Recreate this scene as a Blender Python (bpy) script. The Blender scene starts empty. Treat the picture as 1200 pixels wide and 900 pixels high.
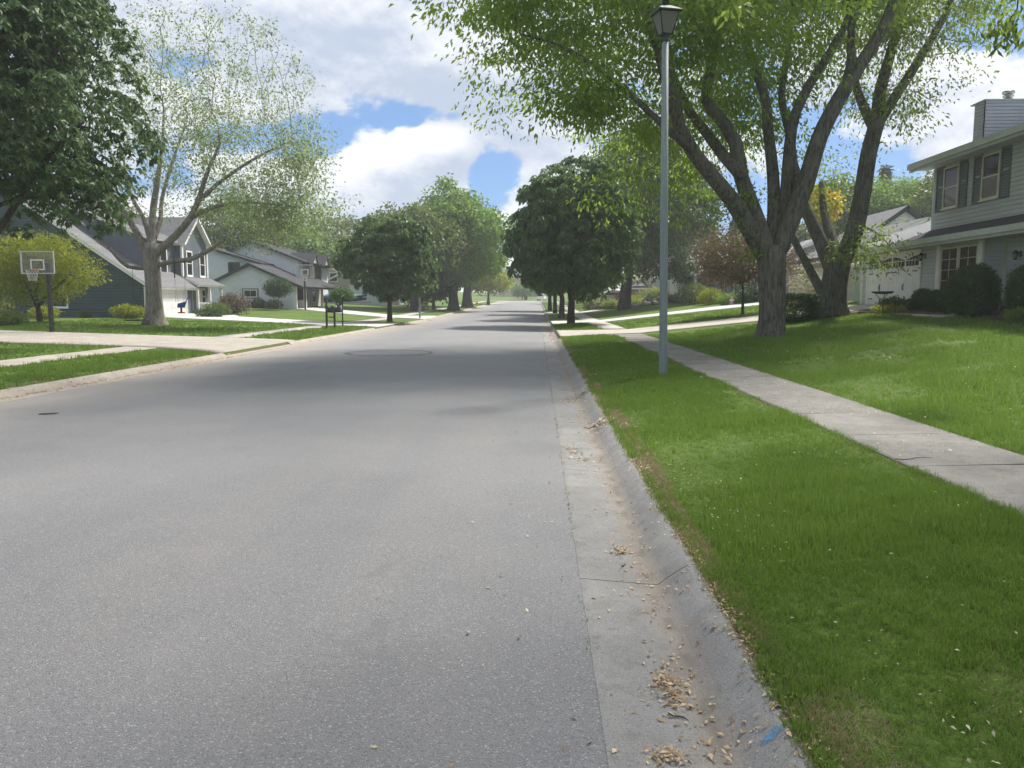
import bpy, bmesh, math, random
import numpy as np
from mathutils import Vector, Matrix
random.seed(7)
RNG = np.random.default_rng(11)
SC = bpy.context.scene
COL = SC.collection

# ------------------------------------------------------------------ camera
EYE = 1.6
FPX = 900.0                      # focal length in pixels of the 1200 px wide photograph
PITCH = math.atan(98 / FPX)      # looking slightly down
YAW = math.atan(30 / FPX)        # looking slightly left of the road's direction
cam_d = bpy.data.cameras.new('camera')
cam = bpy.data.objects.new('camera', cam_d)
COL.objects.link(cam)
cam.location = (0, 0, EYE)
cam.rotation_euler = (math.pi / 2 - PITCH, 0, YAW)
cam_d.sensor_width = 36
cam_d.lens = 27
cam_d.clip_start = 0.05
cam_d.clip_end = 3000
SC.camera = cam

# ------------------------------------------------------------------ light
SUN_EL = math.radians(52)
SUN_DIR = Vector((0.62 * math.cos(SUN_EL), 0.785 * math.cos(SUN_EL), math.sin(SUN_EL))).normalized()
sun_d = bpy.data.lights.new('sun', 'SUN')
sun_d.energy = 3.25
sun_d.angle = math.radians(6.0)
sun_d.color = (1.0, 0.95, 0.88)
sun = bpy.data.objects.new('sun', sun_d)
sun.rotation_euler = SUN_DIR.to_track_quat('Z', 'Y').to_euler()
COL.objects.link(sun)
SC.view_settings.view_transform = 'Standard'
SC.view_settings.look = 'None'
SC.view_settings.exposure = 1.22
SC.view_settings.gamma = 1
SC.cycles.max_bounces = 7
SC.cycles.diffuse_bounces = 4
SC.cycles.glossy_bounces = 3
SC.cycles.transmission_bounces = 5
SC.cycles.transparent_max_bounces = 8
SC.cycles.caustics_reflective = False
SC.cycles.caustics_refractive = False
SC.cycles.use_adaptive_sampling = True
SC.cycles.adaptive_threshold = 0.02
SC.cycles.use_denoising = True
SC.cycles.volume_bounces = 1
SC.cycles.volume_step_rate = 10


class NT:
    """small helper to wire shader nodes"""
    def __init__(s, tree):
        s.t = tree

    def n(s, typ, **kw):
        nd = s.t.nodes.new(typ)
        for k, v in kw.items():
            setattr(nd, k, v)
        return nd

    def put(s, sock, v):
        if hasattr(v, 'is_output') or isinstance(v, bpy.types.NodeSocket):
            s.t.links.new(v, sock)
        else:
            sock.default_value = v

    def m(s, op, a, b=None, c=None, clamp=False):
        nd = s.n('ShaderNodeMath', operation=op, use_clamp=clamp)
        s.put(nd.inputs[0], a)
        if b is not None:
            s.put(nd.inputs[1], b)
        if c is not None:
            s.put(nd.inputs[2], c)
        return nd.outputs[0]

    def mix(s, f, a, b, mode='MIX'):
        nd = s.n('ShaderNodeMix', data_type='RGBA', blend_type=mode)
        s.put(nd.inputs[0], f)
        s.put(nd.inputs[6], a if not isinstance(a, tuple) else (a + (1,))[:4])
        s.put(nd.inputs[7], b if not isinstance(b, tuple) else (b + (1,))[:4])
        return nd.outputs[2]

    def noise(s, vec, scale, detail=3, rough=0.55, dist=0.0):
        nd = s.n('ShaderNodeTexNoise')
        s.put(nd.inputs['Vector'], vec)
        nd.inputs['Scale'].default_value = scale
        nd.inputs['Detail'].default_value = detail
        nd.inputs['Roughness'].default_value = rough
        nd.inputs['Distortion'].default_value = dist
        return nd.outputs[0]

    def ramp(s, f, lo, hi, a=0.0, b=1.0):
        nd = s.n('ShaderNodeMapRange', interpolation_type='SMOOTHSTEP')
        s.put(nd.inputs[0], f)
        for i, v in ((1, lo), (2, hi), (3, a), (4, b)):
            nd.inputs[i].default_value = v
        return nd.outputs[0]


# ------------------------------------------------------------------ sky: blue sky with broken cumulus
world = bpy.data.worlds.new('World')
SC.world = world
world.use_nodes = True
wt = world.node_tree
wt.nodes.clear()
W = NT(wt)
sky = W.n('ShaderNodeTexSky', sky_type='NISHITA')
sky.sun_disc = False
sky.sun_elevation = SUN_EL
sky.sun_rotation = math.atan2(SUN_DIR.x, SUN_DIR.y)
sky.air_density = 1.0
sky.dust_density = 0.6
sky.ozone_density = 1.6
tc = W.n('ShaderNodeTexCoord')
sep = W.n('ShaderNodeSeparateXYZ')
wt.links.new(tc.outputs['Generated'], sep.inputs[0])
dx, dy, dz = sep.outputs
az = W.m('ARCTAN2', dx, dy)
el = W.m('ARCSINE', dz)


def cloud_density(de):
    """cloud cover in the direction (azimuth, elevation + de)"""
    v = W.m('ADD', el, de)
    h = W.m('ADD', W.m('MAXIMUM', v, 0.0), 0.16)
    rr = W.m('DIVIDE', 0.42, h)
    comb = W.n('ShaderNodeCombineXYZ')
    W.put(comb.inputs[0], W.m('MULTIPLY', W.m('SINE', az), rr))
    W.put(comb.inputs[1], W.m('MULTIPLY', W.m('COSINE', az), rr))
    comb.inputs[2].default_value = 3.7
    big = W.noise(comb.outputs[0], 1.5, 2, 0.5)
    comb2 = W.n('ShaderNodeCombineXYZ')
    W.put(comb2.inputs[0], az)
    W.put(comb2.inputs[1], W.m('MULTIPLY', v, 1.5))
    comb2.inputs[2].default_value = 1.3
    puff = W.noise(comb2.outputs[0], 8.5, 9, 0.60, 0.1)
    d = W.m('ADD', W.m('MULTIPLY', W.m('SUBTRACT', big, 0.5), 1.1), W.m('MULTIPLY', W.m('SUBTRACT', puff, 0.5), 1.35))

    def blob(d, px, py, a, b, amp):
        u0, v0 = (px - 630) / 900, math.atan((352 - py) / 900)
        q = W.m('ADD', W.m('POWER', W.m('ABSOLUTE', W.m('DIVIDE', W.m('SUBTRACT', az, u0), a)), 2.0),
                W.m('POWER', W.m('ABSOLUTE', W.m('DIVIDE', W.m('SUBTRACT', v, v0), b)), 2.0))
        return W.m('ADD', d, W.m('MULTIPLY', W.m('EXPONENT', W.m('MULTIPLY', q, -1.0)), amp))
    for px, py, a, b, amp in ((400, 175, .075, .026, -.62), (500, 146, .09, .016, -.40), (566, 205, .030, .050, -.60),
                              (600, 200, .02, .03, -.25), (480, 215, .095, .052, .62), (440, 185, .03, .03, .2), (520, 180, .035, .03, .28),
                              (330, 60, .16, .09, .25), (560, 90, .14, .05, .30), (1130, 85, .075, .04, -.65), (960, 200, .05, .03, -.4),
                              (1090, 190, .17, .07, .35), (640, 150, .08, .04, .25), (420, 245, .05, .03, .3)):
        d = blob(d, px, py, a, b, amp)
    return W.m('ADD', d, 0.10)


d0 = cloud_density(0.0)
d1 = cloud_density(0.030)
d2 = cloud_density(0.010)
cover = W.ramp(d0, -0.05, 0.11)
lit = W.m('ADD', W.m('ADD', W.m('MULTIPLY', W.m('SUBTRACT', d0, d1), 1.15), W.m('MULTIPLY', W.m('SUBTRACT', d0, d2), 1.5)), 0.60)
thick = W.ramp(d0, 0.05, 0.70)
soft = W.noise(tc.outputs['Generated'], 3.2, 5, 0.6)
shade = W.m('ADD', W.m('SUBTRACT', lit, W.m('MULTIPLY', thick, 0.34)), W.m('MULTIPLY', W.m('SUBTRACT', soft, 0.5), 0.5))
c_cloud = W.mix(W.ramp(shade, -0.05, 1.12), (0.235, 0.272, 0.340), (0.430, 0.438, 0.458))
skyc = W.mix(1.0, sky.outputs[0], (0.042, 0.042, 0.042), 'MULTIPLY')
bluehaze = W.mix(W.ramp(el, 0.0, 0.6, 0.75, 0.25), skyc, (0.082, 0.195, 0.415))
full = W.mix(cover, bluehaze, c_cloud)
bg = W.n('ShaderNodeBackground')
wt.links.new(full, bg.inputs[0])
bg.inputs[1].default_value = 1.0
wo = W.n('ShaderNodeOutputWorld')
wt.links.new(bg.outputs[0], wo.inputs[0])

# ------------------------------------------------------------------ helpers
cy_, sy_ = math.cos(YAW), math.sin(YAW)
cp_, sp_ = math.cos(PITCH), math.sin(PITCH)


def P(px, py, Y):
    """world point on the plane y = Y that the photograph shows at pixel px, py (used to take measures from the photograph)"""
    a, b = (px - 600) / FPX, (450 - py) / FPX
    f = cp_ + b * sp_
    u = -sp_ + b * cp_
    x, y, z = a * cy_ - f * sy_, a * sy_ + f * cy_, u
    return Vector((x * Y / y, Y, EYE + z * Y / y))


def interp(x, xs, ys):
    return float(np.interp(x, xs, ys))


def rise(Y):
    return interp(Y, [60, 205, 320, 900], [0, 1.52, 4.6, 6])


R_EDGE, R_FLOW, R_BACK = 0.25, 0.69, 0.92
L_EDGE, L_FLOW, L_BACK = -8.4, -8.84, -9.07
WALK_R = (3.2, 4.36)
WALK_L = (-12.8, -11.7)


def gz(X, Y):
    """height of the finished ground"""
    g = rise(Y)
    if L_BACK <= X <= R_BACK:
        if X > R_EDGE:
            return g + interp(X, [R_EDGE, R_FLOW, R_BACK], [0, -.03, .10])
        if X < L_EDGE:
            return g + interp(X, [L_BACK, L_FLOW, L_EDGE], [.10, -.03, 0])
        return g + 0.07 * (1 - ((X + 4.075) / 4.325) ** 2)
    if X > R_BACK:
        s = interp(Y, [0, 15, 26.5, 33, 60, 90, 200], [.05, .062, .088, .113, .112, .12, .02])
        z = interp(X, [R_BACK, 3.2, 4.36], [.10, .17, .20])
        if X > 4.36:
            z += min(X - 4.36, 12) * s
        return g + z
    s = interp(Y, [0, 30, 50, 70, 200], [.025, .028, .022, .058, .02])
    z = interp(-X, [-L_BACK, 11.7, 12.8], [.10, .14, .155])
    if X < -12.8:
        z += min(-12.8 - X, 14) * s
    return g + z


def G(px, py):
    """point of the ground seen at pixel px, py"""
    lo = 3.0
    prev = None
    Y = 2.5
    while Y < 400:
        p = P(px, py, Y)
        if p.z <= gz(p.x, Y):
            a, b = Y / 1.03, Y
            for _ in range(24):
                c = (a + b) / 2
                q = P(px, py, c)
                if q.z <= gz(q.x, c):
                    b = c
                else:
                    a = c
            q = P(px, py, b)
            q.z = gz(q.x, b)
            return q
        Y *= 1.03
    return P(px, py, 200)


def obj(name, data, mat=None, parent=None, loc=None, **props):
    """link a mesh (or a bmesh) as one object"""
    if isinstance(data, bmesh.types.BMesh):
        me = bpy.data.meshes.new(name)
        data.normal_update()
        data.to_mesh(me)
        data.free()
        data = me
    o = bpy.data.objects.new(name, data)
    COL.objects.link(o)
    if mat and not data.materials:
        data.materials.append(mat)
    if parent:
        o.parent = parent
    if loc is not None:
        o.location = loc
    for k, v in props.items():
        o[k] = v
    return o


def thing(name, label, cat, loc=(0, 0, 0), rz=0.0, group=None):
    o = bpy.data.objects.new(name, None)
    o.empty_display_size = 0.3
    COL.objects.link(o)
    o.location = loc
    o.rotation_euler = (0, 0, rz)
    o['label'] = label
    o['category'] = cat
    if group:
        o['group'] = group
    return o


def tag(o, label, cat, group=None):
    o['label'] = label
    o['category'] = cat
    if group:
        o['group'] = group
    return o


def copy_tree(o, parent=None):
    c = o.copy()
    COL.objects.link(c)
    if parent:
        c.parent = parent
    for ch in list(o.children):
        copy_tree(ch, c)
    return c


def box(bm, x0, x1, y0, y1, z0, z1):
    v = [bm.verts.new(p) for p in ((x0, y0, z0), (x1, y0, z0), (x1, y1, z0), (x0, y1, z0), (x0, y0, z1), (x1, y0, z1), (x1, y1, z1), (x0, y1, z1))]
    for f in ((3, 2, 1, 0), (4, 5, 6, 7), (0, 1, 5, 4), (1, 2, 6, 5), (2, 3, 7, 6), (3, 0, 4, 7)):
        bm.faces.new([v[i] for i in f])


def tube(bm, pts, radii, n=8, cap=True, smooth=True):
    pts = [Vector(p) for p in pts]
    if not hasattr(radii, '__len__'):
        radii = [radii] * len(pts)
    rings = []
    ref = None
    for i, p in enumerate(pts):
        d = (pts[min(i + 1, len(pts) - 1)] - pts[max(i - 1, 0)]).normalized()
        if ref is None:
            ref = Vector((1, 0, 0)) if abs(d.x) < 0.8 else Vector((0, 1, 0))
        a = (ref - d * ref.dot(d)).normalized()
        ref = a
        b = d.cross(a)
        rings.append([bm.verts.new(p + (a * math.cos(t) + b * math.sin(t)) * radii[i]) for t in [2 * math.pi * k / n for k in range(n)]])
    for r, q in zip(rings, rings[1:]):
        for k in range(n):
            f = bm.faces.new((r[k], r[(k + 1) % n], q[(k + 1) % n], q[k]))
            f.smooth = smooth
    if cap:
        bm.faces.new(rings[0][::-1])
        bm.faces.new(rings[-1])


def lathe(bm, prof, n=16, c=(0, 0, 0)):
    rings = []
    for r, z in prof:
        rings.append([bm.verts.new((c[0] + r * math.cos(2 * math.pi * k / n), c[1] + r * math.sin(2 * math.pi * k / n), c[2] + z)) for k in range(n)])
    for r, q in zip(rings, rings[1:]):
        for k in range(n):
            f = bm.faces.new((r[k], r[(k + 1) % n], q[(k + 1) % n], q[k]))
            f.smooth = True
    bm.faces.new(rings[0][::-1])
    bm.faces.new(rings[-1])


def prism(bm, pts, off):
    """closed slab: polygon pts extruded by the vector off"""
    a = [bm.verts.new(Vector(p)) for p in pts]
    b = [bm.verts.new(Vector(p) + Vector(off)) for p in pts]
    bm.faces.new(a)
    bm.faces.new(b[::-1])
    n = len(a)
    for i in range(n):
        bm.faces.new((a[i], b[i], b[(i + 1) % n], a[(i + 1) % n]))


def np_mesh(name, verts, faces_n, loops):
    """mesh from numpy arrays; every face has faces_n corners"""
    me = bpy.data.meshes.new(name)
    nv, nl = len(verts), len(loops)
    nf = nl // faces_n
    me.vertices.add(nv)
    me.vertices.foreach_set('co', np.ascontiguousarray(verts, dtype=np.float32).ravel())
    me.loops.add(nl)
    me.loops.foreach_set('vertex_index', np.ascontiguousarray(loops, dtype=np.int32))
    me.polygons.add(nf)
    me.polygons.foreach_set('loop_start', np.arange(0, nl, faces_n, dtype=np.int32))
    me.update(calc_edges=True)
    me.validate()
    return me


# ------------------------------------------------------------------ materials
def new_mat(name):
    m = bpy.data.materials.new(name)
    m.use_nodes = True
    t = m.node_tree
    b = t.nodes['Principled BSDF']
    return m, NT(t), b


def pmat(name, c, c2=None, scale=6.0, rough=0.75, bump=0.0, bscale=60.0, spec=0.3, metal=0.0, stretch=None, speck=None):
    """plain surface: two colours mixed by noise, optional fine relief and specks"""
    m, N, b = new_mat(name)
    tcn = N.n('ShaderNodeTexCoord')
    vec = tcn.outputs['Object']
    if stretch:
        mp = N.n('ShaderNodeMapping')
        mp.inputs['Scale'].default_value = stretch
        N.put(mp.inputs[0], vec)
        vec = mp.outputs[0]
    col = tuple(c)
    if c2 is None:
        c2 = tuple(x * 0.82 for x in c)
    f = N.ramp(N.noise(vec, scale, 5, 0.6), 0.32, 0.68)
    out = N.mix(f, col, tuple(c2))
    if speck:
        out = N.mix(N.ramp(N.noise(vec, speck[1], 2, 0.6), 0.60, 0.68), out, speck[0])
    N.put(b.inputs['Base Color'], out)
    b.inputs['Roughness'].default_value = rough
    b.inputs['Specular IOR Level'].default_value = spec
    b.inputs['Metallic'].default_value = metal
    if bump:
        bn = N.n('ShaderNodeBump')
        bn.inputs['Strength'].default_value = bump
        bn.inputs['Distance'].default_value = 0.02
        N.put(bn.inputs['Height'], N.noise(vec, bscale, 4, 0.6))
        N.put(b.inputs['Normal'], bn.outputs[0])
    return m


def leaf_mat(name, dark, light, trans=0.4, tcol=None, rough=0.5):
    m, N, b = new_mat(name)
    geo = N.n('ShaderNodeNewGeometry')
    tcn = N.n('ShaderNodeTexCoord')
    f = N.m('ADD', N.m('MULTIPLY', geo.outputs['Random Per Island'], 0.65), N.m('MULTIPLY', N.noise(tcn.outputs['Object'], 0.7, 2), 0.5), clamp=True)
    col = N.mix(f, tuple(dark), tuple(light))
    N.put(b.inputs['Base Color'], col)
    b.inputs['Roughness'].default_value = rough
    b.inputs['Specular IOR Level'].default_value = 0.25
    tr = N.n('ShaderNodeBsdfTranslucent')
    N.put(tr.inputs[0], N.mix(0.5, col, tuple(tcol or [x * 1.6 for x in light])))
    ms = N.n('ShaderNodeMixShader')
    ms.inputs[0].default_value = trans
    N.put(ms.inputs[1], b.outputs[0])
    N.put(ms.inputs[2], tr.outputs[0])
    N.put(N.t.nodes['Material Output'].inputs[0], ms.outputs[0])
    return m


def bark_mat(name, c, c2, sc=1.0):
    m, N, b = new_mat(name)
    tcn = N.n('ShaderNodeTexCoord')
    mp = N.n('ShaderNodeMapping')
    mp.inputs['Scale'].default_value = (1, 1, 0.16)
    N.put(mp.inputs[0], tcn.outputs['Object'])
    r = N.noise(mp.outputs[0], 16 * sc, 5, 0.65, 0.6)
    big = N.noise(tcn.outputs['Object'], 1.6, 3)
    col = N.mix(N.ramp(r, 0.36, 0.62), tuple(c2), tuple(c))
    col = N.mix(N.ramp(big, 0.4, 0.75, 0, 0.4), col, tuple(x * 1.35 for x in c))
    N.put(b.inputs['Base Color'], col)
    b.inputs['Roughness'].default_value = 0.9
    b.inputs['Specular IOR Level'].default_value = 0.15
    bn = N.n('ShaderNodeBump')
    bn.inputs['Strength'].default_value = 0.9
    bn.inputs['Distance'].default_value = 0.05
    N.put(bn.inputs['Height'], r)
    N.put(b.inputs['Normal'], bn.outputs[0])
    return m


def glass_mat(name, tint=(0.02, 0.025, 0.03), see=0.35):
    m, N, b = new_mat(name)
    b.inputs['Base Color'].default_value = tint + (1,)
    b.inputs['Roughness'].default_value = 0.03
    b.inputs['Specular IOR Level'].default_value = 0.8
    tr = N.n('ShaderNodeBsdfTransparent')
    ms = N.n('ShaderNodeMixShader')
    ms.inputs[0].default_value = see
    N.put(ms.inputs[1], b.outputs[0])
    N.put(ms.inputs[2], tr.outputs[0])
    N.put(N.t.nodes['Material Output'].inputs[0], ms.outputs[0])
    return m


def asphalt_mat():
    m, N, b = new_mat('asphalt')
    tcn = N.n('ShaderNodeTexCoord')
    v = tcn.outputs['Object']
    vor = N.n('ShaderNodeTexVoronoi')
    vor.inputs['Scale'].default_value = 165
    N.put(vor.inputs['Vector'], v)
    sp = N.n('ShaderNodeSeparateColor')
    N.put(sp.inputs[0], vor.outputs['Color'])
    fine = N.noise(v, 260, 2, 0.7)
    base = N.mix(N.ramp(N.noise(v, 0.35, 4, 0.55), 0.3, 0.7), (0.168, 0.169, 0.175), (0.215, 0.214, 0.219))
    mp = N.n('ShaderNodeMapping')
    mp.inputs['Scale'].default_value = (1.1, 0.05, 1)
    N.put(mp.inputs[0], v)
    base = N.mix(N.ramp(N.noise(mp.outputs[0], 1.0, 3), 0.42, 0.66, 0, 0.45), base, (0.225, 0.215, 0.205))     # wheel tracks worn along the road
    base = N.mix(N.ramp(sp.outputs[0], 0.88, 1.0, 0, 0.65), base, (0.50, 0.49, 0.48))       # pale chips
    base = N.mix(N.ramp(sp.outputs[1], 0.74, 0.95, 0, 0.7), base, (0.09, 0.088, 0.088))       # dark chips
    base = N.mix(N.ramp(fine, 0.40, 0.62, 0.0, 0.45), base, (0.09, 0.09, 0.095))
    base = N.mix(N.ramp(N.noise(v, 0.9, 6, 0.7, 1.2), 0.60, 0.72, 0, 0.30), base, (0.105, 0.105, 0.11))     # faint old stains
    # pale sandy dust towards the left kerb
    sx = N.n('ShaderNodeSeparateXYZ')
    N.put(sx.inputs[0], v)
    dust = N.m('ADD', N.ramp(sx.outputs[0], -5.6, -8.6), N.m('MULTIPLY', N.m('SUBTRACT', N.noise(v, 0.8, 4), 0.5), 0.9), clamp=True)
    base = N.mix(N.m('MULTIPLY', dust, 0.65), base, (0.33, 0.295, 0.255))
    N.put(b.inputs['Base Color'], base)
    b.inputs['Roughness'].default_value = 0.62
    b.inputs['Specular IOR Level'].default_value = 0.42
    bn = N.n('ShaderNodeBump')
    bn.inputs['Strength'].default_value = 0.55
    bn.inputs['Distance'].default_value = 0.006
    N.put(bn.inputs['Height'], N.m('ADD', N.m('MULTIPLY', vor.outputs['Distance'], -1.0), N.m('MULTIPLY', fine, 0.6)))
    N.put(b.inputs['Normal'], bn.outputs[0])
    return m


def concrete_mat(name, c=(0.34, 0.325, 0.30), c2=(0.24, 0.23, 0.215), flow=None):
    m, N, b = new_mat(name)
    tcn = N.n('ShaderNodeTexCoord')
    geo = N.n('ShaderNodeNewGeometry')
    v = geo.outputs['Position']
    base = N.mix(N.ramp(N.noise(v, 1.3, 6, 0.65), 0.3, 0.7), c, c2)
    base = N.mix(N.ramp(N.noise(v, 9, 5, 0.7), 0.5, 0.75, 0, 0.6), base, tuple(x * 0.72 for x in c2))
    base = N.mix(N.ramp(N.noise(v, 170, 2, 0.7), 0.56, 0.66, 0, 0.55), base, (0.46, 0.45, 0.43))
    base = N.mix(N.ramp(N.noise(v, 105, 3, 0.75), 0.54, 0.68, 0, 0.8), base, (0.085, 0.08, 0.076))
    base = N.mix(N.ramp(N.noise(v, 3.4, 6, 0.75), 0.47, 0.72, 0, 0.55), base, tuple(x * 0.62 for x in c2))
    if flow:
        sx = N.n('ShaderNodeSeparateXYZ')
        N.put(sx.inputs[0], v)
        w = N.m('ADD', N.m('SUBTRACT', sx.outputs[0], flow), N.m('MULTIPLY', N.m('SUBTRACT', N.noise(v, 2.2, 3), 0.5), 0.12))
        aw = N.m('ABSOLUTE', w)
        base = N.mix(N.ramp(aw, 0.13, 0.02, 0, 0.40), base, (0.24, 0.190, 0.140))      # silt and rust along the flow line
        base = N.mix(N.m('MULTIPLY', N.ramp(aw, 0.05, 0.0), N.ramp(N.noise(v, 3, 3), 0.45, 0.6, 0, .5)), base, (0.10, 0.085, 0.07))
    N.put(b.inputs['Base Color'], base)
    b.inputs['Roughness'].default_value = 0.85
    b.inputs['Specular IOR Level'].default_value = 0.3
    bn = N.n('ShaderNodeBump')
    bn.inputs['Strength'].default_value = 0.5
    bn.inputs['Distance'].default_value = 0.006
    N.put(bn.inputs['Height'], N.noise(v, 110, 4, 0.7))
    N.put(b.inputs['Normal'], bn.outputs[0])
    return m


def lawn_mat():
    m, N, b = new_mat('lawn')
    geo = N.n('ShaderNodeNewGeometry')
    v = geo.outputs['Position']
    mp = N.n('ShaderNodeMapping')
    mp.inputs['Scale'].default_value = (1, 0.45, 1)
    N.put(mp.inputs[0], v)
    base = N.mix(N.ramp(N.noise(mp.outputs[0], 0.55, 5, 0.6), 0.33, 0.68), (0.084, 0.138, 0.027), (0.128, 0.190, 0.041))
    base = N.mix(N.ramp(N.noise(mp.outputs[0], 3.2, 4, 0.65), 0.45, 0.75, 0, 0.6), base, (0.125, 0.175, 0.045))
    base = N.mix(N.ramp(N.noise(v, 24, 4, 0.7), 0.42, 0.66, 0, 0.7), base, (0.040, 0.075, 0.014))
    base = N.mix(N.ramp(N.noise(v, 1.1, 4, 0.6), 0.64, 0.78, 0, 0.55), base, (0.17, 0.15, 0.075))      # thin dry patches
    N.put(b.inputs['Base Color'], base)
    b.inputs['Roughness'].default_value = 0.9
    b.inputs['Specular IOR Level'].default_value = 0.1
    bn = N.n('ShaderNodeBump')
    bn.inputs['Strength'].default_value = 0.8
    bn.inputs['Distance'].default_value = 0.05
    N.put(bn.inputs['Height'], N.noise(v, 28, 4, 0.7))
    N.put(b.inputs['Normal'], bn.outputs[0])
    return m


def shingle_mat(name, c, c2):
    m, N, b = new_mat(name)
    geo = N.n('ShaderNodeNewGeometry')
    f = N.m('ADD', N.m('MULTIPLY', geo.outputs['Random Per Island'], 0.5), N.m('MULTIPLY', N.noise(geo.outputs['Position'], 5, 4, 0.7), 0.6), clamp=True)
    col = N.mix(f, tuple(c), tuple(c2))
    col = N.mix(N.ramp(N.noise(geo.outputs['Position'], 60, 2), 0.4, 0.7, 0, 0.5), col, tuple(x * 0.6 for x in c))
    N.put(b.inputs['Base Color'], col)
    b.inputs['Roughness'].default_value = 0.88
    b.inputs['Specular IOR Level'].default_value = 0.2
    return m


M = {}
M['asphalt'] = asphalt_mat()
M['kerb'] = concrete_mat('kerb_concrete', (0.262, 0.257, 0.248), (0.188, 0.184, 0.177), flow=0.66)
M['kerb_l'] = concrete_mat('kerb_concrete_sandy', (0.40, 0.355, 0.30), (0.30, 0.265, 0.22), flow=L_FLOW)
M['walk'] = concrete_mat('walk_concrete', (0.225, 0.215, 0.195), (0.140, 0.133, 0.118))
M['drive'] = concrete_mat('drive_concrete', (0.47, 0.43, 0.375), (0.36, 0.33, 0.285))
M['drive_sand'] = concrete_mat('drive_sandy', (0.41, 0.37, 0.315), (0.31, 0.28, 0.24))
M['drive_pale'] = concrete_mat('drive_pale', (0.60, 0.58, 0.54), (0.50, 0.48, 0.45))
M['joint'] = pmat('joint_dirt', (0.075, 0.065, 0.05), (0.11, 0.10, 0.06), 14, 0.95)
M['lawn'] = lawn_mat()
M['mulch'] = pmat('mulch', (0.055, 0.04, 0.03), (0.10, 0.075, 0.055), 30, 0.95, 0.9, 40)
M['blade'] = leaf_mat('grass_blade', (0.076, 0.140, 0.022), (0.162, 0.252, 0.047), 0.44)
M['blade_dry'] = leaf_mat('dry_grass', (0.22, 0.17, 0.08), (0.36, 0.30, 0.17), 0.25)
M['litter'] = leaf_mat('dry_litter', (0.16, 0.095, 0.05), (0.66, 0.52, 0.34), 0.15)
M['seed'] = leaf_mat('pale_seed', (0.38, 0.31, 0.18), (0.62, 0.58, 0.42), 0.2)
M['twig'] = pmat('twig', (0.05, 0.04, 0.035), (0.10, 0.08, 0.06), 30, 0.9)
M['tar'] = pmat('tar', (0.05, 0.05, 0.053), (0.08, 0.08, 0.083), 20, 0.6)


def worn_paint():
    m, N, b = new_mat('blue_paint')
    tcn = N.n('ShaderNodeTexCoord')
    v = tcn.outputs['Object']
    f = N.m('ADD', N.noise(v, 26, 6, 0.75), N.m('MULTIPLY', N.m('SUBTRACT', N.noise(v, 150, 2, 0.7), 0.5), 0.7))
    N.put(b.inputs['Base Color'], N.mix(N.noise(v, 40, 3), (0.06, 0.19, 0.38), (0.13, 0.27, 0.42)))
    b.inputs['Roughness'].default_value = 0.85
    tr = N.n('ShaderNodeBsdfTransparent')
    ms = N.n('ShaderNodeMixShader')
    at_ = N.n('ShaderNodeAttribute')
    at_.attribute_name = 'thick'
    N.put(ms.inputs[0], N.ramp(N.m('ADD', f, N.m('MULTIPLY', at_.outputs['Fac'], 0.60)), 0.44, 0.80, 0.0, 0.9))
    N.put(ms.inputs[1], tr.outputs[0])
    N.put(ms.inputs[2], b.outputs[0])
    N.put(N.t.nodes['Material Output'].inputs[0], ms.outputs[0])
    return m


M['blue_paint'] = worn_paint()

M['bark'] = bark_mat('bark_grey', (0.165, 0.155, 0.132), (0.062, 0.057, 0.048))
M['bark_dark'] = bark_mat('bark_dark', (0.085, 0.075, 0.062), (0.035, 0.030, 0.026), 1.4)
M['bark_pale'] = bark_mat('bark_pale', (0.27, 0.245, 0.220), (0.12, 0.105, 0.090))
M['lf_locust'] = leaf_mat('leaf_yellow_green', (0.088, 0.160, 0.026), (0.172, 0.268, 0.044), 0.60, (0.42, 0.60, 0.07))
M['lf_second'] = leaf_mat('leaf_light_green', (0.085, 0.145, 0.030), (0.165, 0.235, 0.055), 0.52, (0.38, 0.50, 0.08))
M['lf_chest'] = leaf_mat('leaf_chestnut', (0.048, 0.104, 0.040), (0.130, 0.205, 0.082), 0.34, (0.20, 0.32, 0.07))
M['lf_oak'] = leaf_mat('leaf_dark_green', (0.032, 0.076, 0.020), (0.088, 0.150, 0.036), 0.36, (0.18, 0.28, 0.04))
M['lf_maple'] = leaf_mat('leaf_bright_green', (0.070, 0.150, 0.030), (0.145, 0.250, 0.048), 0.48, (0.28, 0.44, 0.06))
M['lf_sparse'] = leaf_mat('leaf_young', (0.150, 0.215, 0.100), (0.275, 0.345, 0.170), 0.50, (0.40, 0.50, 0.22))
M['lf_darkleft'] = leaf_mat('leaf_deep_green', (0.038, 0.078, 0.034), (0.105, 0.165, 0.074), 0.32, (0.16, 0.27, 0.06))
M['lf_yellowgreen'] = leaf_mat('leaf_lime', (0.130, 0.170, 0.014), (0.265, 0.290, 0.030), 0.45, (0.42, 0.46, 0.03))
M['lf_crab'] = leaf_mat('leaf_bronze', (0.085, 0.070, 0.040), (0.185, 0.140, 0.092), 0.28, (0.26, 0.18, 0.08))
M['lf_gold'] = leaf_mat('leaf_gold', (0.42, 0.28, 0.01), (0.62, 0.46, 0.03), 0.4, (0.7, 0.5, 0.03))
M['lf_box'] = leaf_mat('leaf_box', (0.020, 0.052, 0.014), (0.060, 0.115, 0.026), 0.20)
M['lf_purple'] = leaf_mat('leaf_purple', (0.085, 0.060, 0.050), (0.180, 0.130, 0.095), 0.25)
M['lf_conifer'] = leaf_mat('leaf_conifer', (0.020, 0.050, 0.024), (0.050, 0.092, 0.040), 0.15)
M['lf_back'] = leaf_mat('leaf_mid_green', (0.055, 0.092, 0.026), (0.120, 0.165, 0.045), 0.38, (0.24, 0.30, 0.05))
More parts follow.
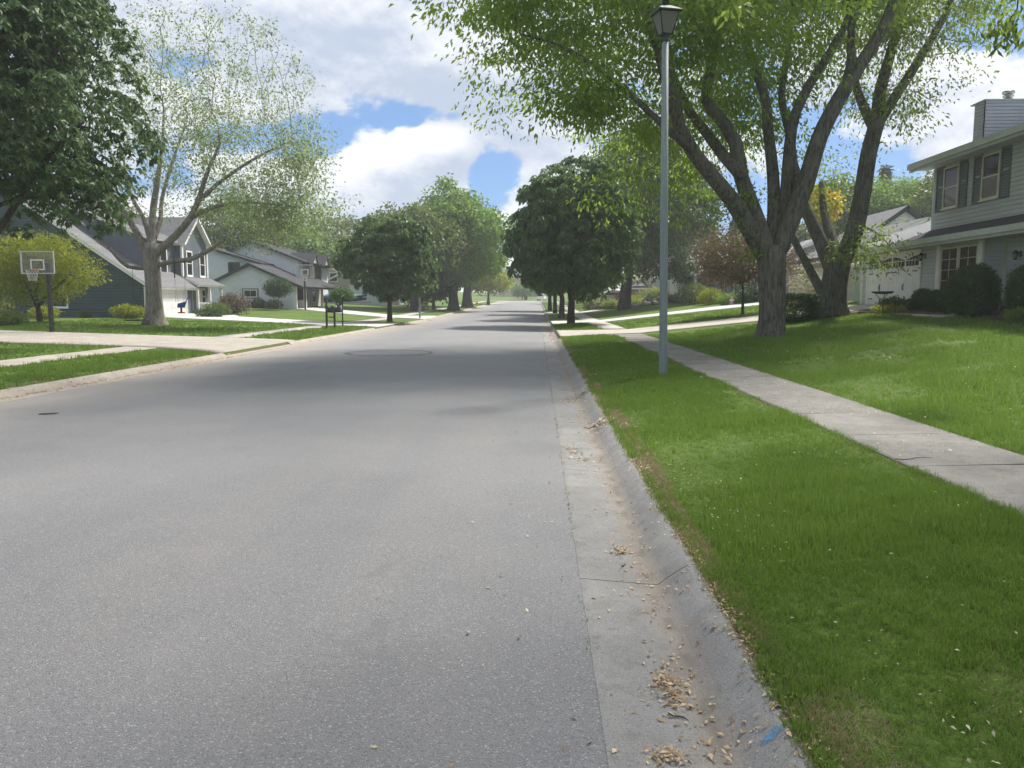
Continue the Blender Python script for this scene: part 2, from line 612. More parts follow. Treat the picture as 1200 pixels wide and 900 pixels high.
M['lf_cream'] = leaf_mat('leaf_cream', (0.16, 0.17, 0.09), (0.42, 0.41, 0.27), 0.35)

M['white'] = pmat('white_paint', (0.78, 0.77, 0.74), (0.70, 0.69, 0.66), 2.2, 0.5)
M['cream'] = pmat('cream_paint', (0.66, 0.60, 0.50), (0.58, 0.52, 0.43), 2, 0.6)
M['trim_green'] = pmat('trim_pale_green', (0.50, 0.525, 0.505), (0.44, 0.465, 0.445), 2, 0.55)
M['sage'] = pmat('siding_sage', (0.475, 0.50, 0.50), (0.425, 0.45, 0.45), 1.2, 0.6, stretch=(.4, .4, 3))
M['teal'] = pmat('siding_pale_teal', (0.40, 0.47, 0.45), (0.35, 0.42, 0.40), 1.2, 0.6)
M['dark_siding'] = pmat('siding_charcoal_green', (0.055, 0.082, 0.088), (0.043, 0.068, 0.072), 1.2, 0.6)
M['slate_siding'] = pmat('siding_slate', (0.130, 0.150, 0.175), (0.105, 0.125, 0.150), 1.2, 0.6)
M['blue_siding'] = pmat('siding_light_blue', (0.58, 0.63, 0.65), (0.53, 0.58, 0.60), 1.2, 0.6)
M['grey_siding'] = pmat('siding_light_grey', (0.46, 0.49, 0.51), (0.41, 0.44, 0.46), 1.2, 0.6)
M['tan_siding'] = pmat('siding_tan', (0.42, 0.37, 0.29), (0.37, 0.32, 0.25), 1.2, 0.6)
M['chim_siding'] = pmat('siding_blue_grey', (0.44, 0.47, 0.53), (0.39, 0.42, 0.48), 1.2, 0.6)
M['shutter'] = pmat('shutter_grey_green', (0.115, 0.145, 0.135), (0.095, 0.122, 0.114), 2, 0.6)
M['shingle'] = shingle_mat('shingle_grey', (0.15, 0.15, 0.155), (0.235, 0.235, 0.24))
M['shingle_dark'] = shingle_mat('shingle_dark', (0.050, 0.052, 0.058), (0.095, 0.097, 0.105))
M['shingle_pale'] = shingle_mat('shingle_pale', (0.26, 0.265, 0.28), (0.36, 0.365, 0.38))
M['shingle_pink'] = shingle_mat('shingle_pink', (0.38, 0.25, 0.21), (0.48, 0.34, 0.29))
M['brick'] = pmat('brick_face', (0.24, 0.10, 0.065), (0.17, 0.075, 0.05), 20, 0.9, 0.4, 80)
M['mortar'] = pmat('mortar', (0.30, 0.27, 0.24), (0.24, 0.22, 0.19), 20, 0.9)
M['black'] = pmat('black_metal', (0.018, 0.019, 0.020), (0.028, 0.029, 0.030), 10, 0.45, spec=0.5)
M['lantern'] = pmat('lantern_metal', (0.022, 0.032, 0.032), (0.035, 0.048, 0.047), 10, 0.45, spec=0.5)
M['pole'] = pmat('galvanised_pole', (0.245, 0.285, 0.285), (0.195, 0.23, 0.232), 4, 0.55, 0.15, 40, metal=0.25, stretch=(3, 3, .5))
M['frost'] = leaf_mat('frosted_panel', (0.36, 0.36, 0.33), (0.40, 0.40, 0.36), 0.55, (0.5, 0.49, 0.45))
M['glass'] = glass_mat('window_glass', see=0.78)
M['glass_dark'] = glass_mat('window_glass_dark', (0.015, 0.018, 0.022), 0.12)
M['clear'] = glass_mat('clear_acrylic', (0.25, 0.27, 0.27), 0.80)
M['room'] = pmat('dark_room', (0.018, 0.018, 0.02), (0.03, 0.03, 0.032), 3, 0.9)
M['curtain'] = pmat('curtain_pink', (0.52, 0.43, 0.43), (0.44, 0.36, 0.37), 3, 0.9, stretch=(8, 8, .3))
M['rim'] = pmat('rim_orange', (0.42, 0.10, 0.045), (0.34, 0.08, 0.04), 10, 0.5)
M['net'] = pmat('net_white', (0.6, 0.6, 0.58), (0.5, 0.5, 0.48), 10, 0.9)
M['blue_plastic'] = pmat('blue_plastic', (0.035, 0.085, 0.36), (0.03, 0.07, 0.30), 6, 0.4)
M['red_plastic'] = pmat('red_plastic', (0.42, 0.035, 0.03), (0.36, 0.03, 0.028), 6, 0.4)
M['rope'] = pmat('dark_rope', (0.03, 0.03, 0.035), (0.05, 0.05, 0.055), 20, 0.9)
M['tarp'] = pmat('blue_tarp', (0.16, 0.30, 0.46), (0.12, 0.24, 0.38), 3, 0.5, 0.6, 4)
M['tyre'] = pmat('tyre_rubber', (0.018, 0.018, 0.018), (0.03, 0.03, 0.03), 20, 0.85)
M['steel'] = pmat('steel', (0.45, 0.46, 0.47), (0.38, 0.39, 0.40), 10, 0.4, metal=0.8)
M['car_white'] = pmat('car_white', (0.74, 0.74, 0.73), (0.70, 0.70, 0.69), 1, 0.25, spec=0.6)
M['car_red'] = pmat('car_red', (0.36, 0.03, 0.03), (0.32, 0.025, 0.028), 1, 0.25, spec=0.6)
M['yellow'] = pmat('hydrant_yellow', (0.62, 0.42, 0.03), (0.55, 0.36, 0.03), 6, 0.5)
M['wood_dark'] = pmat('weathered_wood', (0.10, 0.085, 0.07), (0.06, 0.05, 0.042), 12, 0.9, 0.4, 40, stretch=(4, 4, .4))
M['stone'] = pmat('field_stone', (0.34, 0.32, 0.29), (0.20, 0.19, 0.175), 6, 0.9, 0.6, 14)
M['door_dark'] = pmat('garage_brown', (0.10, 0.085, 0.075), (0.075, 0.065, 0.06), 3, 0.6)
M['pink'] = pmat('pink_paint', (0.6, 0.32, 0.34), (0.5, 0.26, 0.28), 5, 0.7)

# ------------------------------------------------------------------ ground, road, kerbs, walks, drives
DRIVES = {}


def inside(poly, x, y):
    c = False
    n = len(poly)
    for i in range(n):
        x1, y1 = poly[i]
        x2, y2 = poly[(i + 1) % n]
        if (y1 > y) != (y2 > y) and x < (x2 - x1) * (y - y1) / (y2 - y1) + x1:
            c = not c
    return c


def build_ground():
    xs = [-900, -500, -300, -180, -120, -90, -70, -56, -46, -40, -36, -33, -30, -28, -26, -24, -22, -20, -18, -16.5, -15, -14, -13.4, -12.8, -12.2, -11.7, -10.9, -10, -9.45, -9.07, -9.05,
          .90, .92, 1.2, 1.7, 2.2, 2.7, 3.2, 3.8, 4.36, 5, 6, 7, 8, 9, 10, 11, 12, 13, 14, 15.2, 16.4, 18, 21, 25, 30, 36, 45, 60, 80, 110, 160, 260, 450, 900]
    ys = [-60, -30, -15, -6, -2] + [k * 1.0 for k in range(0, 60)] + [60 + 3 * k for k in range(0, 20)] + [120 + 6 * k for k in range(0, 11)] + [184, 186, 200, 205, 215, 230, 250, 280, 320, 400, 500, 700, 900, 1500]
    V, L = [], []
    nx = len(xs)
    for y in ys:
        for x in xs:
            z = gz(x, y)
            if -9.06 < x < .91:
                z = gz(x, y)
            if -9.06 <= x <= .905 and y < 184.5:
                z = rise(y) - 0.35
            if 184 < y <= 200 and x > -60:
                z = rise(y) - 0.05
            V.append((x, y, z))
    for j in range(len(ys) - 1):
        for i in range(nx - 1):
            a = j * nx + i
            L += [a, a + 1, a + 1 + nx, a + nx]
    me = np_mesh('ground', np.array(V), 4, np.array(L))
    me.polygons.foreach_set('use_smooth', [True] * len(me.polygons))
    obj('ground', me, M['lawn'], kind='structure')


def sheet(name, rows, mat, lift=0.02, skirt=0.12, nx=8, kind='structure', parent=None):
    """pavement following the ground: rows of (left point, right point), each an (x, y)"""
    V, F = [], []
    for (x0, y0), (x1, y1) in rows:
        for k in range(nx + 1):
            t = k / nx
            x, y = x0 + (x1 - x0) * t, y0 + (y1 - y0) * t
            V.append((x, y, gz(x, y) + lift))
    n = nx + 1
    bm = bmesh.new()
    vs = [bm.verts.new(v) for v in V]
    for j in range(len(rows) - 1):
        for k in range(nx):
            a = j * n + k
            f = bm.faces.new((vs[a], vs[a + 1], vs[a + 1 + n], vs[a + n]))
            f.smooth = True
    edge = [e for e in bm.edges if e.is_boundary]
    r = bmesh.ops.extrude_edge_only(bm, edges=edge)
    for v in [g for g in r['geom'] if isinstance(g, bmesh.types.BMVert)]:
        v.co.z -= skirt
    bmesh.ops.recalc_face_normals(bm, faces=bm.faces)
    o = obj(name, bm, mat, parent)
    if kind:
        o['kind'] = kind
    return o


def lerp2(a, b, t):
    return (a[0] + (b[0] - a[0]) * t, a[1] + (b[1] - a[1]) * t)


def drive(name, pts_near, pts_far, mat, key, sub=6):
    """driveway between a near edge and a far edge, both lists of (x, y) from the street inwards"""
    rows = []
    for i in range(len(pts_near) - 1):
        for k in range(sub):
            t = k / sub
            rows.append((lerp2(pts_near[i], pts_near[i + 1], t), lerp2(pts_far[i], pts_far[i + 1], t)))
    rows.append((pts_near[-1], pts_far[-1]))
    DRIVES[key] = list(pts_near) + list(pts_far)[::-1]
    return sheet(name, rows, mat, lift=0.028)


build_ground()

# asphalt
rows = []
ys = [-14 + 2 * k for k in range(0, 60)] + [106 + 6 * k for k in range(0, 14)]
bm = bmesh.new()
prev = None
for y in ys:
    row = []
    for k in range(15):
        x = L_EDGE + (R_EDGE - L_EDGE) * k / 14
        row.append(bm.verts.new((x, y, gz(x, y))))
    if prev:
        for k in range(14):
            f = bm.faces.new((prev[k], prev[k + 1], row[k + 1], row[k]))
            f.smooth = True
    prev = row
obj('road', bm, M['asphalt'], kind='structure')
# the cross street at the far end
bm = bmesh.new()
for i in range(24):
    x0, x1 = -60 + i * 5, -55 + i * 5
    v = [bm.verts.new((x, y, rise(y) + .03)) for x, y in ((x0, 184), (x1, 184), (x1, 200), (x0, 200))]
    bm.faces.new(v)
obj('cross_street', bm, M['drive_sand'], kind='structure')


def kerb_mesh(name, side, L, drop=False):
    h = .035 if drop else .098
    if side > 0:
        prof = [(R_EDGE, -.25), (R_EDGE, .003), (R_EDGE + .03, .004), (R_FLOW - .03, -.026), (R_FLOW + .01, -.024), (R_FLOW + .06, h * .16), (R_FLOW + .12, h * .60), (R_FLOW + .175, h * .93), (R_BACK - .012, h), (R_BACK, h - .012), (R_BACK, -.25)]
    else:
        prof = [(L_EDGE, -.25), (L_EDGE, .003), (L_EDGE - .03, .004), (L_FLOW + .03, -.026), (L_FLOW - .01, -.024), (L_FLOW - .06, h * .16), (L_FLOW - .12, h * .60), (L_FLOW - .175, h * .93), (L_BACK + .012, h), (L_BACK, h - .012), (L_BACK, -.25)]
    bm = bmesh.new()
    a = [bm.verts.new((x, 0, z)) for x, z in prof]
    b = [bm.verts.new((x, L, z)) for x, z in prof]
    n = len(prof)
    for k in range(n):
        vs = (a[k], a[(k + 1) % n], b[(k + 1) % n], b[k])
        f = bm.faces.new(vs if side < 0 else vs[::-1])
        f.smooth = 2 <= k <= 8
    bm.faces.new([bm.verts.new((x, 0, z)) for x, z in prof])
    bm.faces.new([bm.verts.new((x, L, z)) for x, z in prof][::-1])
    bmesh.ops.recalc_face_normals(bm, faces=bm.faces)
    me = bpy.data.meshes.new(name)
    bm.to_mesh(me)
    bm.free()
    return me


KX = [R_EDGE, R_EDGE + .03, R_FLOW - .03, R_FLOW + .01, R_FLOW + .06, R_FLOW + .12, R_FLOW + .175, R_BACK - .012, R_BACK]
KZ = [.003, .004, -.026, -.024, .098 * .16, .098 * .60, .098 * .93, .098, .088]


def build_kerb(side):
    mat = M['kerb'] if side > 0 else M['kerb_l']
    root = bpy.data.objects.new('kerb', None)
    COL.objects.link(root)
    root['kind'] = 'structure'
    L = 2.9
    mf, ml = kerb_mesh('kerb_section', side, L - .008), kerb_mesh('kerb_section_low', side, L - .008, True)
    for me in (mf, ml):
        me.materials.append(mat)
    low = ((31.5, 38), (48.5, 55.5)) if side > 0 else ((21.5, 28.3), (43.2, 51))
    y = -7.3
    while y < 60:
        mid = y + L / 2
        o = bpy.data.objects.new('kerb_section', ml if any(a < mid < b for a, b in low) else mf)
        COL.objects.link(o)
        o.parent = root
        o.location = (0, y, RNG.normal(0, .001))
        y += L
    bm = bmesh.new()          # dirt packed in the joints
    x0, x1 = (R_EDGE, R_BACK) if side > 0 else (L_BACK, L_EDGE)
    xs = [R_EDGE, R_FLOW, R_FLOW + .1, R_BACK - .05] if side > 0 else [L_EDGE, L_FLOW, L_FLOW - .1, L_BACK + .05]
    zs = [-.016, -.040, .0, .065]
    prv = None
    for yy in (-7.3, y):
        row = [bm.verts.new((a, yy, b)) for a, b in zip(xs, zs)]
        if prv:
            for k in range(3):
                bm.faces.new((prv[k], prv[k + 1], row[k + 1], row[k]) if side > 0 else (prv[k + 1], prv[k], row[k], row[k + 1]))
        prv = row
    obj('joint_filling', bm, M['joint'], root)
    # the farther run, where single sections can no longer be told apart
    bm = bmesh.new()
    prof = [(0, .003), (.44, -.026), (.53, .06), (.62, .105), (.67, .10), (.67, -.25)]
    prv = None
    yy = y
    while yy <= 186:
        sgn = 1 if side > 0 else -1
        base = R_EDGE if side > 0 else L_EDGE
        row = [bm.verts.new((base + sgn * a, yy, rise(yy) + b)) for a, b in prof]
        if prv:
            for k in range(len(prof) - 1):
                vs = (prv[k], prv[k + 1], row[k + 1], row[k])
                bm.faces.new(vs if side > 0 else vs[::-1])
        prv = row
        yy += 4.0
    obj('kerb_run', bm, mat, root)


build_kerb(1)
build_kerb(-1)


def build_walk(x0, x1, ya, yb, yc, skip):
    root = bpy.data.objects.new('sidewalk', None)
    COL.objects.link(root)
    root['kind'] = 'structure'
    L = 1.52
    y = ya
    metas = {}
    while y < yb:
        mid = y + L / 2
        za, zb = gz((x0 + x1) / 2, y), gz((x0 + x1) / 2, y + L)
        bm = bmesh.new()
        vs = []
        for (x, yy) in ((x0, y + .006), (x1, y + .006), (x1, y + L - .006), (x0, y + L - .006)):
            vs.append((x, yy, gz(x, yy) + .022))
        t = RNG.normal(0, .003, 4)
        top = [bm.verts.new((a + (0.02 if i in (0, 3) else -.02), b, c + t[i])) for i, (a, b, c) in enumerate(vs)]
        mid_ = [bm.verts.new((a, b, c - .012)) for a, b, c in vs]
        bot = [bm.verts.new((a, b, c - .10)) for a, b, c in vs]
        bm.faces.new(top)
        for r, q in ((mid_, top), (bot, mid_)):
            for i in range(4):
                bm.faces.new((r[i], r[(i + 1) % 4], q[(i + 1) % 4], q[i]))
        obj('slab', bm, M['walk'] if x0 > 0 else M['drive_sand'], root)
        y += L
    rows = []
    yy = ya
    while yy <= y:
        rows.append(((x0 + .02, yy), (x1 - .02, yy)))
        yy += 1.5
    o = sheet('joint_filling', rows, M['joint'], lift=0.010, skirt=.08, nx=2, kind=None, parent=root)
    rows = []
    yy = y
    while yy <= yc:
        rows.append(((x0, yy), (x1, yy)))
        yy += 3
    sheet('walk_run', rows, M['drive'], lift=0.022, skirt=.1, nx=2, kind=None, parent=root)


build_walk(WALK_R[0], WALK_R[1], 2.0, 31.6, 31.7, None)
build_walk(WALK_L[0], WALK_L[1], 9.0, 23.0, 23.1, None)
# walks beyond the first driveways
rows = [((WALK_R[0], 38.0 + k * 1.5), (WALK_R[1], 38.0 + k * 1.5)) for k in range(0, 96)]
sheet('far_sidewalk', rows, M['drive'], lift=0.022, skirt=.1, nx=2)
rows = [((WALK_L[0], 29.2 + k * 1.5), (WALK_L[1], 29.2 + k * 1.5)) for k in range(0, 100)]
sheet('far_sidewalk', rows, M['drive'], lift=0.022, skirt=.1, nx=2)

drive('driveway', [(.925, 31.6), (1.6, 32.0), (3.2, 32.6), (4.36, 32.8), (9, 32.2), (15.2, 31.0)], [(.925, 38.0), (1.6, 37.6), (3.2, 37.2), (4.36, 37.0), (9, 36.4), (15.2, 35.9)], M['drive'], 'r1')
drive('driveway', [(.925, 48.8), (1.6, 49.3), (3.2, 49.8), (4.36, 50), (10, 50), (17.5, 49)], [(.925, 55.4), (1.6, 55), (3.2, 54.5), (4.36, 54.2), (10, 55), (17.5, 57)], M['drive_pale'], 'r2')
drive('driveway', [(.925, 74), (3.2, 75), (4.36, 75.5), (15, 84)], [(.925, 81), (3.2, 80), (4.36, 79.5), (15, 91)], M['drive_pale'], 'r3')
drive('driveway', [(-9.075, 21.4), (-9.8, 22.1), (-11.7, 23.2), (-13, 23.5), (-20, 23.5), (-42, 23.0)], [(-9.075, 28.4), (-9.8, 28.8), (-11.7, 29.4), (-13, 29.6), (-20, 29.8), (-42, 30.2)], M['drive_sand'], 'l1')
drive('driveway', [(-9.075, 43.0), (-11.7, 44.6), (-13, 45.0), (-20, 49.0), (-26.1, 51.4)], [(-9.075, 50.8), (-11.7, 50.0), (-13, 50.2), (-20, 54), (-26.1, 57.0)], M['drive_pale'], 'l2')
drive('driveway', [(-9.075, 61), (-11.7, 63), (-13, 64), (-23.8, 71.4)], [(-9.075, 69), (-11.7, 68), (-13, 69), (-23.8, 79)], M['drive_pale'], 'l3')
# narrow concrete path from the left drive to the front porch
drive('path', [(-22.5, 54.6), (-25.2, 57.2), (-25.9, 58.0)], [(-22.0, 56.0), (-24.6, 59.6), (-25.9, 60.5)], M['drive_pale'], 'p1')
drive('path', [(15.1, 25.9), (14.5, 25.9), (13.6, 26.6)], [(15.1, 27.2), (14.5, 27.4), (13.2, 30.0)], M['drive'], 'p2', sub=3)

BEDS = [[(12.6, 30.8), (10.6, 30.4), (10.4, 32.0), (13, 32.2), (15.25, 31.0), (15.25, 27.4), (14.2, 27.2), (13.6, 29.4)],
        [(15.85, 21), (14.3, 21), (13.9, 24.6), (14.6, 25.7), (15.85, 25.7)],
        [(13.9, 27.0), (15.25, 27.0), (15.25, 23.8), (14.1, 24.2)]]


def blocked(x, y):
    if L_BACK - .01 < x < R_BACK + .015:
        return True
    if WALK_R[0] - .02 < x < WALK_R[1] + .02 or WALK_L[0] - .02 < x < WALK_L[1] + .02:
        return True
    for p in DRIVES.values():
        if inside(p, x, y):
            return True
    for p in BEDS:
        if inside(p, x, y):
            return True
    return False


# mulch bed with its low edging in front of the grey house
bm = bmesh.new()
for poly in BEDS[:2]:
    vs = [bm.verts.new((x, y, gz(x, y) + .035)) for x, y in poly]
    r = bmesh.ops.triangulate(bm, faces=[bm.faces.new(vs)])
bmesh.ops.subdivide_edges(bm, edges=bm.edges, cuts=5, use_grid_fill=True)
for v in bm.verts:
    v.co.z = gz(v.co.x, v.co.y) + .03 + abs(RNG.normal(0, .02))
bmesh.ops.recalc_face_normals(bm, faces=bm.faces)
obj('mulch_bed', bm, M['mulch'], kind='structure')
bm = bmesh.new()
pl = [(10.4, 31.6), (10.55, 30.4), (11.6, 30.55), (12.6, 30.75), (13.3, 29.9), (13.6, 29.2), (13.75, 28.4), (14.1, 27.2)]
for a, b in zip(pl, pl[1:]):
    tube(bm, [(a[0], a[1], gz(*a) + .05), (b[0], b[1], gz(*b) + .05)], .065, 6)
obj('bed_edging', bm, M['wood_dark'], kind='structure')

# ------------------------------------------------------------------ marks on the road
def road_ring(c, r, w, n=40, wob=.03):
    bm = bmesh.new()
    a, b = [], []
    for k in range(n):
        t = 2 * math.pi * k / n
        rr = r + RNG.normal(0, wob)
        for lst, q in ((a, rr - w / 2 + RNG.normal(0, .01)), (b, rr + w / 2 + RNG.normal(0, .01))):
            x, y = c[0] + q * math.cos(t), c[1] + q * math.sin(t)
            lst.append(bm.verts.new((x, y, gz(x, y) + .005)))
    for k in range(n):
        bm.faces.new((a[k], b[k], b[(k + 1) % n], a[(k + 1) % n]))
    bmesh.ops.recalc_face_normals(bm, faces=bm.faces)
    return bm


q = G(456, 413.5)
tag(obj('manhole_patch', road_ring((q.x, q.y), 1.22, .13), M['tar']), 'dark sealed ring around an old round patch in the road', 'road patch')
q = G(56, 485.5)
bm = bmesh.new()
prism(bm, [(q.x - .10, q.y - .05, gz(q.x, q.y) + .006), (q.x + .11, q.y + .0, gz(q.x, q.y) + .006), (q.x + .11, q.y + .07, gz(q.x, q.y) + .006), (q.x - .10, q.y + .02, gz(q.x, q.y) + .006)], (0, 0, .008))
tag(obj('metal_strip', bm, M['tar']), 'small flat dark strip lying on the asphalt near the left kerb', 'strip')
# blue utility paint sprayed on the kerb
def kerb_top(x):
    return interp(x, KX, KZ)


yy = 2.2
while P(905, 862, yy).z > kerb_top(P(905, 862, yy).x):
    yy += .005
c = P(905, 862, yy)
bm = bmesh.new()
rings = []
for j in range(6):
    ring = []
    for k in range(26):
        t = 2 * math.pi * k / 26
        r = j / 5 * (1 + .12 * math.sin(3 * t + 1))
        x, y = min(c.x + .075 * r * math.cos(t), R_BACK - .012), c.y + .050 * r * math.sin(t) + .030 * r * math.cos(t)
        ring.append(bm.verts.new((x, y, kerb_top(x) + .003)))
    rings.append(ring)
for p_, q_ in zip(rings[1:], rings[2:]):
    for k in range(26):
        bm.faces.new((p_[k], p_[(k + 1) % 26], q_[(k + 1) % 26], q_[k]))
bm.faces.new(rings[1])
for v in rings[0]:
    bm.verts.remove(v)
bmesh.ops.recalc_face_normals(bm, faces=bm.faces)
bm.verts.ensure_lookup_table()
tk = bm.verts.layers.float.new('thick')
for v in bm.verts:
    d_ = math.hypot((v.co.x - c.x) / .075, (v.co.y - c.y - .4 * (v.co.x - c.x)) / .05)
    v[tk] = .45 - .9 * min(d_, 1.1) ** 1.4
tag(obj('paint_mark', bm, M['blue_paint']), 'faded blue spray paint mark on the kerb in the near corner', 'paint mark')


# ------------------------------------------------------------------ leaves, litter and grass
def unit(a):
    return a / np.maximum(np.linalg.norm(a, axis=-1, keepdims=True), 1e-9)


def leaf_quads(Pb, D, S, wr=.5, fold=.12, droop=.12, rng=RNG):
    """folded four-cornered leaves: base points, directions, lengths"""
    n = len(Pb)
    rv = unit(rng.normal(size=(n, 3)))
    side = unit(np.cross(D, rv))
    nrm = np.cross(side, D)
    S = S[:, None]
    w = S * wr * .5
    mid = Pb + D * S * .5
    V = np.empty((n, 4, 3))
    V[:, 0] = Pb
    V[:, 1] = mid + side * w + nrm * S * fold
    V[:, 2] = Pb + D * S
    V[:, 2, 2] -= S[:, 0] * droop
    V[:, 3] = mid - side * w + nrm * S * fold
    return V.reshape(-1, 3)


def leaf_mesh(name, V):
    return np_mesh(name, V, 4, np.arange(len(V)))


def gz_arr(x, y):
    return np.array([gz(a, b) for a, b in zip(x, y)])


def grass_blades(name, xs, ys, h, w, nb, mat, lean=.5, seg=False, zoff=0.0):
    """tufts of nb blades at the points xs, ys"""
    n = len(xs)
    zs = gz_arr(xs, ys) - .004 + zoff
    base = np.repeat(np.stack([xs, ys, zs], 1), nb, 0)
    N = n * nb
    hh = np.repeat(h, nb) * RNG.uniform(.55, 1.25, N)
    ww = np.repeat(w, nb) * RNG.uniform(.7, 1.2, N)
    base[:, :2] += RNG.normal(0, 1, (N, 2)) * (np.repeat(h, nb) * .42)[:, None]
    a = RNG.uniform(0, 2 * np.pi, N)
    l = RNG.uniform(.1, 1, N) * lean
    d = np.stack([np.cos(a) * l, np.sin(a) * l, np.ones(N)], 1)
    d = unit(d)
    b = RNG.uniform(0, 2 * np.pi, N)
    s = np.stack([np.cos(b), np.sin(b), np.zeros(N)], 1)
    if not seg:
        V = np.empty((N, 3, 3))
        V[:, 0] = base - s * ww[:, None] * .5
        V[:, 1] = base + s * ww[:, None] * .5
        V[:, 2] = base + d * hh[:, None]
        me = np_mesh(name, V.reshape(-1, 3), 3, np.arange(N * 3))
    else:
        V = np.empty((N, 4, 3))
        tip = base + d * hh[:, None]
        tip[:, :2] += d[:, :2] * (hh * .6)[:, None]
        tip[:, 2] -= hh * .12
        mid = base + d * (hh * .6)[:, None]
        V[:, 0] = base - s * ww[:, None] * .35
        V[:, 1] = mid - s * ww[:, None] * .5
        V[:, 2] = tip
        V[:, 3] = mid + s * ww[:, None] * .5
        me = np_mesh(name, V.reshape(-1, 3), 4, np.arange(N * 4))
    return me


def scatter(x0, x1, y0, y1, n):
    xs, ys = RNG.uniform(x0, x1, n), RNG.uniform(y0, y1, n)
    keep = np.array([not blocked(a, b) for a, b in zip(xs, ys)], bool)
    return xs[keep], ys[keep]


def noise2(x, y, s, seed=0):
    """cheap smooth 2-D variation in 0..1"""
    r = np.random.default_rng(seed)
    v = np.zeros_like(x)
    for k in range(7):
        a = r.uniform(0, 6.28)
        f = s * r.uniform(.6, 1.9)
        v += np.sin((x * math.cos(a) + y * math.sin(a)) * f + r.uniform(0, 6.28))
    return np.clip(.5 + v / 7 * 1.4, 0, 1)


BARE = [(2.02, 2.62, .34, .42), (1.12, 2.62, .14, .22), (1.02, 4.6, .09, .35), (1.02, 6.9, .10, .6), (1.04, 9.8, .12, .8)]


def worn(x, y):
    """1 where the turf is worn thin"""
    w = np.zeros_like(x)
    for a, b, c, d in BARE:
        w = np.maximum(w, np.exp(-(((x - a) / c) ** 2 + ((y - b) / d) ** 2) ** 1.5))
    return w


def lawn_part(x0, x1, y0, y1, dens, h, w, nb, seg=False):
    n = int((x1 - x0) * (y1 - y0) * dens)
    xs, ys = scatter(x0, x1, y0, y1, n)
    keep = (xs < .72 * ys + 2.5) & (xs > -.78 * ys - 2.5)
    k2 = noise2(xs, ys, 2.1, 5)
    keep &= RNG.uniform(0, 1, len(xs)) < (.35 + k2 * 1.2) * (1 - .92 * worn(xs, ys))
    xs, ys, k2 = xs[keep], ys[keep], k2[keep]
    H = h * (.65 + .65 * k2) * (1 - .45 * worn(xs, ys)) * (1 + .5 * (noise2(xs, ys, 7.0, 77) > .72))
    return grass_blades('grass', xs, ys, H, np.full(len(xs), w), nb, None, seg=seg)


def join_meshes(name, mes, mat, **props):
    vs, ls, st, off, foff = [], [], [], 0, 0
    for me in mes:
        n = len(me.vertices)
        co = np.empty(n * 3, np.float32)
        me.vertices.foreach_get('co', co)
        vs.append(co.reshape(-1, 3))
        l = np.empty(len(me.loops), np.int32)
        me.loops.foreach_get('vertex_index', l)
        ls.append(l + off)
        s = np.empty(len(me.polygons), np.int32)
        me.polygons.foreach_get('loop_start', s)
        st.append(s + foff)
        off += n
        foff += len(l)
        bpy.data.meshes.remove(me)
    V, L, S = np.concatenate(vs), np.concatenate(ls), np.concatenate(st)
    me = bpy.data.meshes.new(name)
    me.vertices.add(len(V))
    me.vertices.foreach_set('co', V.ravel())
    me.loops.add(len(L))
    me.loops.foreach_set('vertex_index', L)
    me.polygons.add(len(S))
    me.polygons.foreach_set('loop_start', S)
    me.update(calc_edges=True)
    return obj(name, me, mat, **props)


parts = [lawn_part(.935, 3.18, 2.2, 4.2, 2500, .046, .0042, 7, True),
         lawn_part(.935, 3.18, 4.2, 7, 1400, .048, .0055, 7),
         lawn_part(.935, 3.18, 7, 12, 580, .053, .008, 7),
         lawn_part(.935, 3.18, 12, 20, 250, .058, .013, 7),
         lawn_part(.935, 3.18, 20, 31.5, 110, .07, .02, 7),
         lawn_part(4.38, 9, 5.5, 10, 460, .053, .0075, 7),
         lawn_part(4.38, 12, 10, 16, 190, .068, .012, 7),
         lawn_part(4.38, 15.2, 16, 31, 85, .072, .020, 7),
         lawn_part(-11.68, -9.09, 9, 22, 120, .075, .017, 7),
         lawn_part(-26, -12.82, 11, 23.4, 55, .075, .02, 7),
         lawn_part(-11.68, -9.09, 29, 43, 45, .08, .03, 6),
         lawn_part(-26, -12.82, 30, 46, 22, .08, .035, 6),
         lawn_part(.935, 3.18, 38, 48, 50, .08, .03, 6),
         lawn_part(4.38, 15, 38, 48, 24, .08, .035, 6)]
for (x0, x1, y0, y1, n, h, w) in ((3.14, 3.235, 5, 31, 1500, .05, .009), (4.325, 4.43, 6, 31, 1600, .055, .010), (.90, .95, 2.3, 7, 700, .05, .005), (.90, .95, 7, 30, 1100, .055, .010)):
    xs, ys = RNG.uniform(x0, x1, n), y0 + (y1 - y0) * RNG.uniform(0, 1, n) ** 1.3
    k = noise2(xs * 0, ys, 4.0, 31) > .38
    parts.append(grass_blades('g', xs[k], ys[k], np.full(k.sum(), h), np.full(k.sum(), w), 5, None, lean=1.5, zoff=.01))
join_meshes('grass', parts, M['blade'], kind='stuff')

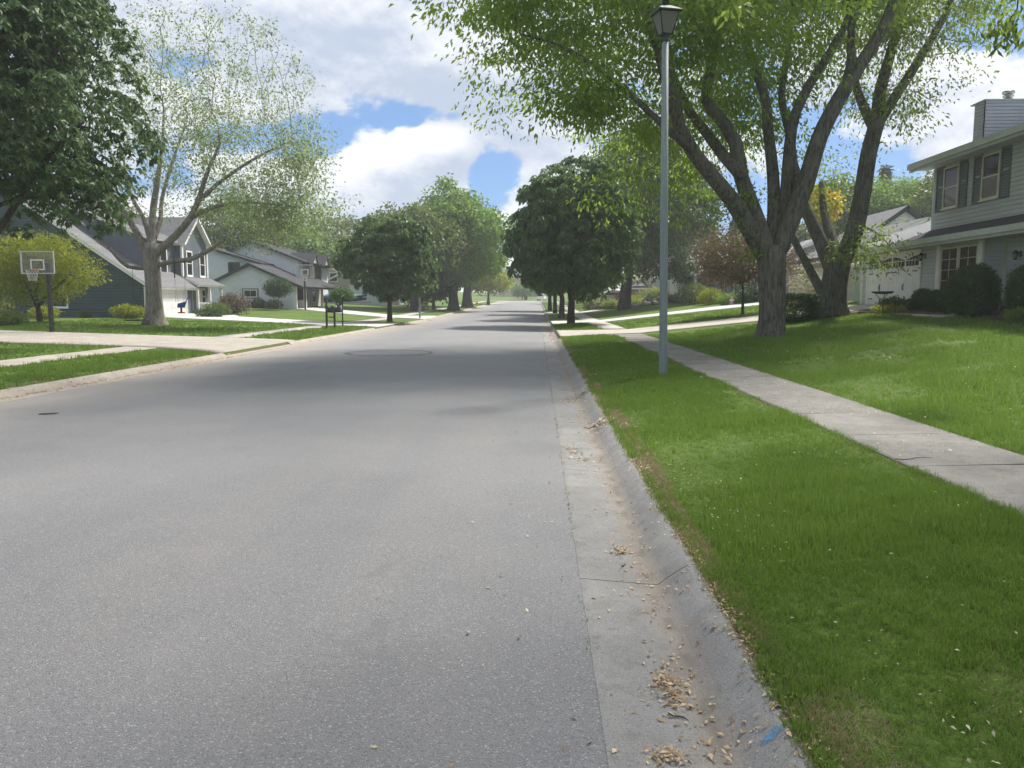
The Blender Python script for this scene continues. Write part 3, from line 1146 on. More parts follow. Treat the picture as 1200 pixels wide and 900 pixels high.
# dry thatch along the kerb and walk edges, weeds in the joint beside the asphalt
mes = []
for (x0, x1, y0, y1, n, h, w) in ((.90, 1.05, 2.2, 6, 2600, .036, .005), (.90, 1.10, 6, 14, 2200, .042, .009), (.90, 1.08, 14, 31, 1200, .05, .014),
                                  (3.10, 3.19, 5, 30, 700, .04, .010), (4.38, 4.50, 6, 30, 700, .05, .010), (-9.3, -9.09, 9, 22, 500, .05, .016),
                                  (1.65, 2.2, 2.3, 3.4, 420, .032, .004), (1.0, 1.25, 2.3, 3.0, 260, .032, .004)):
    xs, ys = RNG.uniform(x0, x1, n), RNG.uniform(y0, y1, n)
    mes.append(grass_blades('dry', xs, ys, np.full(n, h), np.full(n, w), 4, None, lean=2.2))
for a, b, c, d in BARE:
    n = int(2600 * c * d * (1 if b < 5 else .5)) + 60
    xs, ys = RNG.normal(a, c * .62, n), RNG.normal(b, d * .62, n)
    k = xs > .93
    mes.append(grass_blades('dry', xs[k], ys[k], np.full(k.sum(), .036), np.full(k.sum(), .0045 if b < 5 else .009), 5, None, lean=2.4))
join_meshes('dry_grass', mes, M['blade_dry'], kind='stuff')
xs, ys = RNG.normal(R_EDGE, .010, 420), 3.2 + 30 * RNG.uniform(0, 1, 420) ** 1.2
k = noise2(xs * 0, ys, 2.2, 9) > .48
join_meshes('weeds', [grass_blades('w', xs[k], ys[k], np.full(k.sum(), .016), np.full(k.sum(), .006), 3, None, lean=1.4, zoff=.004)], M['blade'], kind='stuff')


def gutter_z(x):
    return np.interp(x, KX, KZ)


def flat_leaves(xs, ys, zs, size, lift=.006, tilt=.35):
    n = len(xs)
    a = RNG.uniform(0, 2 * np.pi, n)
    D = np.stack([np.cos(a), np.sin(a), RNG.normal(0, tilt, n)], 1)
    D = unit(D)
    S = size * RNG.uniform(.5, 1.3, n)
    side = unit(np.cross(D, np.array([0, 0, 1.0]) + RNG.normal(0, .35, (n, 3))))
    nrm = np.cross(side, D)
    Pb = np.stack([xs, ys, zs + lift], 1)
    V = np.empty((n, 4, 3))
    w = (S * RNG.uniform(.16, .30, n))[:, None]
    mid = Pb + D * S[:, None] * .55
    V[:, 0], V[:, 2] = Pb, Pb + D * S[:, None]
    V[:, 1], V[:, 3] = mid + side * w + nrm * S[:, None] * .14, mid - side * w + nrm * S[:, None] * .14
    V[:, :, 2] = np.maximum(V[:, :, 2], zs[:, None] + .0015)
    return V.reshape(-1, 3)


def pile(cx, cy, rx, ry, n, size, h):
    xs, ys = cx + RNG.normal(0, rx, n), cy + RNG.normal(0, ry, n)
    q = np.exp(-((xs - cx) / rx / 1.3) ** 2 - ((ys - cy) / ry / 1.3) ** 2)
    zs = np.where(xs < R_EDGE, 0.012, gutter_z(xs)) + RNG.uniform(0, 1, n) * h * q
    return flat_leaves(xs, ys, zs, size)


VS = []
for px, py, rx, ry, n, s, h in ((783, 808, .040, .075, 230, .034, .022), (727, 647, .035, .05, 90, .034, .014), (783, 888, .035, .022, 90, .032, .014), (706, 497, .07, .10, 130, .06, .03),
                                (668, 470, .06, .12, 60, .06, .02), (685, 462, .05, .2, 50, .06, .02), (672, 528, .05, .1, 40, .05, .012), (684, 540, .07, .06, 40, .05, .012)):
    g = G(px, py)
    VS.append(pile(g.x, g.y, rx * .9, ry * 1.1, int(n * .72), s * .92, h * .8))
    VS.append(pile(g.x, g.y - ry, rx * 2.0, ry * 2.6, int(n * .16), s * .8, 0))
n = 620
ys = 2.4 + 26 * RNG.uniform(0, 1, n) ** 1.8
xs = R_FLOW + RNG.normal(-.03, .11, n)
ys, xs = ys[xs < R_BACK - .02], xs[xs < R_BACK - .02]
VS.append(flat_leaves(xs, ys, np.where(xs < R_EDGE, .012, gutter_z(xs)), .030))
n = 130
xs, ys = R_EDGE + RNG.normal(-.15, .35, n), 2.4 + 14 * RNG.uniform(0, 1, n) ** 1.4
k = xs < R_FLOW
VS.append(flat_leaves(xs[k], ys[k], np.where(xs[k] < R_EDGE, gz_arr(xs[k], ys[k]) + .002, gutter_z(xs[k])), .030))
n = 500                                        # farther drifts by the first driveways
ys = 28 + 50 * RNG.uniform(0, 1, n)
xs = R_FLOW + RNG.normal(-.1, .14, n)
k = xs < R_BACK - .03
VS.append(flat_leaves(xs[k], ys[k], gutter_z(xs[k]) + np.array([rise(v) for v in ys[k]]), .10))
n = 900                                        # the left gutter
ys = 9 + 14 * RNG.uniform(0, 1, n)
xs = L_FLOW + RNG.normal(.05, .16, n)
k = xs > L_BACK + .03
VS.append(flat_leaves(xs[k], ys[k], gutter_z(R_EDGE + (L_EDGE - xs[k])), .055))
n = 2600                                       # broken leaves caught along the grass edge
ys = 2.3 + 28 * RNG.uniform(0, 1, n) ** 1.5
xs = .925 + RNG.normal(0, .035, n) + .05 * (noise2(ys * 0, ys, 3.0, 4) - .4)
VS.append(flat_leaves(xs, ys, np.where(xs < R_BACK, np.minimum(gutter_z(xs), .105), .102), .026))
obj('leaf_litter', leaf_mesh('leaf_litter', np.concatenate(VS)), M['litter'], kind='stuff')

VS = []
for (x0, x1, y0, y1, n, s) in ((.90, 1.02, 2.3, 12, 1300, .020), (.90, 1.0, 12, 30, 500, .03), (1.0, 1.5, 2.3, 9, 200, .018), (1.0, 3.15, 2.4, 14, 190, .024), (1.0, 3.15, 14, 30, 160, .05),
                               (3.22, 4.34, 5.5, 22, 260, .035), (4.4, 9, 6.5, 16, 150, .04), (5, 13, 16, 30, 160, .06), (-11.5, -9.1, 10, 21, 160, .06)):
    xs, ys = RNG.uniform(x0, x1, n * 2), y0 + (y1 - y0) * RNG.uniform(0, 1, n * 2) ** 1.3
    k = RNG.uniform(0, 1, n * 2) < 1.25 * noise2(xs, ys, 2.6, 44) ** 2.2
    xs, ys = xs[k], ys[k]
    z = gz_arr(xs, ys)
    on_lawn = (xs < WALK_R[0]) | (xs > WALK_R[1])
    z = np.where(on_lawn, z + RNG.uniform(.012, .05, len(xs)) * (xs > 1.03), z + .022)
    VS.append(flat_leaves(xs, ys, z, s))
obj('fallen_seeds', leaf_mesh('fallen_seeds', np.concatenate(VS)), M['seed'], kind='stuff')

# grit and small chips on the asphalt and in the gutter
n = 1500
ys = 2.4 + 9 * RNG.uniform(0, 1, n) ** 1.7
xs = RNG.uniform(-3, R_BACK - .05, n)
z = np.where(xs < R_EDGE, gz_arr(xs, ys), gutter_z(xs))
obj('grit', leaf_mesh('grit', flat_leaves(xs, ys, z, .007, lift=.001)), M['kerb'], kind='stuff')


def twig(px, py, lab, s, ang, zf):
    g = G(px, py)
    bm = bmesh.new()
    pts = []
    for k in range(6):
        t = k / 5 - .5
        x, y = g.x + math.cos(ang) * t * s, g.y + math.sin(ang) * t * s + .12 * s * math.sin(t * 6)
        pts.append((x, y, zf(x) + .006))
    tube(bm, pts, [.004, .0045, .004, .0035, .003, .0015], 5)
    tag(obj('twig', bm, M['twig']), lab, 'twig')


gzf = lambda x: float(gutter_z(x)) if x > R_EDGE else .02
twig(795, 842, 'short dark curved twig just below the largest leaf heap in the gutter', .085, -.6, gzf)
twig(731, 664, 'little hooked twig below the smaller leaf heap in the gutter', .05, .9, gzf)
twig(700, 498, 'longer dark twig lying across the gutter among leaves beyond the heaps', .36, .15, gzf)
twig(1070, 541, 'thin dark twig lying on the sidewalk', .34, .0, lambda x: gz(x, 6.8) + .024)

# ------------------------------------------------------------------ trees
def smooth_path(pts, step):
    """Catmull-Rom through the points, resampled about every step metres"""
    pts = [np.array(p, float) for p in pts]
    if len(pts) == 2:
        n = max(2, int(np.linalg.norm(pts[1] - pts[0]) / step) + 1)
        return [pts[0] + (pts[1] - pts[0]) * t for t in np.linspace(0, 1, n)]
    out = []
    ext = [2 * pts[0] - pts[1]] + pts + [2 * pts[-1] - pts[-2]]
    for i in range(1, len(ext) - 2):
        a, b, c, d = ext[i - 1:i + 3]
        n = max(2, int(np.linalg.norm(c - b) / step) + 1)
        for t in np.linspace(0, 1, n)[:-1]:
            out.append(.5 * (2 * b + (c - a) * t + (2 * a - 5 * b + 4 * c - d) * t * t + (3 * b - a - 3 * c + d) * t ** 3))
    out.append(pts[-1])
    return out


class Skel:
    def __init__(s):
        s.p, s.par, s.r = [], [], []

    def limb(s, pts, r0, r1, step=.4, wig=.0, attach=True):
        path = smooth_path(pts, step)
        n = len(path)
        if s.p and attach:
            d = np.linalg.norm(np.array(s.p) - path[0], axis=1)
            par = int(d.argmin())
            first = 0 if d[par] > .05 else 1
        else:
            par, first = -1, 0
        for i in range(first, n):
            t = i / max(n - 1, 1)
            q = path[i] + (RNG.normal(0, wig, 3) if 0 < i < n - 1 else 0)
            s.p.append(q)
            s.par.append(par)
            s.r.append(r0 * (1 - t) + r1 * t)
            par = len(s.p) - 1
        return s

    def colonize(s, att, step=.4, infl=5.0, kill=.7, iters=90, gnarl=.12, up=.0, start_r=None):
        P_ = list(np.array(s.p))
        cand = [i for i in range(len(P_)) if start_r is None or s.r[i] <= start_r]
        arr = np.array([P_[i] for i in cand])
        A = np.array(att)
        D = np.linalg.norm(A[:, None] - arr[None], axis=2)
        near = np.array(cand)[D.argmin(1)]
        dist = D.min(1)
        pa = np.array(P_)
        buf = np.zeros((len(P_) + 60000, 3))
        buf[:len(P_)] = pa
        n = len(P_)
        alive = np.ones(len(A), bool)
        grown = set()
        for it in range(iters):
            act = np.where(alive & (dist < infl))[0]
            if len(act) == 0:
                act = np.where(alive)[0]
                if len(act) == 0:
                    break
            nn = near[act]
            dirs = unit(A[act] - buf[nn])
            uq, inv = np.unique(nn, return_inverse=True)
            acc = np.zeros((len(uq), 3))
            np.add.at(acc, inv, dirs)
            acc = unit(unit(acc) + RNG.normal(0, gnarl, acc.shape) + np.array([0, 0, up]))
            new = buf[uq] + acc * step
            keep = []
            for j in range(len(uq)):
                key = (int(uq[j]), tuple(np.round(acc[j], 1)))
                if key in grown:
                    new[j] += RNG.normal(0, .05, 3)
                    if RNG.uniform() < .5:
                        alive[act[inv == j]] = False
                        continue
                grown.add(key)
                keep.append(j)
            if not keep:
                continue
            new, par = new[keep], uq[keep]
            m = len(new)
            if n + m > len(buf):
                break
            buf[n:n + m] = new
            for j in range(m):
                s.p.append(new[j])
                s.par.append(int(par[j]))
                s.r.append(0.0)
            al = np.where(alive)[0]
            dd = np.linalg.norm(A[al][:, None] - new[None], axis=2)
            k = dd.argmin(1)
            dm = dd[np.arange(len(al)), k]
            better = dm < dist[al]
            near[al[better]] = n + k[better]
            dist[al[better]] = dm[better]
            alive[al[dm < kill]] = False
            n += m
        return s

    def finish(s, tip=.012, e=2.25, rmax=None):
        n = len(s.p)
        acc = np.zeros(n)
        kids = [[] for _ in range(n)]
        for i in range(n - 1, -1, -1):
            r = acc[i] ** (1 / e) if acc[i] > 0 else tip
            if s.r[i] == 0 and rmax:
                r = min(r, rmax)
            s.r[i] = s.r[i] if s.r[i] > 0 else r
            if s.par[i] >= 0:
                acc[s.par[i]] += s.r[i] ** e if s.r[i] > 0 else 0
                kids[s.par[i]].append(i)
        s.kids = kids
        return s

    def mesh(s, name, minr=0.0, sides=(5, 9), flare=None):
        bm = bmesh.new()
        n = len(s.p)
        for i in range(n):
            par = s.par[i]
            if par >= 0:
                ks = s.kids[par]
                if max(ks, key=lambda k: s.r[k]) == i:
                    continue
            chain = ([par] if par >= 0 else []) + [i]
            c = i
            while s.kids[c]:
                c = max(s.kids[c], key=lambda k: s.r[k])
                chain.append(c)
            rr = [s.r[k] for k in chain]
            if par >= 0:
                rr[0] = min(rr[0], rr[1] * 1.25)
            if max(rr) < minr or len(chain) < 2:
                continue
            ns = sides[1] if max(rr) > .09 else sides[0]
            if max(rr) > .3:
                ns = 16
            if max(rr) < .03:
                ns = 4
            pts = [Vector(s.p[k]) for k in chain]
            if par < 0 and flare:
                self_flare(bm, pts, rr, ns, flare)
            else:
                tube(bm, pts, rr, ns, cap=True)
        me = bpy.data.meshes.new(name)
        bm.to_mesh(me)
        bm.free()
        return me

    def tips(s, rlim):
        return np.array([s.p[i] for i in range(len(s.p)) if s.r[i] <= rlim]), np.array([unit(s.p[i] - s.p[s.par[i]]) if s.par[i] >= 0 else np.array([0, 0, 1.]) for i in range(len(s.p)) if s.r[i] <= rlim])


def self_flare(bm, pts, rr, ns, flare):
    """trunk tube with root flare and buttresses near the ground"""
    z0 = pts[0].z
    rings = []
    ref = Vector((1, 0, 0))
    ph = RNG.uniform(0, 6.28, 3)
    for i, p in enumerate(pts):
        d = (pts[min(i + 1, len(pts) - 1)] - pts[max(i - 1, 0)]).normalized()
        a = (ref - d * ref.dot(d)).normalized()
        ref = a
        b = d.cross(a)
        h = p.z - z0
        f = math.exp(-max(h - .2, 0) / .40) * flare
        ring = []
        for k in range(ns):
            t = 2 * math.pi * k / ns
            lob = .55 + .30 * math.sin(3 * t + ph[0]) + .25 * math.sin(5 * t + ph[1])
            wob = 1 + .05 * math.sin(2 * t + ph[2] + h * .8) + .03 * math.sin(4 * t + h * 1.7)
            ring.append(bm.verts.new(p + (a * math.cos(t) + b * math.sin(t)) * rr[i] * (wob + f * lob * 1.1)))
        rings.append(ring)
    for r, q in zip(rings, rings[1:]):
        for k in range(ns):
            f = bm.faces.new((r[k], r[(k + 1) % ns], q[(k + 1) % ns], q[k]))
            f.smooth = True
    bm.faces.new(rings[-1])


def envelope(ells, n, shell=.35, lump=.18, seed=None, low=None):
    """points through a union of ellipsoids (cx, cy, cz, rx, ry, rz, weight), denser near the surface, with an uneven outline"""
    rng = np.random.default_rng(seed if seed is not None else RNG.integers(1 << 30))
    w = np.array([e[6] if len(e) > 6 else e[3] * e[4] * e[5] for e in ells], float)
    w /= w.sum()
    pts, out = [], []
    for e, k in zip(ells, rng.multinomial(n, w)):
        d = unit(rng.normal(size=(k, 3)))
        amp = np.zeros(k)
        for j in range(6):
            q = unit(rng.normal(size=3)) * rng.uniform(2, 5.5)
            amp += np.sin(d @ q * 1.0 + rng.uniform(0, 6.28))
        rad = rng.uniform(0, 1, k) ** shell * (1 + lump * amp / 2.2)
        p = np.array(e[:3]) + d * rad[:, None] * np.array(e[3:6])
        pts.append(p)
        out.append(d)
    return np.concatenate(pts), np.concatenate(out)


def crown_leaves(C, O, K, spread, size, wr, droop, mode='spray', flat=.6, rng=RNG):
    """K leaves round every clump centre; mode sets how the leaves hang"""
    n = len(C)
    c = np.repeat(C, K, 0)
    o = np.repeat(O, K, 0)
    N = n * K
    if mode == 'whorl':                       # hand-shaped leaves: leaflets hanging round one point
        ph = np.repeat(rng.uniform(0, 6.28, n), K) + np.tile(np.arange(K) * 2 * np.pi / K, n)
        ax = unit(o * .8 + np.array([0, 0, .55]) + np.repeat(rng.normal(0, .3, (n, 3)), K, 0))
        rv = unit(np.cross(ax, np.array([.3, .9, .1])))
        sv = np.cross(ax, rv)
        d = rv * np.cos(ph)[:, None] + sv * np.sin(ph)[:, None] + o * .25 - np.array([0, 0, droop]) + rng.normal(0, .12, (N, 3))
        p = c + rng.normal(0, spread * .15, (N, 3))
    else:
        off = rng.normal(0, 1, (N, 3)) * spread
        off[:, 2] *= flat
        p = c + off
        d = unit(off) * .6 + o * .35 + rng.normal(0, .55, (N, 3)) - np.array([0, 0, droop])
    d = unit(d)
    S = size * rng.uniform(.65, 1.3, N)
    return leaf_quads(p, d, S, wr=wr, droop=.15, rng=rng)


def tree(name, label, base, skel, leafV, bark, leaf, group=None, cat='tree', minr=.0, flare=None, sides=(5, 9)):
    """Empty at the foot, trunk with its limbs, crown"""
    b = Vector(base)
    t = thing(name, label, cat, b, 0, group)
    me = skel.mesh('trunk', minr, sides, flare)
    me.transform(Matrix.Translation(-b))
    obj('trunk', me, bark, t)
    if len(leafV):
        me = leaf_mesh('crown', leafV - np.array(b))
        obj('crown', me, leaf, t)
    return t


def simple_tree(name, label, base, height, crown_r, crown_z0, trunk_r, leaf, bark, nclump, K, size, spread=.35, mode='spray', group=None,
                droop=.3, wr=.55, squash=1.0, lump=.16, shell=.35, natt=130, step=.5, lean=(0, 0), top=.8, ry=None, flare=.5, clear=.75, dome=0):
    bx, by, bz = base
    ry = ry or crown_r
    zc = bz + (crown_z0 + height) / 2
    rz = (height - crown_z0) / 2
    cx, cyy = bx + lean[0], by + lean[1]
    ells = [(cx, cyy, zc - rz * .12, crown_r, ry, rz * .88), (cx, cyy, zc + rz * .25, crown_r * top, ry * top, rz * .75)]
    seed = RNG.integers(1 << 30)
    A, _ = envelope(ells, natt, .5, lump, seed)
    sk = Skel()
    fork = bz + crown_z0 + (height - crown_z0) * .12
    sk.limb([(bx, by, bz - .15), (bx + lean[0] * .1, by + lean[1] * .1, bz + crown_z0 * .6), (bx + lean[0] * .4, by + lean[1] * .4, fork), (cx, cyy, zc)], trunk_r, trunk_r * .35, step, .02)
    sk.colonize(A, step, crown_r * 1.6, step * 1.3, 70, .15, 0, start_r=trunk_r * clear)
    sk.finish(.010 + trunk_r * .03, 2.2, trunk_r * .5)
    if dome:
        kd = 9
        R = dome
        shr = [(e[0], e[1], e[2], e[3] - R * .6, e[4] - R * .6, e[5] - R * .5) for e in ells]
        C, O = envelope(shr, int(nclump * .78 / kd), .14, lump, seed)
        C, O = domes(C, O, kd, R)
        C2, O2 = envelope(ells, int(nclump * .22), .6, lump, seed)
        C, O = np.concatenate([C, C2]), np.concatenate([O, O2])
    else:
        C, O = envelope(ells, nclump, shell, lump, seed)
    low = C[:, 2] > bz + crown_z0 * .9
    C, O = C[low], O[low]
    V = crown_leaves(C, O, K, spread, size, wr, droop, mode)
    return tree(name, label, (bx, by, bz), sk, V, bark, leaf, group, flare=flare)


def px_ell(px, py, Y, rpx, rpy, ry, w=None):
    """ellipsoid given by its place and half sizes in the photograph, at distance Y"""
    c = P(px, py, Y)
    e = (c.x, c.y, c.z, rpx * Y / FPX, ry, rpy * Y / FPX)
    return e + ((w,) if w else ())


def domes(C, O, k, R, rng=RNG):
    """break clump centres into k points each over a drooping dome, so that a crown shows lit tops and dark gaps"""
    n = len(C)
    ax = unit(O * .75 + np.array([0, 0, .65]))
    d = unit(rng.normal(size=(n * k, 3)))
    A = np.repeat(ax, k, 0)
    dot = (d * A).sum(1, keepdims=True)
    d = unit(np.where(dot < -.15, d - 2 * dot * A, d) + A * .25)
    rr = np.repeat(R * rng.uniform(.7, 1.3, n), k)[:, None] * rng.uniform(.75, 1.05, (n * k, 1))
    p = np.repeat(C, k, 0) + d * rr * np.array([1, 1, .8])
    return p, unit(d + .3 * np.repeat(O, k, 0))


def at(px, py):
    g = G(px, py)
    return (g.x, g.y, g.z)


# --- the big many-limbed tree on the right lawn
BY = 25.0
b = (P(904, 390, BY).x, BY, gz(7.6, BY))
pl = lambda pts, dy=0.0: [tuple(P(x, y, BY + dy * k / max(len(pts) - 1, 1))) for k, (x, y) in enumerate(pts)]
sk = Skel()
sk.limb([(b[0], b[1], b[2] - .25), (b[0], b[1], b[2] + .5), tuple(P(905, 345, BY)), tuple(P(904, 308, BY)), tuple(P(905, 288, BY))], .37, .43, .3)
sk.limb(pl([(897, 300), (878, 268), (858, 235), (836, 208), (812, 178), (796, 148)], -1.5), .31, .19, .35)
sk.limb([tuple(P(796, 148, BY - 1.5)), tuple(P(786, 108, BY - 1.8)), tuple(P(770, 50, BY - 2.0)), tuple(P(750, -10, BY - 2.2)), tuple(P(735, -80, BY - 2.2))], .22, .09, .4)
sk.limb([tuple(P(812, 178, BY - 1.2)), tuple(P(770, 140, BY - 2.5)), tuple(P(720, 95, BY - 3.0)), tuple(P(660, 55, BY - 3.2)), tuple(P(610, 40, BY - 3.2))], .12, .03, .4)
sk.limb(pl([(900, 296), (882, 245), (868, 205), (862, 168), (845, 140), (828, 118), (832, 85), (838, 50), (830, 0), (822, -70)], 1.5), .29, .07, .35)
sk.limb(pl([(868, 205), (846, 180), (822, 148), (808, 130), (792, 95), (778, 62)], 3.5), .20, .10, .35)
sk.limb(pl([(905, 292), (907, 250), (906, 205), (900, 150), (896, 112), (880, 66), (868, 5), (858, -80)], 3.0), .23, .07, .35)
sk.limb(pl([(910, 300), (925, 262), (944, 215), (960, 162), (982, 118), (1008, 76), (1034, 34), (1050, -10), (1062, -90)], -.8), .32, .10, .35)
sk.limb(pl([(912, 290), (920, 245), (928, 150), (944, 108), (972, 62), (994, 20), (1004, -40)], 2.0), .23, .08, .35)
sk.limb(pl([(984, 116), (996, 80), (998, 30), (1004, -30)], 1.0), .17, .08, .35)
sk.limb(pl([(940, 220), (930, 195), (926, 160), (916, 110), (925, 50), (930, -30)], 4.5), .17, .06, .35)
ells = [px_ell(660, 28, BY - .5, 145, 88, 5.5), px_ell(820, -40, BY + 2.5, 210, 165, 7.5), px_ell(765, 158, BY + 2.5, 76, 82, 3.4, 30), px_ell(985, -60, BY + 2, 150, 115, 7.0), px_ell(760, -210, BY, 270, 170, 9.0, 260), px_ell(860, 120, BY + 5.0, 100, 110, 3.6, 60),
        px_ell(840, 30, BY - 2.5, 150, 62, 2.6, 48), px_ell(600, 5, BY - 3, 88, 45, 3.2, 26), px_ell(690, 110, BY - 2, 60, 42, 3.5, 26)]
A, _ = envelope(ells, 520, .5, .15, 3)
sk.colonize(A, .42, 5.5, .75, 60, .16, 0, start_r=.20)
sk.finish(.007, 2.25, .09)
C, O = envelope(ells, 4100, .66, .24, 3)
V = crown_leaves(C, O, 26, .40, .165, .46, .6, 'spray', .30)
tp, td = sk.tips(.013)
V = np.concatenate([V, crown_leaves(tp, td, 9, .26, .16, .46, .6, 'spray', .4)])
sp = [tuple(P(x, y, BY - .5)) for x, y in ((886, 228), (850, 238), (880, 300), (838, 245), (862, 268))]
C2 = np.concatenate([np.array(c_) + RNG.normal(0, .22, (10, 3)) for c_ in sp])
V = np.concatenate([V, crown_leaves(C2, unit(RNG.normal(size=(len(C2), 3))), 8, .2, .13, .45, .4)])
tree('shade_tree', 'huge many limbed shade tree with yellow green crown on the lawn behind the lamp post', b, sk, V, M['bark'], M['lf_locust'], flare=.5)

# --- the second large tree, next to the grey house
SY = 31.0
b = (P(976, 366, SY).x, SY, gz(P(976, 366, SY).x, SY))
pl = lambda pts, dy=0.0: [tuple(P(x, y, SY + dy * k / max(len(pts) - 1, 1))) for k, (x, y) in enumerate(pts)]
sk = Skel()
sk.limb([(b[0], b[1], b[2] - .25), (b[0], b[1], b[2] + .4), tuple(P(978, 330, SY)), tuple(P(984, 300, SY))], .43, .45, .3)
sk.limb(pl([(986, 306), (1000, 275), (1010, 230), (1018, 180), (1028, 142)], -.6), .36, .28, .35)
sk.limb(pl([(1026, 150), (1046, 118), (1066, 88), (1092, 45), (1112, 8), (1130, -50)], -.8), .22, .08, .35)
sk.limb(pl([(1028, 142), (1032, 105), (1042, 68), (1052, 30), (1062, -30)], .8), .26, .10, .35)
sk.limb(pl([(1024, 152), (1012, 125), (1002, 96), (998, 50), (990, -20)], 1.6), .20, .08, .35)
sk.limb(pl([(975, 315), (962, 284), (950, 258), (936, 225), (926, 180)], 1.6), .32, .12, .35)
sk.limb(pl([(980, 300), (972, 272), (966, 250), (962, 215)], 2.5), .26, .10, .35)
sk.limb(pl([(966, 348), (950, 318), (934, 288), (920, 262), (905, 240)], .8), .20, .10, .35)
sk.limb(pl([(1006, 262), (1018, 268), (1032, 276), (1044, 290)], -1.6), .05, .02, .3)
ells = [px_ell(1045, 30, SY, 105, 75, 4.2), px_ell(1020, -90, SY, 170, 110, 6.5), px_ell(1062, 118, SY - 1, 46, 46, 2.0, 7), px_ell(960, 215, SY + 2.5, 42, 44, 2.0, 9), px_ell(1022, 292, SY - 1.5, 40, 36, 1.3, 6), px_ell(1140, 0, SY, 75, 40, 3, 10),
        px_ell(1000, 120, SY + 1.5, 30, 60, 1.6, 5)]
A, _ = envelope(ells, 560, .5, .2, 5)
sk.colonize(A, .42, 5.5, .75, 60, .16, 0, start_r=.22)
sk.finish(.011, 2.25, .12)
C, O = envelope(ells, 1500, .6, .25, 5)
V = crown_leaves(C, O, 20, .38, .16, .44, .5, 'spray', .34)
tp, td = sk.tips(.016)
V = np.concatenate([V, crown_leaves(tp, td, 7, .24, .15, .44, .5, 'spray', .5)])
tree('shade_tree', 'leaning grey shade tree with forked trunk beside the white garage door', b, sk, V, M['bark'], M['lf_second'], flare=.85)

# --- the tree whose trunk stands right of the picture and whose twigs hang into its upper corner
b = (9.2, 10.2, gz(9.2, 10.2))
sk = Skel()
sk.limb([(b[0], b[1], b[2] - .2), (b[0], b[1], 3.2), (b[0] - .4, b[1] - .4, 5.0), (b[0] - .8, b[1] - .8, 8)], .42, .26, .35)
for x, y, z in ((3.2, 8.0, 9.5), (5.5, 3.5, 10.5), (12.8, 5.5, 10), (12.5, 12, 9.6), (7.0, 13.2, 9.9), (2.4, 4.0, 9.2), (8.2, 7.5, 13.5)):
    sk.limb([(b[0] - .35, b[1] - .35, 4.8), ((b[0] + x) / 2 - .2, (b[1] + y) / 2, (4.8 + z) / 2 + .7), (x, y, z)], .17, .05, .4)
sk.limb([(7.0, 13.2, 9.9), tuple(P(1195, -30, 12.6)), tuple(P(1184, 22, 12.5)), tuple(P(1180, 48, 12.4))], .03, .008, .3)
ells = [(7.4, 7.2, 11.0, 8.2, 6.4, 3.6), (4.0, 5.0, 9.8, 4.6, 4.2, 2.2, 90), (10.5, 10, 10.5, 4.5, 3.8, 2.2, 60)]
A, _ = envelope(ells, 420, .6, .15, 8)
A = A[A[:, 2] > np.maximum(4.0, 1.9 + .41 * A[:, 1])]
sk.colonize(A, .5, 5, .9, 50, .15, 0, start_r=.17)
sk.finish(.011, 2.25, .1)
C, O = envelope(ells, 3200, .6, .2, 8)
k = C[:, 2] > np.maximum(4.6, 2.5 + .42 * C[:, 1])
C, O = C[k], O[k]
V = [crown_leaves(C, O, 8, .40, .17, .48, .4, 'spray', .5)]
for (x, y, Y, s, n) in ((1183, 18, 12.5, .20, 34), (1192, 38, 12.4, .12, 12), (1176, 40, 12.4, .10, 10), (1198, 10, 12.5, .2, 20), (862, 4, 11.6, .10, 7), (854, 16, 11.5, .06, 4)):
    c_ = np.array(P(x, y, Y))
    V.append(crown_leaves(c_ + RNG.normal(0, s, (n, 3)), unit(RNG.normal(size=(n, 3))), 3, .08, .135, .46, 1.0))
sk2 = sk
tree('shade_tree', 'shade tree with only a few leafy twigs hanging into the upper right corner', b, sk, np.concatenate(V), M['bark'], M['lf_second'], flare=.5)

# --- the thin-leaved tree with the swings on the left lawn
LY = 39.0
b = P(182, 381, LY)
b = (b.x, LY, gz(b.x, LY))
pl = lambda pts, dy=0.0: [tuple(P(x, y, LY + dy * k / max(len(pts) - 1, 1))) for k, (x, y) in enumerate(pts)]
sk = Skel()
sk.limb([(b[0], b[1], b[2] - .2), (b[0], b[1], b[2] + .4), tuple(P(180, 340, LY)), tuple(P(178, 305, LY)), tuple(P(178, 285, LY))], .42, .40, .3)
sk.limb(pl([(174, 300), (160, 272), (146, 250), (132, 230), (112, 200), (100, 165)], -1.5), .20, .05, .4)
sk.limb(pl([(170, 314), (150, 312), (136, 300), (126, 288)], -1.2), .13, .07, .35)
sk.limb(pl([(178, 288), (179, 250), (184, 215), (190, 170), (192, 130)], 1.5), .20, .05, .4)
sk.limb(pl([(179, 285), (188, 258), (190, 232), (202, 190), (216, 150)], 3), .13, .05, .4)
sk.limb(pl([(176, 282), (168, 255), (158, 238), (150, 215), (142, 170)], 2.0), .13, .05, .4)
sk.limb(pl([(184, 296), (206, 276), (222, 257), (232, 236), (242, 205), (258, 168)], -1.0), .21, .06, .4)
sk.limb(pl([(222, 257), (244, 245), (272, 238), (305, 238), (345, 242)], -2.0), .12, .04, .4)
sk.limb(pl([(186, 310), (204, 306), (222, 304), (240, 296), (254, 287), (262, 281)], -1.6), .135, .10, .3)
sk.limb(pl([(232, 236), (262, 210), (300, 185), (340, 165)], 1.5), .12, .04, .4)
ells = [px_ell(240, 130, LY, 150, 122, 5.4), px_ell(330, 215, LY, 72, 62, 3.8), px_ell(190, 70, LY, 85, 66, 4.2), px_ell(290, 140, LY, 80, 70, 4.0), px_ell(150, 190, LY, 55, 80, 3.0), px_ell(330, 255, LY - 1, 70, 36, 2.6, 26)]
A, _ = envelope(ells, 2300, .55, .14, 12)
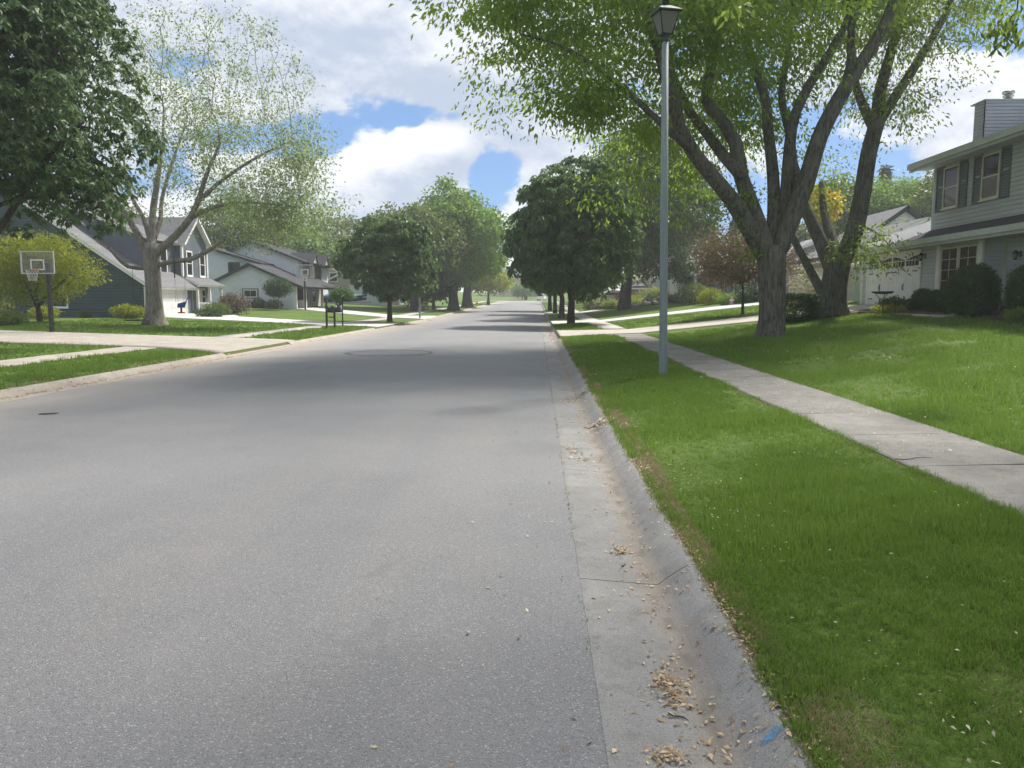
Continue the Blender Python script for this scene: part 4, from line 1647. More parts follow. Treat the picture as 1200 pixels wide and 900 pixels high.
sk.colonize(A, .36, 4.5, .50, 80, .18, .03, start_r=.13)
sk.finish(.0055, 2.3, .08)
tp, td = sk.tips(.0105)
C1, O1 = tp, td
V1 = crown_leaves(C1, O1, 7, .20, .145, .55, .35, 'spray', .8)
C, O = envelope([px_ell(330, 245, LY - .5, 82, 52, 3.2), px_ell(262, 235, LY + 1.5, 40, 30, 2, 7), px_ell(350, 185, LY, 42, 46, 3.0, 9), px_ell(240, 160, LY, 110, 80, 4.5, 16)], 1900, .7, .2, 13)
V2 = crown_leaves(C, O, 7, .30, .15, .55, .4, 'spray', .5)
tree('shade_tree', 'thinly leafed tree with open branches and two swings on the left lawn', b, sk, np.concatenate([V1, V2]), M['bark_pale'], M['lf_sparse'], flare=.75)
SWING_TREE = b

# --- the dark dense tree at the left edge
DY = 22.0
b = (P(-70, 392, DY).x, DY + .5, 0)
b = (b[0], b[1], gz(b[0], b[1]))
sk = Skel()
pl = lambda pts, dy=0.0: [tuple(P(x, y, DY + dy * k / max(len(pts) - 1, 1))) for k, (x, y) in enumerate(pts)]
sk.limb([(b[0], b[1], b[2] - .2), tuple(P(-66, 340, DY)), tuple(P(-55, 290, DY)), tuple(P(-50, 200, DY)), tuple(P(-50, 60, DY))], .30, .12, .35)
sk.limb(pl([(-55, 330), (-20, 292), (8, 256), (28, 222), (60, 180), (100, 140)], -.5), .13, .04, .35)
sk.limb(pl([(-52, 280), (0, 240), (60, 230), (110, 236)], 1.5), .09, .03, .35)
ells = [px_ell(24, 105, DY, 136, 140, 4.2), px_ell(-80, 50, DY, 150, 180, 4.5), px_ell(110, 220, DY + .5, 54, 60, 2.2), px_ell(5, 172, DY, 85, 58, 3.0), px_ell(-20, -60, DY, 130, 110, 4)]
A, _ = envelope(ells, 360, .5, .15, 17)
sk.colonize(A, .42, 5, .8, 60, .15, 0)
sk.finish(.011, 2.2, .12)
C, O = envelope([(e[0], e[1], e[2], e[3] - .25, e[4] - .25, e[5] - .25) for e in ells], 1250, .2, .13, 17)
C, O = domes(C, O, 9, .48)
V = crown_leaves(C, O, 7, .16, .165, .44, .8, 'whorl')
C, O = envelope(ells, 3600, .6, .12, 18)
V = np.concatenate([V, crown_leaves(C, O, 7, .16, .20, .42, .8, 'whorl')])
tree('street_tree', 'dark dense leafy tree filling the upper left corner', b, sk, V, M['bark_dark'], M['lf_darkleft'], flare=.4)

# --- the row of round-crowned trees along the right kerb
def row_tree(lab, px, py, crown_px, top_py, nclump, group):
    g = at(px, py)
    Y = g[1]
    r = crown_px / 2 * Y / FPX
    h = P(px, top_py, Y).z - g[2]
    return simple_tree('street_tree', lab, g, h, r, 1.75, .23, M['lf_chest'], M['bark_dark'], nclump, 7, .30 if Y < 70 else .36, .2, 'whorl', group, droop=.85, wr=.42, lump=.10, shell=.22, natt=150, step=.45, top=.82, flare=.35, dome=.48)


grp = 'round crowned trees lining the right kerb'
t1 = row_tree('nearest round crowned dark tree of the row along the right kerb', 669, 380.5, 160, 184, 5200, grp)
t2 = row_tree('second round crowned tree of the kerb row, half hidden behind the nearest', 658, 373.2, 112, 225, 2600, grp)
t3 = copy_tree(t2)
g = at(650.5, 367.2)
t3.location, t3.rotation_euler = g, (0, 0, 2.1)
t3['label'] = 'third round crowned tree of the kerb row, second from the far end'
t4 = copy_tree(t2)
g = at(644.5, 363.6)
t4.location, t4.rotation_euler, t4.scale = g, (0, 0, 4.0), (1.05, 1.05, .95)
t4['label'] = 'farthest round crowned tree of the kerb row'

# --- the tall dark tree on the lawn behind the row
g = at(731, 362.5)
simple_tree('oak_tree', 'tall dark broad tree among the garden stones behind the kerb row', g, P(731, 148, g[1]).z - g[2], 84 * g[1] / FPX, 3.0, .56, M['lf_oak'], M['bark_dark'], 6500, 9, .30, .36, 'spray', None, .35, .6, dome=.9, lump=.16, shell=.36, natt=220, step=.7, lean=(1.6, 0), flare=.6)

# --- left verge: dark round tree, bright green pair
g = at(457, 377.5)
simple_tree('street_tree', 'dark round crowned tree on the left verge beside the grey post', g, P(457, 250, g[1]).z - g[2], 58 * g[1] / FPX, 1.7, .19, M['lf_chest'], M['bark_dark'], 3600, 7, .28, .2, 'whorl', None, .85, .42, dome=.45, lump=.13, shell=.26, natt=130, step=.45, lean=(0.1, 0), flare=.35)
g = at(532, 363.5)
simple_tree('maple_tree', 'tall bright green tree with forked trunk by the left kerb', (g[0], g[1], g[2]), P(530, 218, g[1]).z - g[2], 58 * g[1] / FPX, 2.6, .62, M['lf_maple'], M['bark_dark'], 3900, 8, .36, .40, 'spray', None, .3, .6, dome=.85, lump=.2, shell=.36, natt=170, step=.8, top=.74, lean=(-.2, 0), flare=.5)
g = at(547, 359.6)
simple_tree('maple_tree', 'bright green tree right behind the forked one, near the yellow hydrant', (g[0], g[1], g[2]), P(550, 242, g[1]).z - g[2], 40 * g[1] / FPX, 3.2, .70, M['lf_maple'], M['bark_dark'], 2900, 8, .38, .42, 'spray', None, .3, .6, dome=.85, lump=.2, shell=.36, natt=130, step=.9, top=.8, lean=(.6, 0), flare=.5)
g = (-13.6, 84, gz(-13.6, 84))
simple_tree('maple_tree', 'mid green tree behind the dark round crowned tree of the left verge', g, P(490, 240, 84).z - g[2], 5.4, 3.0, .34, M['lf_back'], M['bark_dark'], 2200, 8, .36, .40, 'spray', None, .3, .6, dome=.8, natt=110, step=.8)

# --- lime tree by the basketball hoop, crab apple on the right, grafted ornamentals
JY = 39.0
b = P(47, 379, JY)
b = (b.x, JY, gz(b.x, JY))
sk = Skel()
pl = lambda pts, dy=0.0: [tuple(P(x, y, JY + dy * k / max(len(pts) - 1, 1))) for k, (x, y) in enumerate(pts)]
sk.limb([(b[0], b[1], b[2] - .1), tuple(P(45, 362, JY)), tuple(P(39, 348, JY)), tuple(P(28, 330, JY))], .13, .08, .25)
sk.limb(pl([(44, 360), (58, 344), (72, 332), (82, 322)], -.4), .09, .05, .25)
sk.limb(pl([(42, 354), (44, 336), (46, 318), (48, 300)], .6), .08, .04, .25)
ells = [px_ell(24, 322, JY, 42, 36, 1.9), px_ell(76, 320, JY, 38, 36, 1.8), px_ell(44, 296, JY, 46, 27, 1.8), px_ell(-20, 330, JY, 30, 36, 1.6)]
A, _ = envelope(ells, 220, .5, .15, 21)
sk.colonize(A, .25, 3, .4, 50, .2, 0, start_r=.1)
sk.finish(.008, 2.2, .05)
C, O = envelope(ells, 2500, .42, .22, 21)
V = crown_leaves(C, O, 8, .17, .14, .40, .30, 'spray', .35)
tree('ornamental_tree', 'yellow green low spreading tree behind the basketball hoop', b, sk, V, M['bark_dark'], M['lf_yellowgreen'], flare=.3)

g = at(870.5, 368.5)
simple_tree('crab_apple_tree', 'bronze leafed small tree on a thin trunk between the two right driveways', g, P(865, 272, g[1]).z - g[2], 62 * g[1] / FPX, 1.35, .085, M['lf_crab'], M['bark_dark'], 2300, 7, .13, .22, 'spray', None, .35, .45, lump=.28, shell=.42, natt=170, step=.3, top=.75, flare=.2, lean=(-.25, 0), clear=1.1)
g = (P(327, 362, 67).x, 67, 0)
g = (g[0], g[1], gz(g[0], g[1]))
simple_tree('grafted_tree', 'umbrella shaped small green tree in front of the light blue garage gable', g, P(327, 325, 67).z - g[2], 1.25, 1.15, .05, M['lf_box'], M['bark_pale'], 750, 7, .14, .14, 'spray', None, .6, .5, lump=.12, shell=.3, natt=50, step=.25, flare=.1)
g = at(381.5, 385)
g = (g[0] - .1, 44.0, gz(g[0] - .1, 44.0))
sk = Skel()
sk.limb([(g[0], g[1], g[2] - .1), (g[0], g[1], g[2] + 1.0), (g[0] + .02, g[1], g[2] + 1.75)], .045, .035, .2)
ells = [(g[0] + .02, g[1], g[2] + 1.88, .62, .62, .30)]
A, _ = envelope(ells, 40, .5, .1, 24)
sk.colonize(A, .2, 2, .25, 20, .15, 0, start_r=.05).finish(.008, 2.2, .02)
C, O = envelope(ells, 520, .3, .12, 24)
C[:, 2] -= np.hypot(C[:, 0] - g[0], C[:, 1] - g[1]) ** 2 * .25
tree('grafted_tree', 'small dark umbrella shaped tree on a straight stem beside the mailboxes', g, sk, crown_leaves(C, O, 8, .10, .10, .5, .7), M['bark_dark'], M['lf_chest'])

# --- farther trees
def bg(label, px, py, Y, rpx, top, z0, leaf, n=700, size=.45, name='tree', trunk=.22, group=None, mode='spray', **kw):
    x = P(px, 352, Y).x
    z = gz(x, Y)
    return simple_tree(name, label, (x, Y, z), P(px, top, Y).z - z, rpx * Y / FPX, z0, trunk, leaf, M['bark_dark'], int(n * 1.3), 8, size * .9, size * 1.0, mode, group, .3, .6, dome=size * 2.0, natt=60, step=1.0, lump=.22, shell=.4, **kw)


lb, lo, lm = M['lf_back'], M['lf_oak'], M['lf_maple']
bg('broad green tree rising behind the slate grey house with the front gable', 282, 330, 96, 62, 232, 4, lb, 1500, .42)
bg('green tree between the light blue house and the tan house', 402, 340, 118, 44, 248, 4, lb, 900, .5)
bg('tall mid green tree behind the roof of the light blue house', 352, 340, 112, 40, 262, 4, lm, 800, .5)
bg('dark tree filling the gap left of the forked bright tree', 508, 350, 92, 26, 296, 1.0, M['lf_conifer'], 900, .35, 'evergreen_tree')
bg('broad dark yew like tree in shade beside the tan garage', 488, 350, 98, 26, 318, .4, M['lf_conifer'], 600, .4, 'evergreen_tree')
bg('lime green roadside tree near the far street corner', 572, 352, 138, 26, 318, 2.2, M['lf_yellowgreen'], 800, .42, trunk=.25)
bg('small round green tree on the lawn across the far street', 612, 350, 208, 12, 334, 1.0, lm, 420, .5, trunk=.15)
bg('soft green tree behind the far brick house on its left', 585, 340, 262, 20, 318, 3, lb, 420, .8)
bg('green tree behind the far brick house on its right', 634, 340, 270, 22, 316, 3, lb, 420, .8)
bg('distant tree between the lime tree and the grey far house', 600, 340, 290, 20, 320, 3, lo, 380, .9)
bg('shaded tree behind the white parked cars', 692, 346, 112, 20, 296, 3.2, lo, 520, .5)
bg('drooping light green tree right of the white parked cars', 706, 346, 98, 18, 310, 2.0, lb, 600, .36)
bg('dark tree with a thin trunk left of the white parked cars', 683, 346, 128, 18, 288, 3.2, lo, 420, .55)
bg('farthest shaded tree of the lawns right of the road', 672, 350, 150, 22, 285, 3.5, lo, 420, .7)
bg('wide mid green tree over the pink roofed house', 745, 340, 142, 42, 250, 4, lb, 700, .6)
bg('tall green tree over the garage with the grey roof', 800, 330, 135, 40, 262, 4, lo, 700, .6)
bg('deep green tree behind the bronze tree', 905, 320, 92, 46, 262, 4, lb, 900, .45)
bg('big sunlit green tree behind the white gable house', 1052, 300, 78, 62, 208, 5, lm, 2000, .38)
bg('tall dark green tree left of the white gable', 985, 300, 84, 42, 212, 5, lo, 1400, .40)
bg('light green treetop showing above the upper roof of the grey house', 1128, 300, 70, 46, 186, 6, lb, 1300, .36)
bg('golden leafed tree behind the two grey trunks', 954, 300, 64, 12, 229, 6.8, M['lf_gold'], 900, .34)
bg('green tree at the far left edge behind the charcoal house', -40, 330, 80, 70, 210, 4, lb, 900, .5)
bg('treetop behind the charcoal roof', 118, 330, 92, 50, 226, 5, lb, 900, .45)

bg('green tree standing well left of the charcoal house', -230, 330, 62, 90, 190, 4, lo, 900, .45)
bg('mid green tree at the back of the left driveway', -420, 330, 52, 110, 170, 4, lb, 900, .45)


def conifer(label, px, Y, rpx, top):
    x = P(px, 352, Y).x
    z = gz(x, Y)
    H = P(px, top, Y).z - z
    R = rpx * Y / FPX
    sk = Skel()
    sk.limb([(x, Y, z - .1), (x, Y, z + H * .5), (x, Y, z + H)], .18, .03, 1.0)
    sk.finish(.02)
    n = 900
    t = RNG.uniform(.06, 1, n) ** .8
    a = RNG.uniform(0, 6.28, n)
    rr = R * (1 - t) * RNG.uniform(.55, 1.1, n) + .05
    C = np.stack([x + rr * np.cos(a), Y + rr * np.sin(a), z + t * H], 1)
    O = np.stack([np.cos(a), np.sin(a), np.full(n, -.25)], 1)
    tree('conifer_tree', label, (x, Y, z), sk, crown_leaves(C, O, 6, .22, .5, .3, .3), M['bark_dark'], M['lf_conifer'])


conifer('pointed evergreen left of the taller one, far behind the bronze tree', 829, 112, 14, 258)
conifer('taller pointed evergreen far behind the bronze tree', 859, 108, 17, 256)
conifer('slim dark evergreen behind the grey house upper window', 1030, 96, 14, 196)


# ------------------------------------------------------------------ shrubs
def shrub(label, c, r, h, leaf, n=320, size=.09, name='shrub', ry=None, K=8, lump=.14, group=None, boxy=False, cat='shrub', stems=5):
    x, y = c
    z = gz(x, y)
    ry = ry or r
    t = thing(name, label, cat, (x, y, z), 0, group)
    sk = Skel()
    sk.limb([(0, 0, -.05), (0, 0, h * .45)], .03, .02, .15)
    A, _ = envelope([(0, 0, h * .55, r * .8, ry * .8, h * .42)], 26, .5, lump)
    sk.colonize(A, .15, 4, .2, 25, .2, 0)
    sk.finish(.006, 2.2, .02)
    obj('stems', sk.mesh('stems'), M['bark_dark'], t)
    if boxy:
        C = RNG.uniform(-1, 1, (n, 3))
        m = np.abs(C).max(1, keepdims=True)
        C = C / m * RNG.uniform(.55, 1, (n, 1)) ** .5
        O = unit(C)
        C = C * np.array([r, ry, h * .48]) + np.array([0, 0, h * .5])
    else:
        C, O = envelope([(0, 0, h * .5, r, ry, h * .52)], n, .28 if lump > .1 else .16, lump)
    C[:, 2] = np.maximum(C[:, 2], .04)
    obj('foliage', leaf_mesh('foliage', crown_leaves(C, O, K, size * .9, size, .55, .1)), leaf, t)
    return t


pt = lambda px, Y: (P(px, 352, Y).x, Y)
shrub('clipped dark hedge block left of the forked trunk', pt(933, 30.2), .72, 1.06, M['lf_box'], 2600, .05, 'hedge', .55, boxy=True, cat='hedge')
shrub('loose cream flowering bush behind the clipped hedge block', pt(950, 33), .85, 1.75, M['lf_cream'], 420, .10, 'bush', lump=.25, cat='bush')
shrub('leftmost of the three low boxwoods along the grey house', (14.55, 29.7), .42, .78, M['lf_box'], 1100, .045, lump=.05, group='low boxwoods by the grey house')
shrub('middle low boxwood along the grey house', (14.55, 28.65), .43, .78, M['lf_box'], 1100, .045, lump=.05, group='low boxwoods by the grey house')
shrub('low boxwood nearest the large round shrub of the grey house', (14.55, 27.7), .43, .80, M['lf_box'], 1100, .045, lump=.05, group='low boxwoods by the grey house')
shrub('large round dark shrub under the double window of the grey house', (14.35, 26.0), .80, 1.60, M['lf_box'], 3200, .055, lump=.08)
shrub('tall dark shrub cut by the right picture edge', (14.55, 23.35), .62, 1.65, M['lf_box'], 2400, .055, lump=.08)
shrub('lime mound of leaves under the birdbath table', (13.4, 29.9), .55, .28, M['lf_yellowgreen'], 260, .07, 'ground_plant', cat='plant')
shrub('tufted leafy plant behind the birdbath table', (14.2, 31.0), .6, .42, M['lf_back'], 300, .10, 'ground_plant', cat='plant')
shrub('low scruffy plant in the bed at the right picture edge', (14.2, 22.9), .5, .35, M['lf_second'], 220, .09, 'ground_plant', cat='plant')
shrub('bright lime bush at the corner of the charcoal wall', (P(152, 370, 48).x, 48), .82, .80, M['lf_yellowgreen'], 420, .11)
shrub('pale green bush at the left edge by the driveway', (P(9, 380, 34.5).x, 34.5), .75, .62, M['lf_back'], 300, .10)
shrub('yellow green shrub under the spreading lime tree', (P(52, 372, 44).x, 44), .75, .75, M['lf_yellowgreen'], 260, .10)
shrub('tiny green bush against the middle of the charcoal wall', (P(98, 372, 49).x, 49.2), .35, .40, M['lf_back'], 120, .08)
shrub('bronze purple bush between the porch and the light blue gable', (P(273, 362, 58).x, 58), 1.0, 1.6, M['lf_purple'], 460, .13, lump=.25)
shrub('mounded green juniper left of the bronze purple bush', (P(254, 366, 56).x, 56), 1.05, .85, M['lf_back'], 340, .11, lump=.2)
shrub('flat green juniper right by the front porch step', (P(246, 366, 53.5).x, 53.5), .85, .55, M['lf_box'], 260, .11)
for px, r, h, lab in ((289, .42, .5, 'leftmost tiny round shrub under the small gable window'), (303, .55, .85, 'round shrub right of the small gable window'), (321, .75, .80, 'wide low shrub beside the umbrella shaped tree')):
    shrub(lab, (P(px, 352, 68.6).x, 68.6), r, h, M['lf_box'], 200, .12, group='shrubs along the light blue gable')
shrub('sprawling olive shrub by the porch of the pale ranch house', (P(814, 352, 66).x, 66), 1.55, 1.75, M['lf_back'], 420, .15)
shrub('rounded bright shrub in front of the ranch house windows', (P(834, 352, 62).x, 62), 1.1, 1.25, M['lf_yellowgreen'], 300, .14)
shrub('green leafy clump behind the pink marker', (P(853, 352, 56.5).x, 56.5), .85, .85, M['lf_maple'], 220, .13)
shrub('dark green shrub beside the pale car behind the bronze tree', (P(880, 352, 55.5).x, 55.5), 1.0, 1.5, M['lf_box'], 260, .14)
gd = [(697, 82, 1.0, .9, 'lf_back', 'grey green garden bush left of the oak trunk'), (708, 80, .8, 1.1, 'lf_cream', 'pale flowering garden bush nearest the white cars'), (717, 78, 1.0, .9, 'lf_second', 'light garden bush just left of the oak trunk'),
      (742, 84, 1.2, .9, 'lf_yellowgreen', 'yellow green garden shrub just right of the oak trunk'), (752, 88, 1.2, 1.1, 'lf_back', 'round garden shrub in front of the grey roofed garage'), (765, 92, 1.6, 1.5, 'lf_yellowgreen', 'tall lime shrub before the closed garage door'),
      (770, 84, 1.1, 1.0, 'lf_oak', 'dark garden shrub left of the lamp post'), (745, 78, 1.0, .6, 'lf_second', 'low spreading garden plant by the stones'), (783, 76, 1.2, .7, 'lf_back', 'low garden shrub just right of the lamp post')]
for px, Y, r, h, lf, lab in gd:
    shrub(lab, (P(px, 352, Y).x, Y), r, h, M[lf], 160, .2, 'garden_shrub')
for k, (px, Y, s) in enumerate(((738, 76, .35), (748, 75, .30), (757, 75, .45), (768, 75, .40), (774, 76, .28), (728, 74, .30))):
    x = P(px, 352, Y).x
    bm = bmesh.new()
    bmesh.ops.create_icosphere(bm, subdivisions=2, radius=1)
    for v in bm.verts:
        v.co = Vector((v.co.x * s * 1.5, v.co.y * s, v.co.z * s * .75)) * (1 + .15 * math.sin(v.co.x * 5 + k) + RNG.normal(0, .05))
    tag(obj('boulder', bm, M['stone'], loc=(x, Y, gz(x, Y) + s * .3)), ('grey garden boulder right of the oak trunk', 'small grey boulder beside the low spreading plant', 'largest pale boulder of the garden bed', 'wide boulder left of the lamp post', 'smallest boulder by the lamp post', 'boulder left of the oak trunk')[k], 'boulder', 'garden boulders')

# ------------------------------------------------------------------ houses
class Face:
    """a wall plane: u runs along the wall, v is world height, n points outwards"""
    def __init__(s, n, pos):
        s.n = Vector(n)
        s.u = Vector((-s.n.y, s.n.x, 0)).normalized()      # u x z = n
        s.pos = pos

    def p(s, c, z, d=0.0):
        """c is the world coordinate along the wall (x or y)"""
        if abs(s.n.x) > .5:
            return Vector((s.pos + s.n.x * d, c, z))
        return Vector((c, s.pos + s.n.y * d, z))

    def box(s, bm, c0, c1, z0, z1, d0, d1):
        a, b = s.p(c0, z0, d0), s.p(c1, z1, d1)
        box(bm, min(a.x, b.x), max(a.x, b.x), min(a.y, b.y), max(a.y, b.y), min(a.z, b.z), max(a.z, b.z))


def clip_band(poly, a, b):
    """clip a convex 2-D polygon to a <= v <= b"""
    for sgn, lim in ((1, a), (-1, -b)):
        out = []
        for i in range(len(poly)):
            p, q = poly[i], poly[(i + 1) % len(poly)]
            dp, dq = sgn * p[1] - lim, sgn * q[1] - lim
            if dp >= 0:
                out.append(p)
            if (dp > 0 > dq) or (dp < 0 < dq):
                t = dp / (dp - dq)
                out.append((p[0] + (q[0] - p[0]) * t, p[1] + (q[1] - p[1]) * t))
        poly = out
        if len(poly) < 3:
            return []
    return poly


def lap(bm, fn, poly, course, lift, back=None):
    """overlapping boards or shingle courses on the plane fn(u, v, depth)"""
    v0, v1 = min(p[1] for p in poly), max(p[1] for p in poly)
    v = v0
    while v < v1 - .004:
        e = min(v + course, v1)
        band = clip_band(poly, v, e)
        if len(band) >= 3:
            # board face standing proud, its upper edge sloping back under the next board
            w1 = v + course * .74
            for lo, hi in ((v, w1), (w1, e)):
                part = clip_band(band, lo, min(hi, e))
                if len(part) >= 3:
                    fl_ = lambda w: lift * (1.0 - .18 * (w - v) / course) if w <= w1 + 1e-9 and lo == v else (lift * .87 * max(0.0, 1 - (w - w1) / (course * .26)) + .002)
                    bm.faces.new([bm.verts.new(fn(u, w, fl_(w))) for u, w in part])
            lowp = sorted([q for q in band if abs(q[1] - v) < 1e-6])
            if len(lowp) >= 2:
                a, b = lowp[0], lowp[-1]
                bm.faces.new([bm.verts.new(fn(*q)) for q in ((a[0], v, 0), (b[0], v, 0), (b[0], v, lift), (a[0], v, lift))])
        v = e


def wall(parent, face, poly, mat, course=.15, lift=.030, thick=.22, name='wall'):
    """clapboard wall: boards outside, solid body behind"""
    bm = bmesh.new()
    lap(bm, lambda u, v, d: face.p(u, v, d), poly, course, lift)
    prism(bm, [face.p(u, v, -.004) for u, v in poly], face.n * -thick)
    bmesh.ops.recalc_face_normals(bm, faces=[f for f in bm.faces])
    return obj(name, bm, mat, parent)


def roof(parent, eave0, eave1, ridge1, ridge0, mat, trim, thick=.16, course=.15, name='roof', fascia=True):
    """one roof slope: shingle courses over a slab whose edges are the fascia and rakes"""
    e0, e1, r1, r0 = [Vector(p) for p in (eave0, eave1, ridge1, ridge0)]
    U = (e1 - e0).normalized()
    V = (r0 - e0) - U * (r0 - e0).dot(U)
    V.normalize()
    N = U.cross(V)
    if N.z < 0:
        N = -N
    flat = [((p - e0).dot(U), (p - e0).dot(V)) for p in (e0, e1, r1, r0)]
    bm = bmesh.new()
    lap(bm, lambda u, v, d: e0 + U * u + V * v + N * (d + .006), flat, course, .012)
    bmesh.ops.recalc_face_normals(bm, faces=bm.faces)
    for f in bm.faces:
        if f.normal.dot(N) < -.3:
            f.normal_flip()
    o = obj(name, bm, mat, parent)
    bm = bmesh.new()
    prism(bm, [e0, e1, r1, r0], N * -thick)
    bmesh.ops.recalc_face_normals(bm, faces=bm.faces)
    obj('fascia', bm, trim, o)
    return o


def window(parent, face, c0, c1, z0, z1, frame_m, cols=1, rows=2, curtain=None, fw=.07, proud=.09, rail=True, glass=None, sill=True):
    """frame standing proud of the boards, panes set back in it"""
    c0, c1 = min(c0, c1), max(c0, c1)
    bm = bmesh.new()
    face.box(bm, c0 - fw, c0, z0 - fw, z1 + fw, -.05, proud)
    face.box(bm, c1, c1 + fw, z0 - fw, z1 + fw, -.05, proud)
    face.box(bm, c0, c1, z1, z1 + fw, -.05, proud - .003)
    face.box(bm, c0, c1, z0 - fw, z0, -.05, proud - .003)
    w = obj('window', bm, frame_m, parent)
    bm = bmesh.new()
    mt = .022
    for k in range(1, cols):
        c = c0 + (c1 - c0) * k / cols
        face.box(bm, c - mt / 2, c + mt / 2, z0 + .002, z1 - .002, .054, .076)
    for k in range(1, rows):
        z = z0 + (z1 - z0) * k / rows
        h = .05 if rail and k * 2 == rows else mt
        face.box(bm, c0 + .002, c1 - .002, z - h / 2, z + h / 2, .054, .078)
    if len(bm.verts):
        obj('sash', bm, frame_m, w)
    else:
        bm.free()
    for k in range(rows if rail and rows == 2 else 1):
        bm = bmesh.new()
        n = rows if rail and rows == 2 else 1
        za, zb = z0 + (z1 - z0) * k / n, z0 + (z1 - z0) * (k + 1) / n
        face.box(bm, c0 + .001, c1 - .001, za + .003, zb - .003, .056, .062)
        obj('pane', bm, glass or M['glass'], w)
    bm = bmesh.new()
    face.box(bm, c0 + .001, c1 - .001, z0 + .001, z1 - .001, -.05, .046)
    obj('dark_inside', bm, M['room'], w)
    if curtain:
        bm = bmesh.new()
        k0, k1, kz0, kz1 = curtain
        n = 14
        prv = None
        for i in range(n + 1):
            u = c0 + (c1 - c0) * (k0 + (k1 - k0) * i / n)
            d = .050 + .002 * math.sin(i * 2.2)
            a, b = bm.verts.new(face.p(u, z0 + (z1 - z0) * kz0, d)), bm.verts.new(face.p(u, z0 + (z1 - z0) * kz1, d))
            if prv:
                bm.faces.new((prv[0], a, b, prv[1]))
            prv = (a, b)
        obj('curtain', bm, M['curtain'], w)
    if sill:
        bm = bmesh.new()
        face.box(bm, c0 - fw - .03, c1 + fw + .03, z0 - fw - .045, z0 - fw - .003, -.05, proud + .04)
        obj('sill', bm, frame_m, w)
    return w


def part_boxes(parent, name, face, mat, items):
    bm = bmesh.new()
    for it in items:
        face.box(bm, *it)
    return obj(name, bm, mat, parent)


# --- grey two-storey house on the right
H = thing('house', 'grey two storey house with dark shutters and an arched white garage door on the right', 'house', (15.3, 27, gz(15.3, 27)))
HX, HU = 15.3, 15.92


def hobj_fix(root):
    """children were made in world coordinates: keep them there"""
    for ch in root.children:
        ch.location = ch.location - root.location if ch.parent == root else ch.location


fl, fu, fr = Face((-1, 0, 0), HX), Face((-1, 0, 0), HU), Face((-1, 0, 0), HX + .62)
zb, ze = 1.0, 3.66
wall(H, fl, [(26.72, zb), (36.5, zb), (36.5, ze), (26.72, ze)], M['sage'])
wall(H, fr, [(18.5, 1.42), (26.5, 1.42), (26.5, ze), (18.5, ze)], M['sage'])
wall(H, Face((0, -1, 0), 26.72), [(HX + .002, zb), (HX + .60, zb), (HX + .60, ze), (HX + .002, ze)], M['sage'])
wall(H, fu, [(18.5, 4.0), (31.6, 4.0), (31.6, 6.78), (18.5, 6.78)], M['sage'])
wall(H, Face((0, 1, 0), 31.6), [(HU + .002, 4.0), (24, 4.0), (24, 6.78), (20.2, 8.7), (HU + .002, 6.78)], M['sage'])
wall(H, Face((0, 1, 0), 36.5), [(HX + .002, zb), (24, zb), (24, ze), (19.8, 5.5), (HX + .002, ze)], M['sage'])
# brick course under the recessed wall
bm = bmesh.new()
fr.box(bm, 18.5, 26.71, .6, 1.419, -.2, .004)
obj('brick_backing', bm, M['mortar'], H)
bm = bmesh.new()
box(bm, -.104, .104, -.02, .02, -.033, .033)
bm_me = bpy.data.meshes.new('brick')
bm.to_mesh(bm_me)
bm.free()
bm_me.materials.append(M['brick'])
for r in range(5):
    for k in range(16):
        y = 23.1 + k * .222 + (.111 if r % 2 else 0)
        if y > 26.55:
            continue
        o = bpy.data.objects.new('brick', bm_me)
        COL.objects.link(o)
        o.parent = H
        o.rotation_euler = (0, 0, math.pi / 2)
        o.location = (HX + .62 - .014 + RNG.normal(0, .002), y, 1.38 - r * .077)
# corner boards, soffit, fascia
part_boxes(H, 'corner_board', fu, M['trim_green'], [(31.52, 31.66, 4.05, 6.74, -.1, .03)])
part_boxes(H, 'corner_board', fl, M['white'], [(36.42, 36.56, zb, ze, -.1, .03)])
roof(H, (14.66, 18.3, 3.90), (14.66, 31.62, 3.90), (15.9, 31.62, 4.36), (15.9, 18.3, 4.36), M['shingle_dark'], M['trim_green'], .14)
roof(H, (14.66, 31.64, 3.90), (14.66, 36.9, 3.90), (19.9, 36.9, 5.78), (19.9, 31.64, 5.78), M['shingle_pale'], M['trim_green'], .14)
roof(H, (24.6, 36.9, 3.95), (24.6, 31.64, 3.95), (19.93, 31.64, 5.78), (19.93, 36.9, 5.78), M['shingle_pale'], M['trim_green'], .14)
roof(H, (15.22, 18.0, 7.02), (15.22, 32.25, 7.02), (20.2, 32.25, 8.85), (20.2, 18.0, 8.85), M['shingle'], M['trim_green'], .16)
roof(H, (24.8, 32.25, 7.02), (24.8, 18.0, 7.02), (20.23, 18.0, 8.85), (20.23, 32.25, 8.85), M['shingle'], M['trim_green'], .16)
bm = bmesh.new()
box(bm, 14.70, HX + .7, 18.3, 36.9, 3.66, 3.72)
box(bm, 15.27, HU + .05, 18.0, 32.2, 6.78, 6.83)
obj('soffit', bm, M['trim_green'], H)
bm = bmesh.new()
box(bm, 14.56, 14.655, 18.3, 36.9, 3.70, 3.90)
box(bm, 15.11, 15.215, 18.0, 32.25, 6.80, 7.02)
obj('gutter', bm, M['trim_green'], H)
bm = bmesh.new()
box(bm, 14.64, 14.69, 18.3, 36.9, 3.60, 3.705)
box(bm, 15.20, 15.27, 18.0, 32.25, 6.70, 6.805)
obj('fascia_board', bm, M['trim_green'], H)
bm = bmesh.new()
tube(bm, [(HX - .06, 36.62, 3.66), (HX - .06, 36.62, 1.1)], .045, 8)
obj('downspout', bm, M['trim_green'], H)
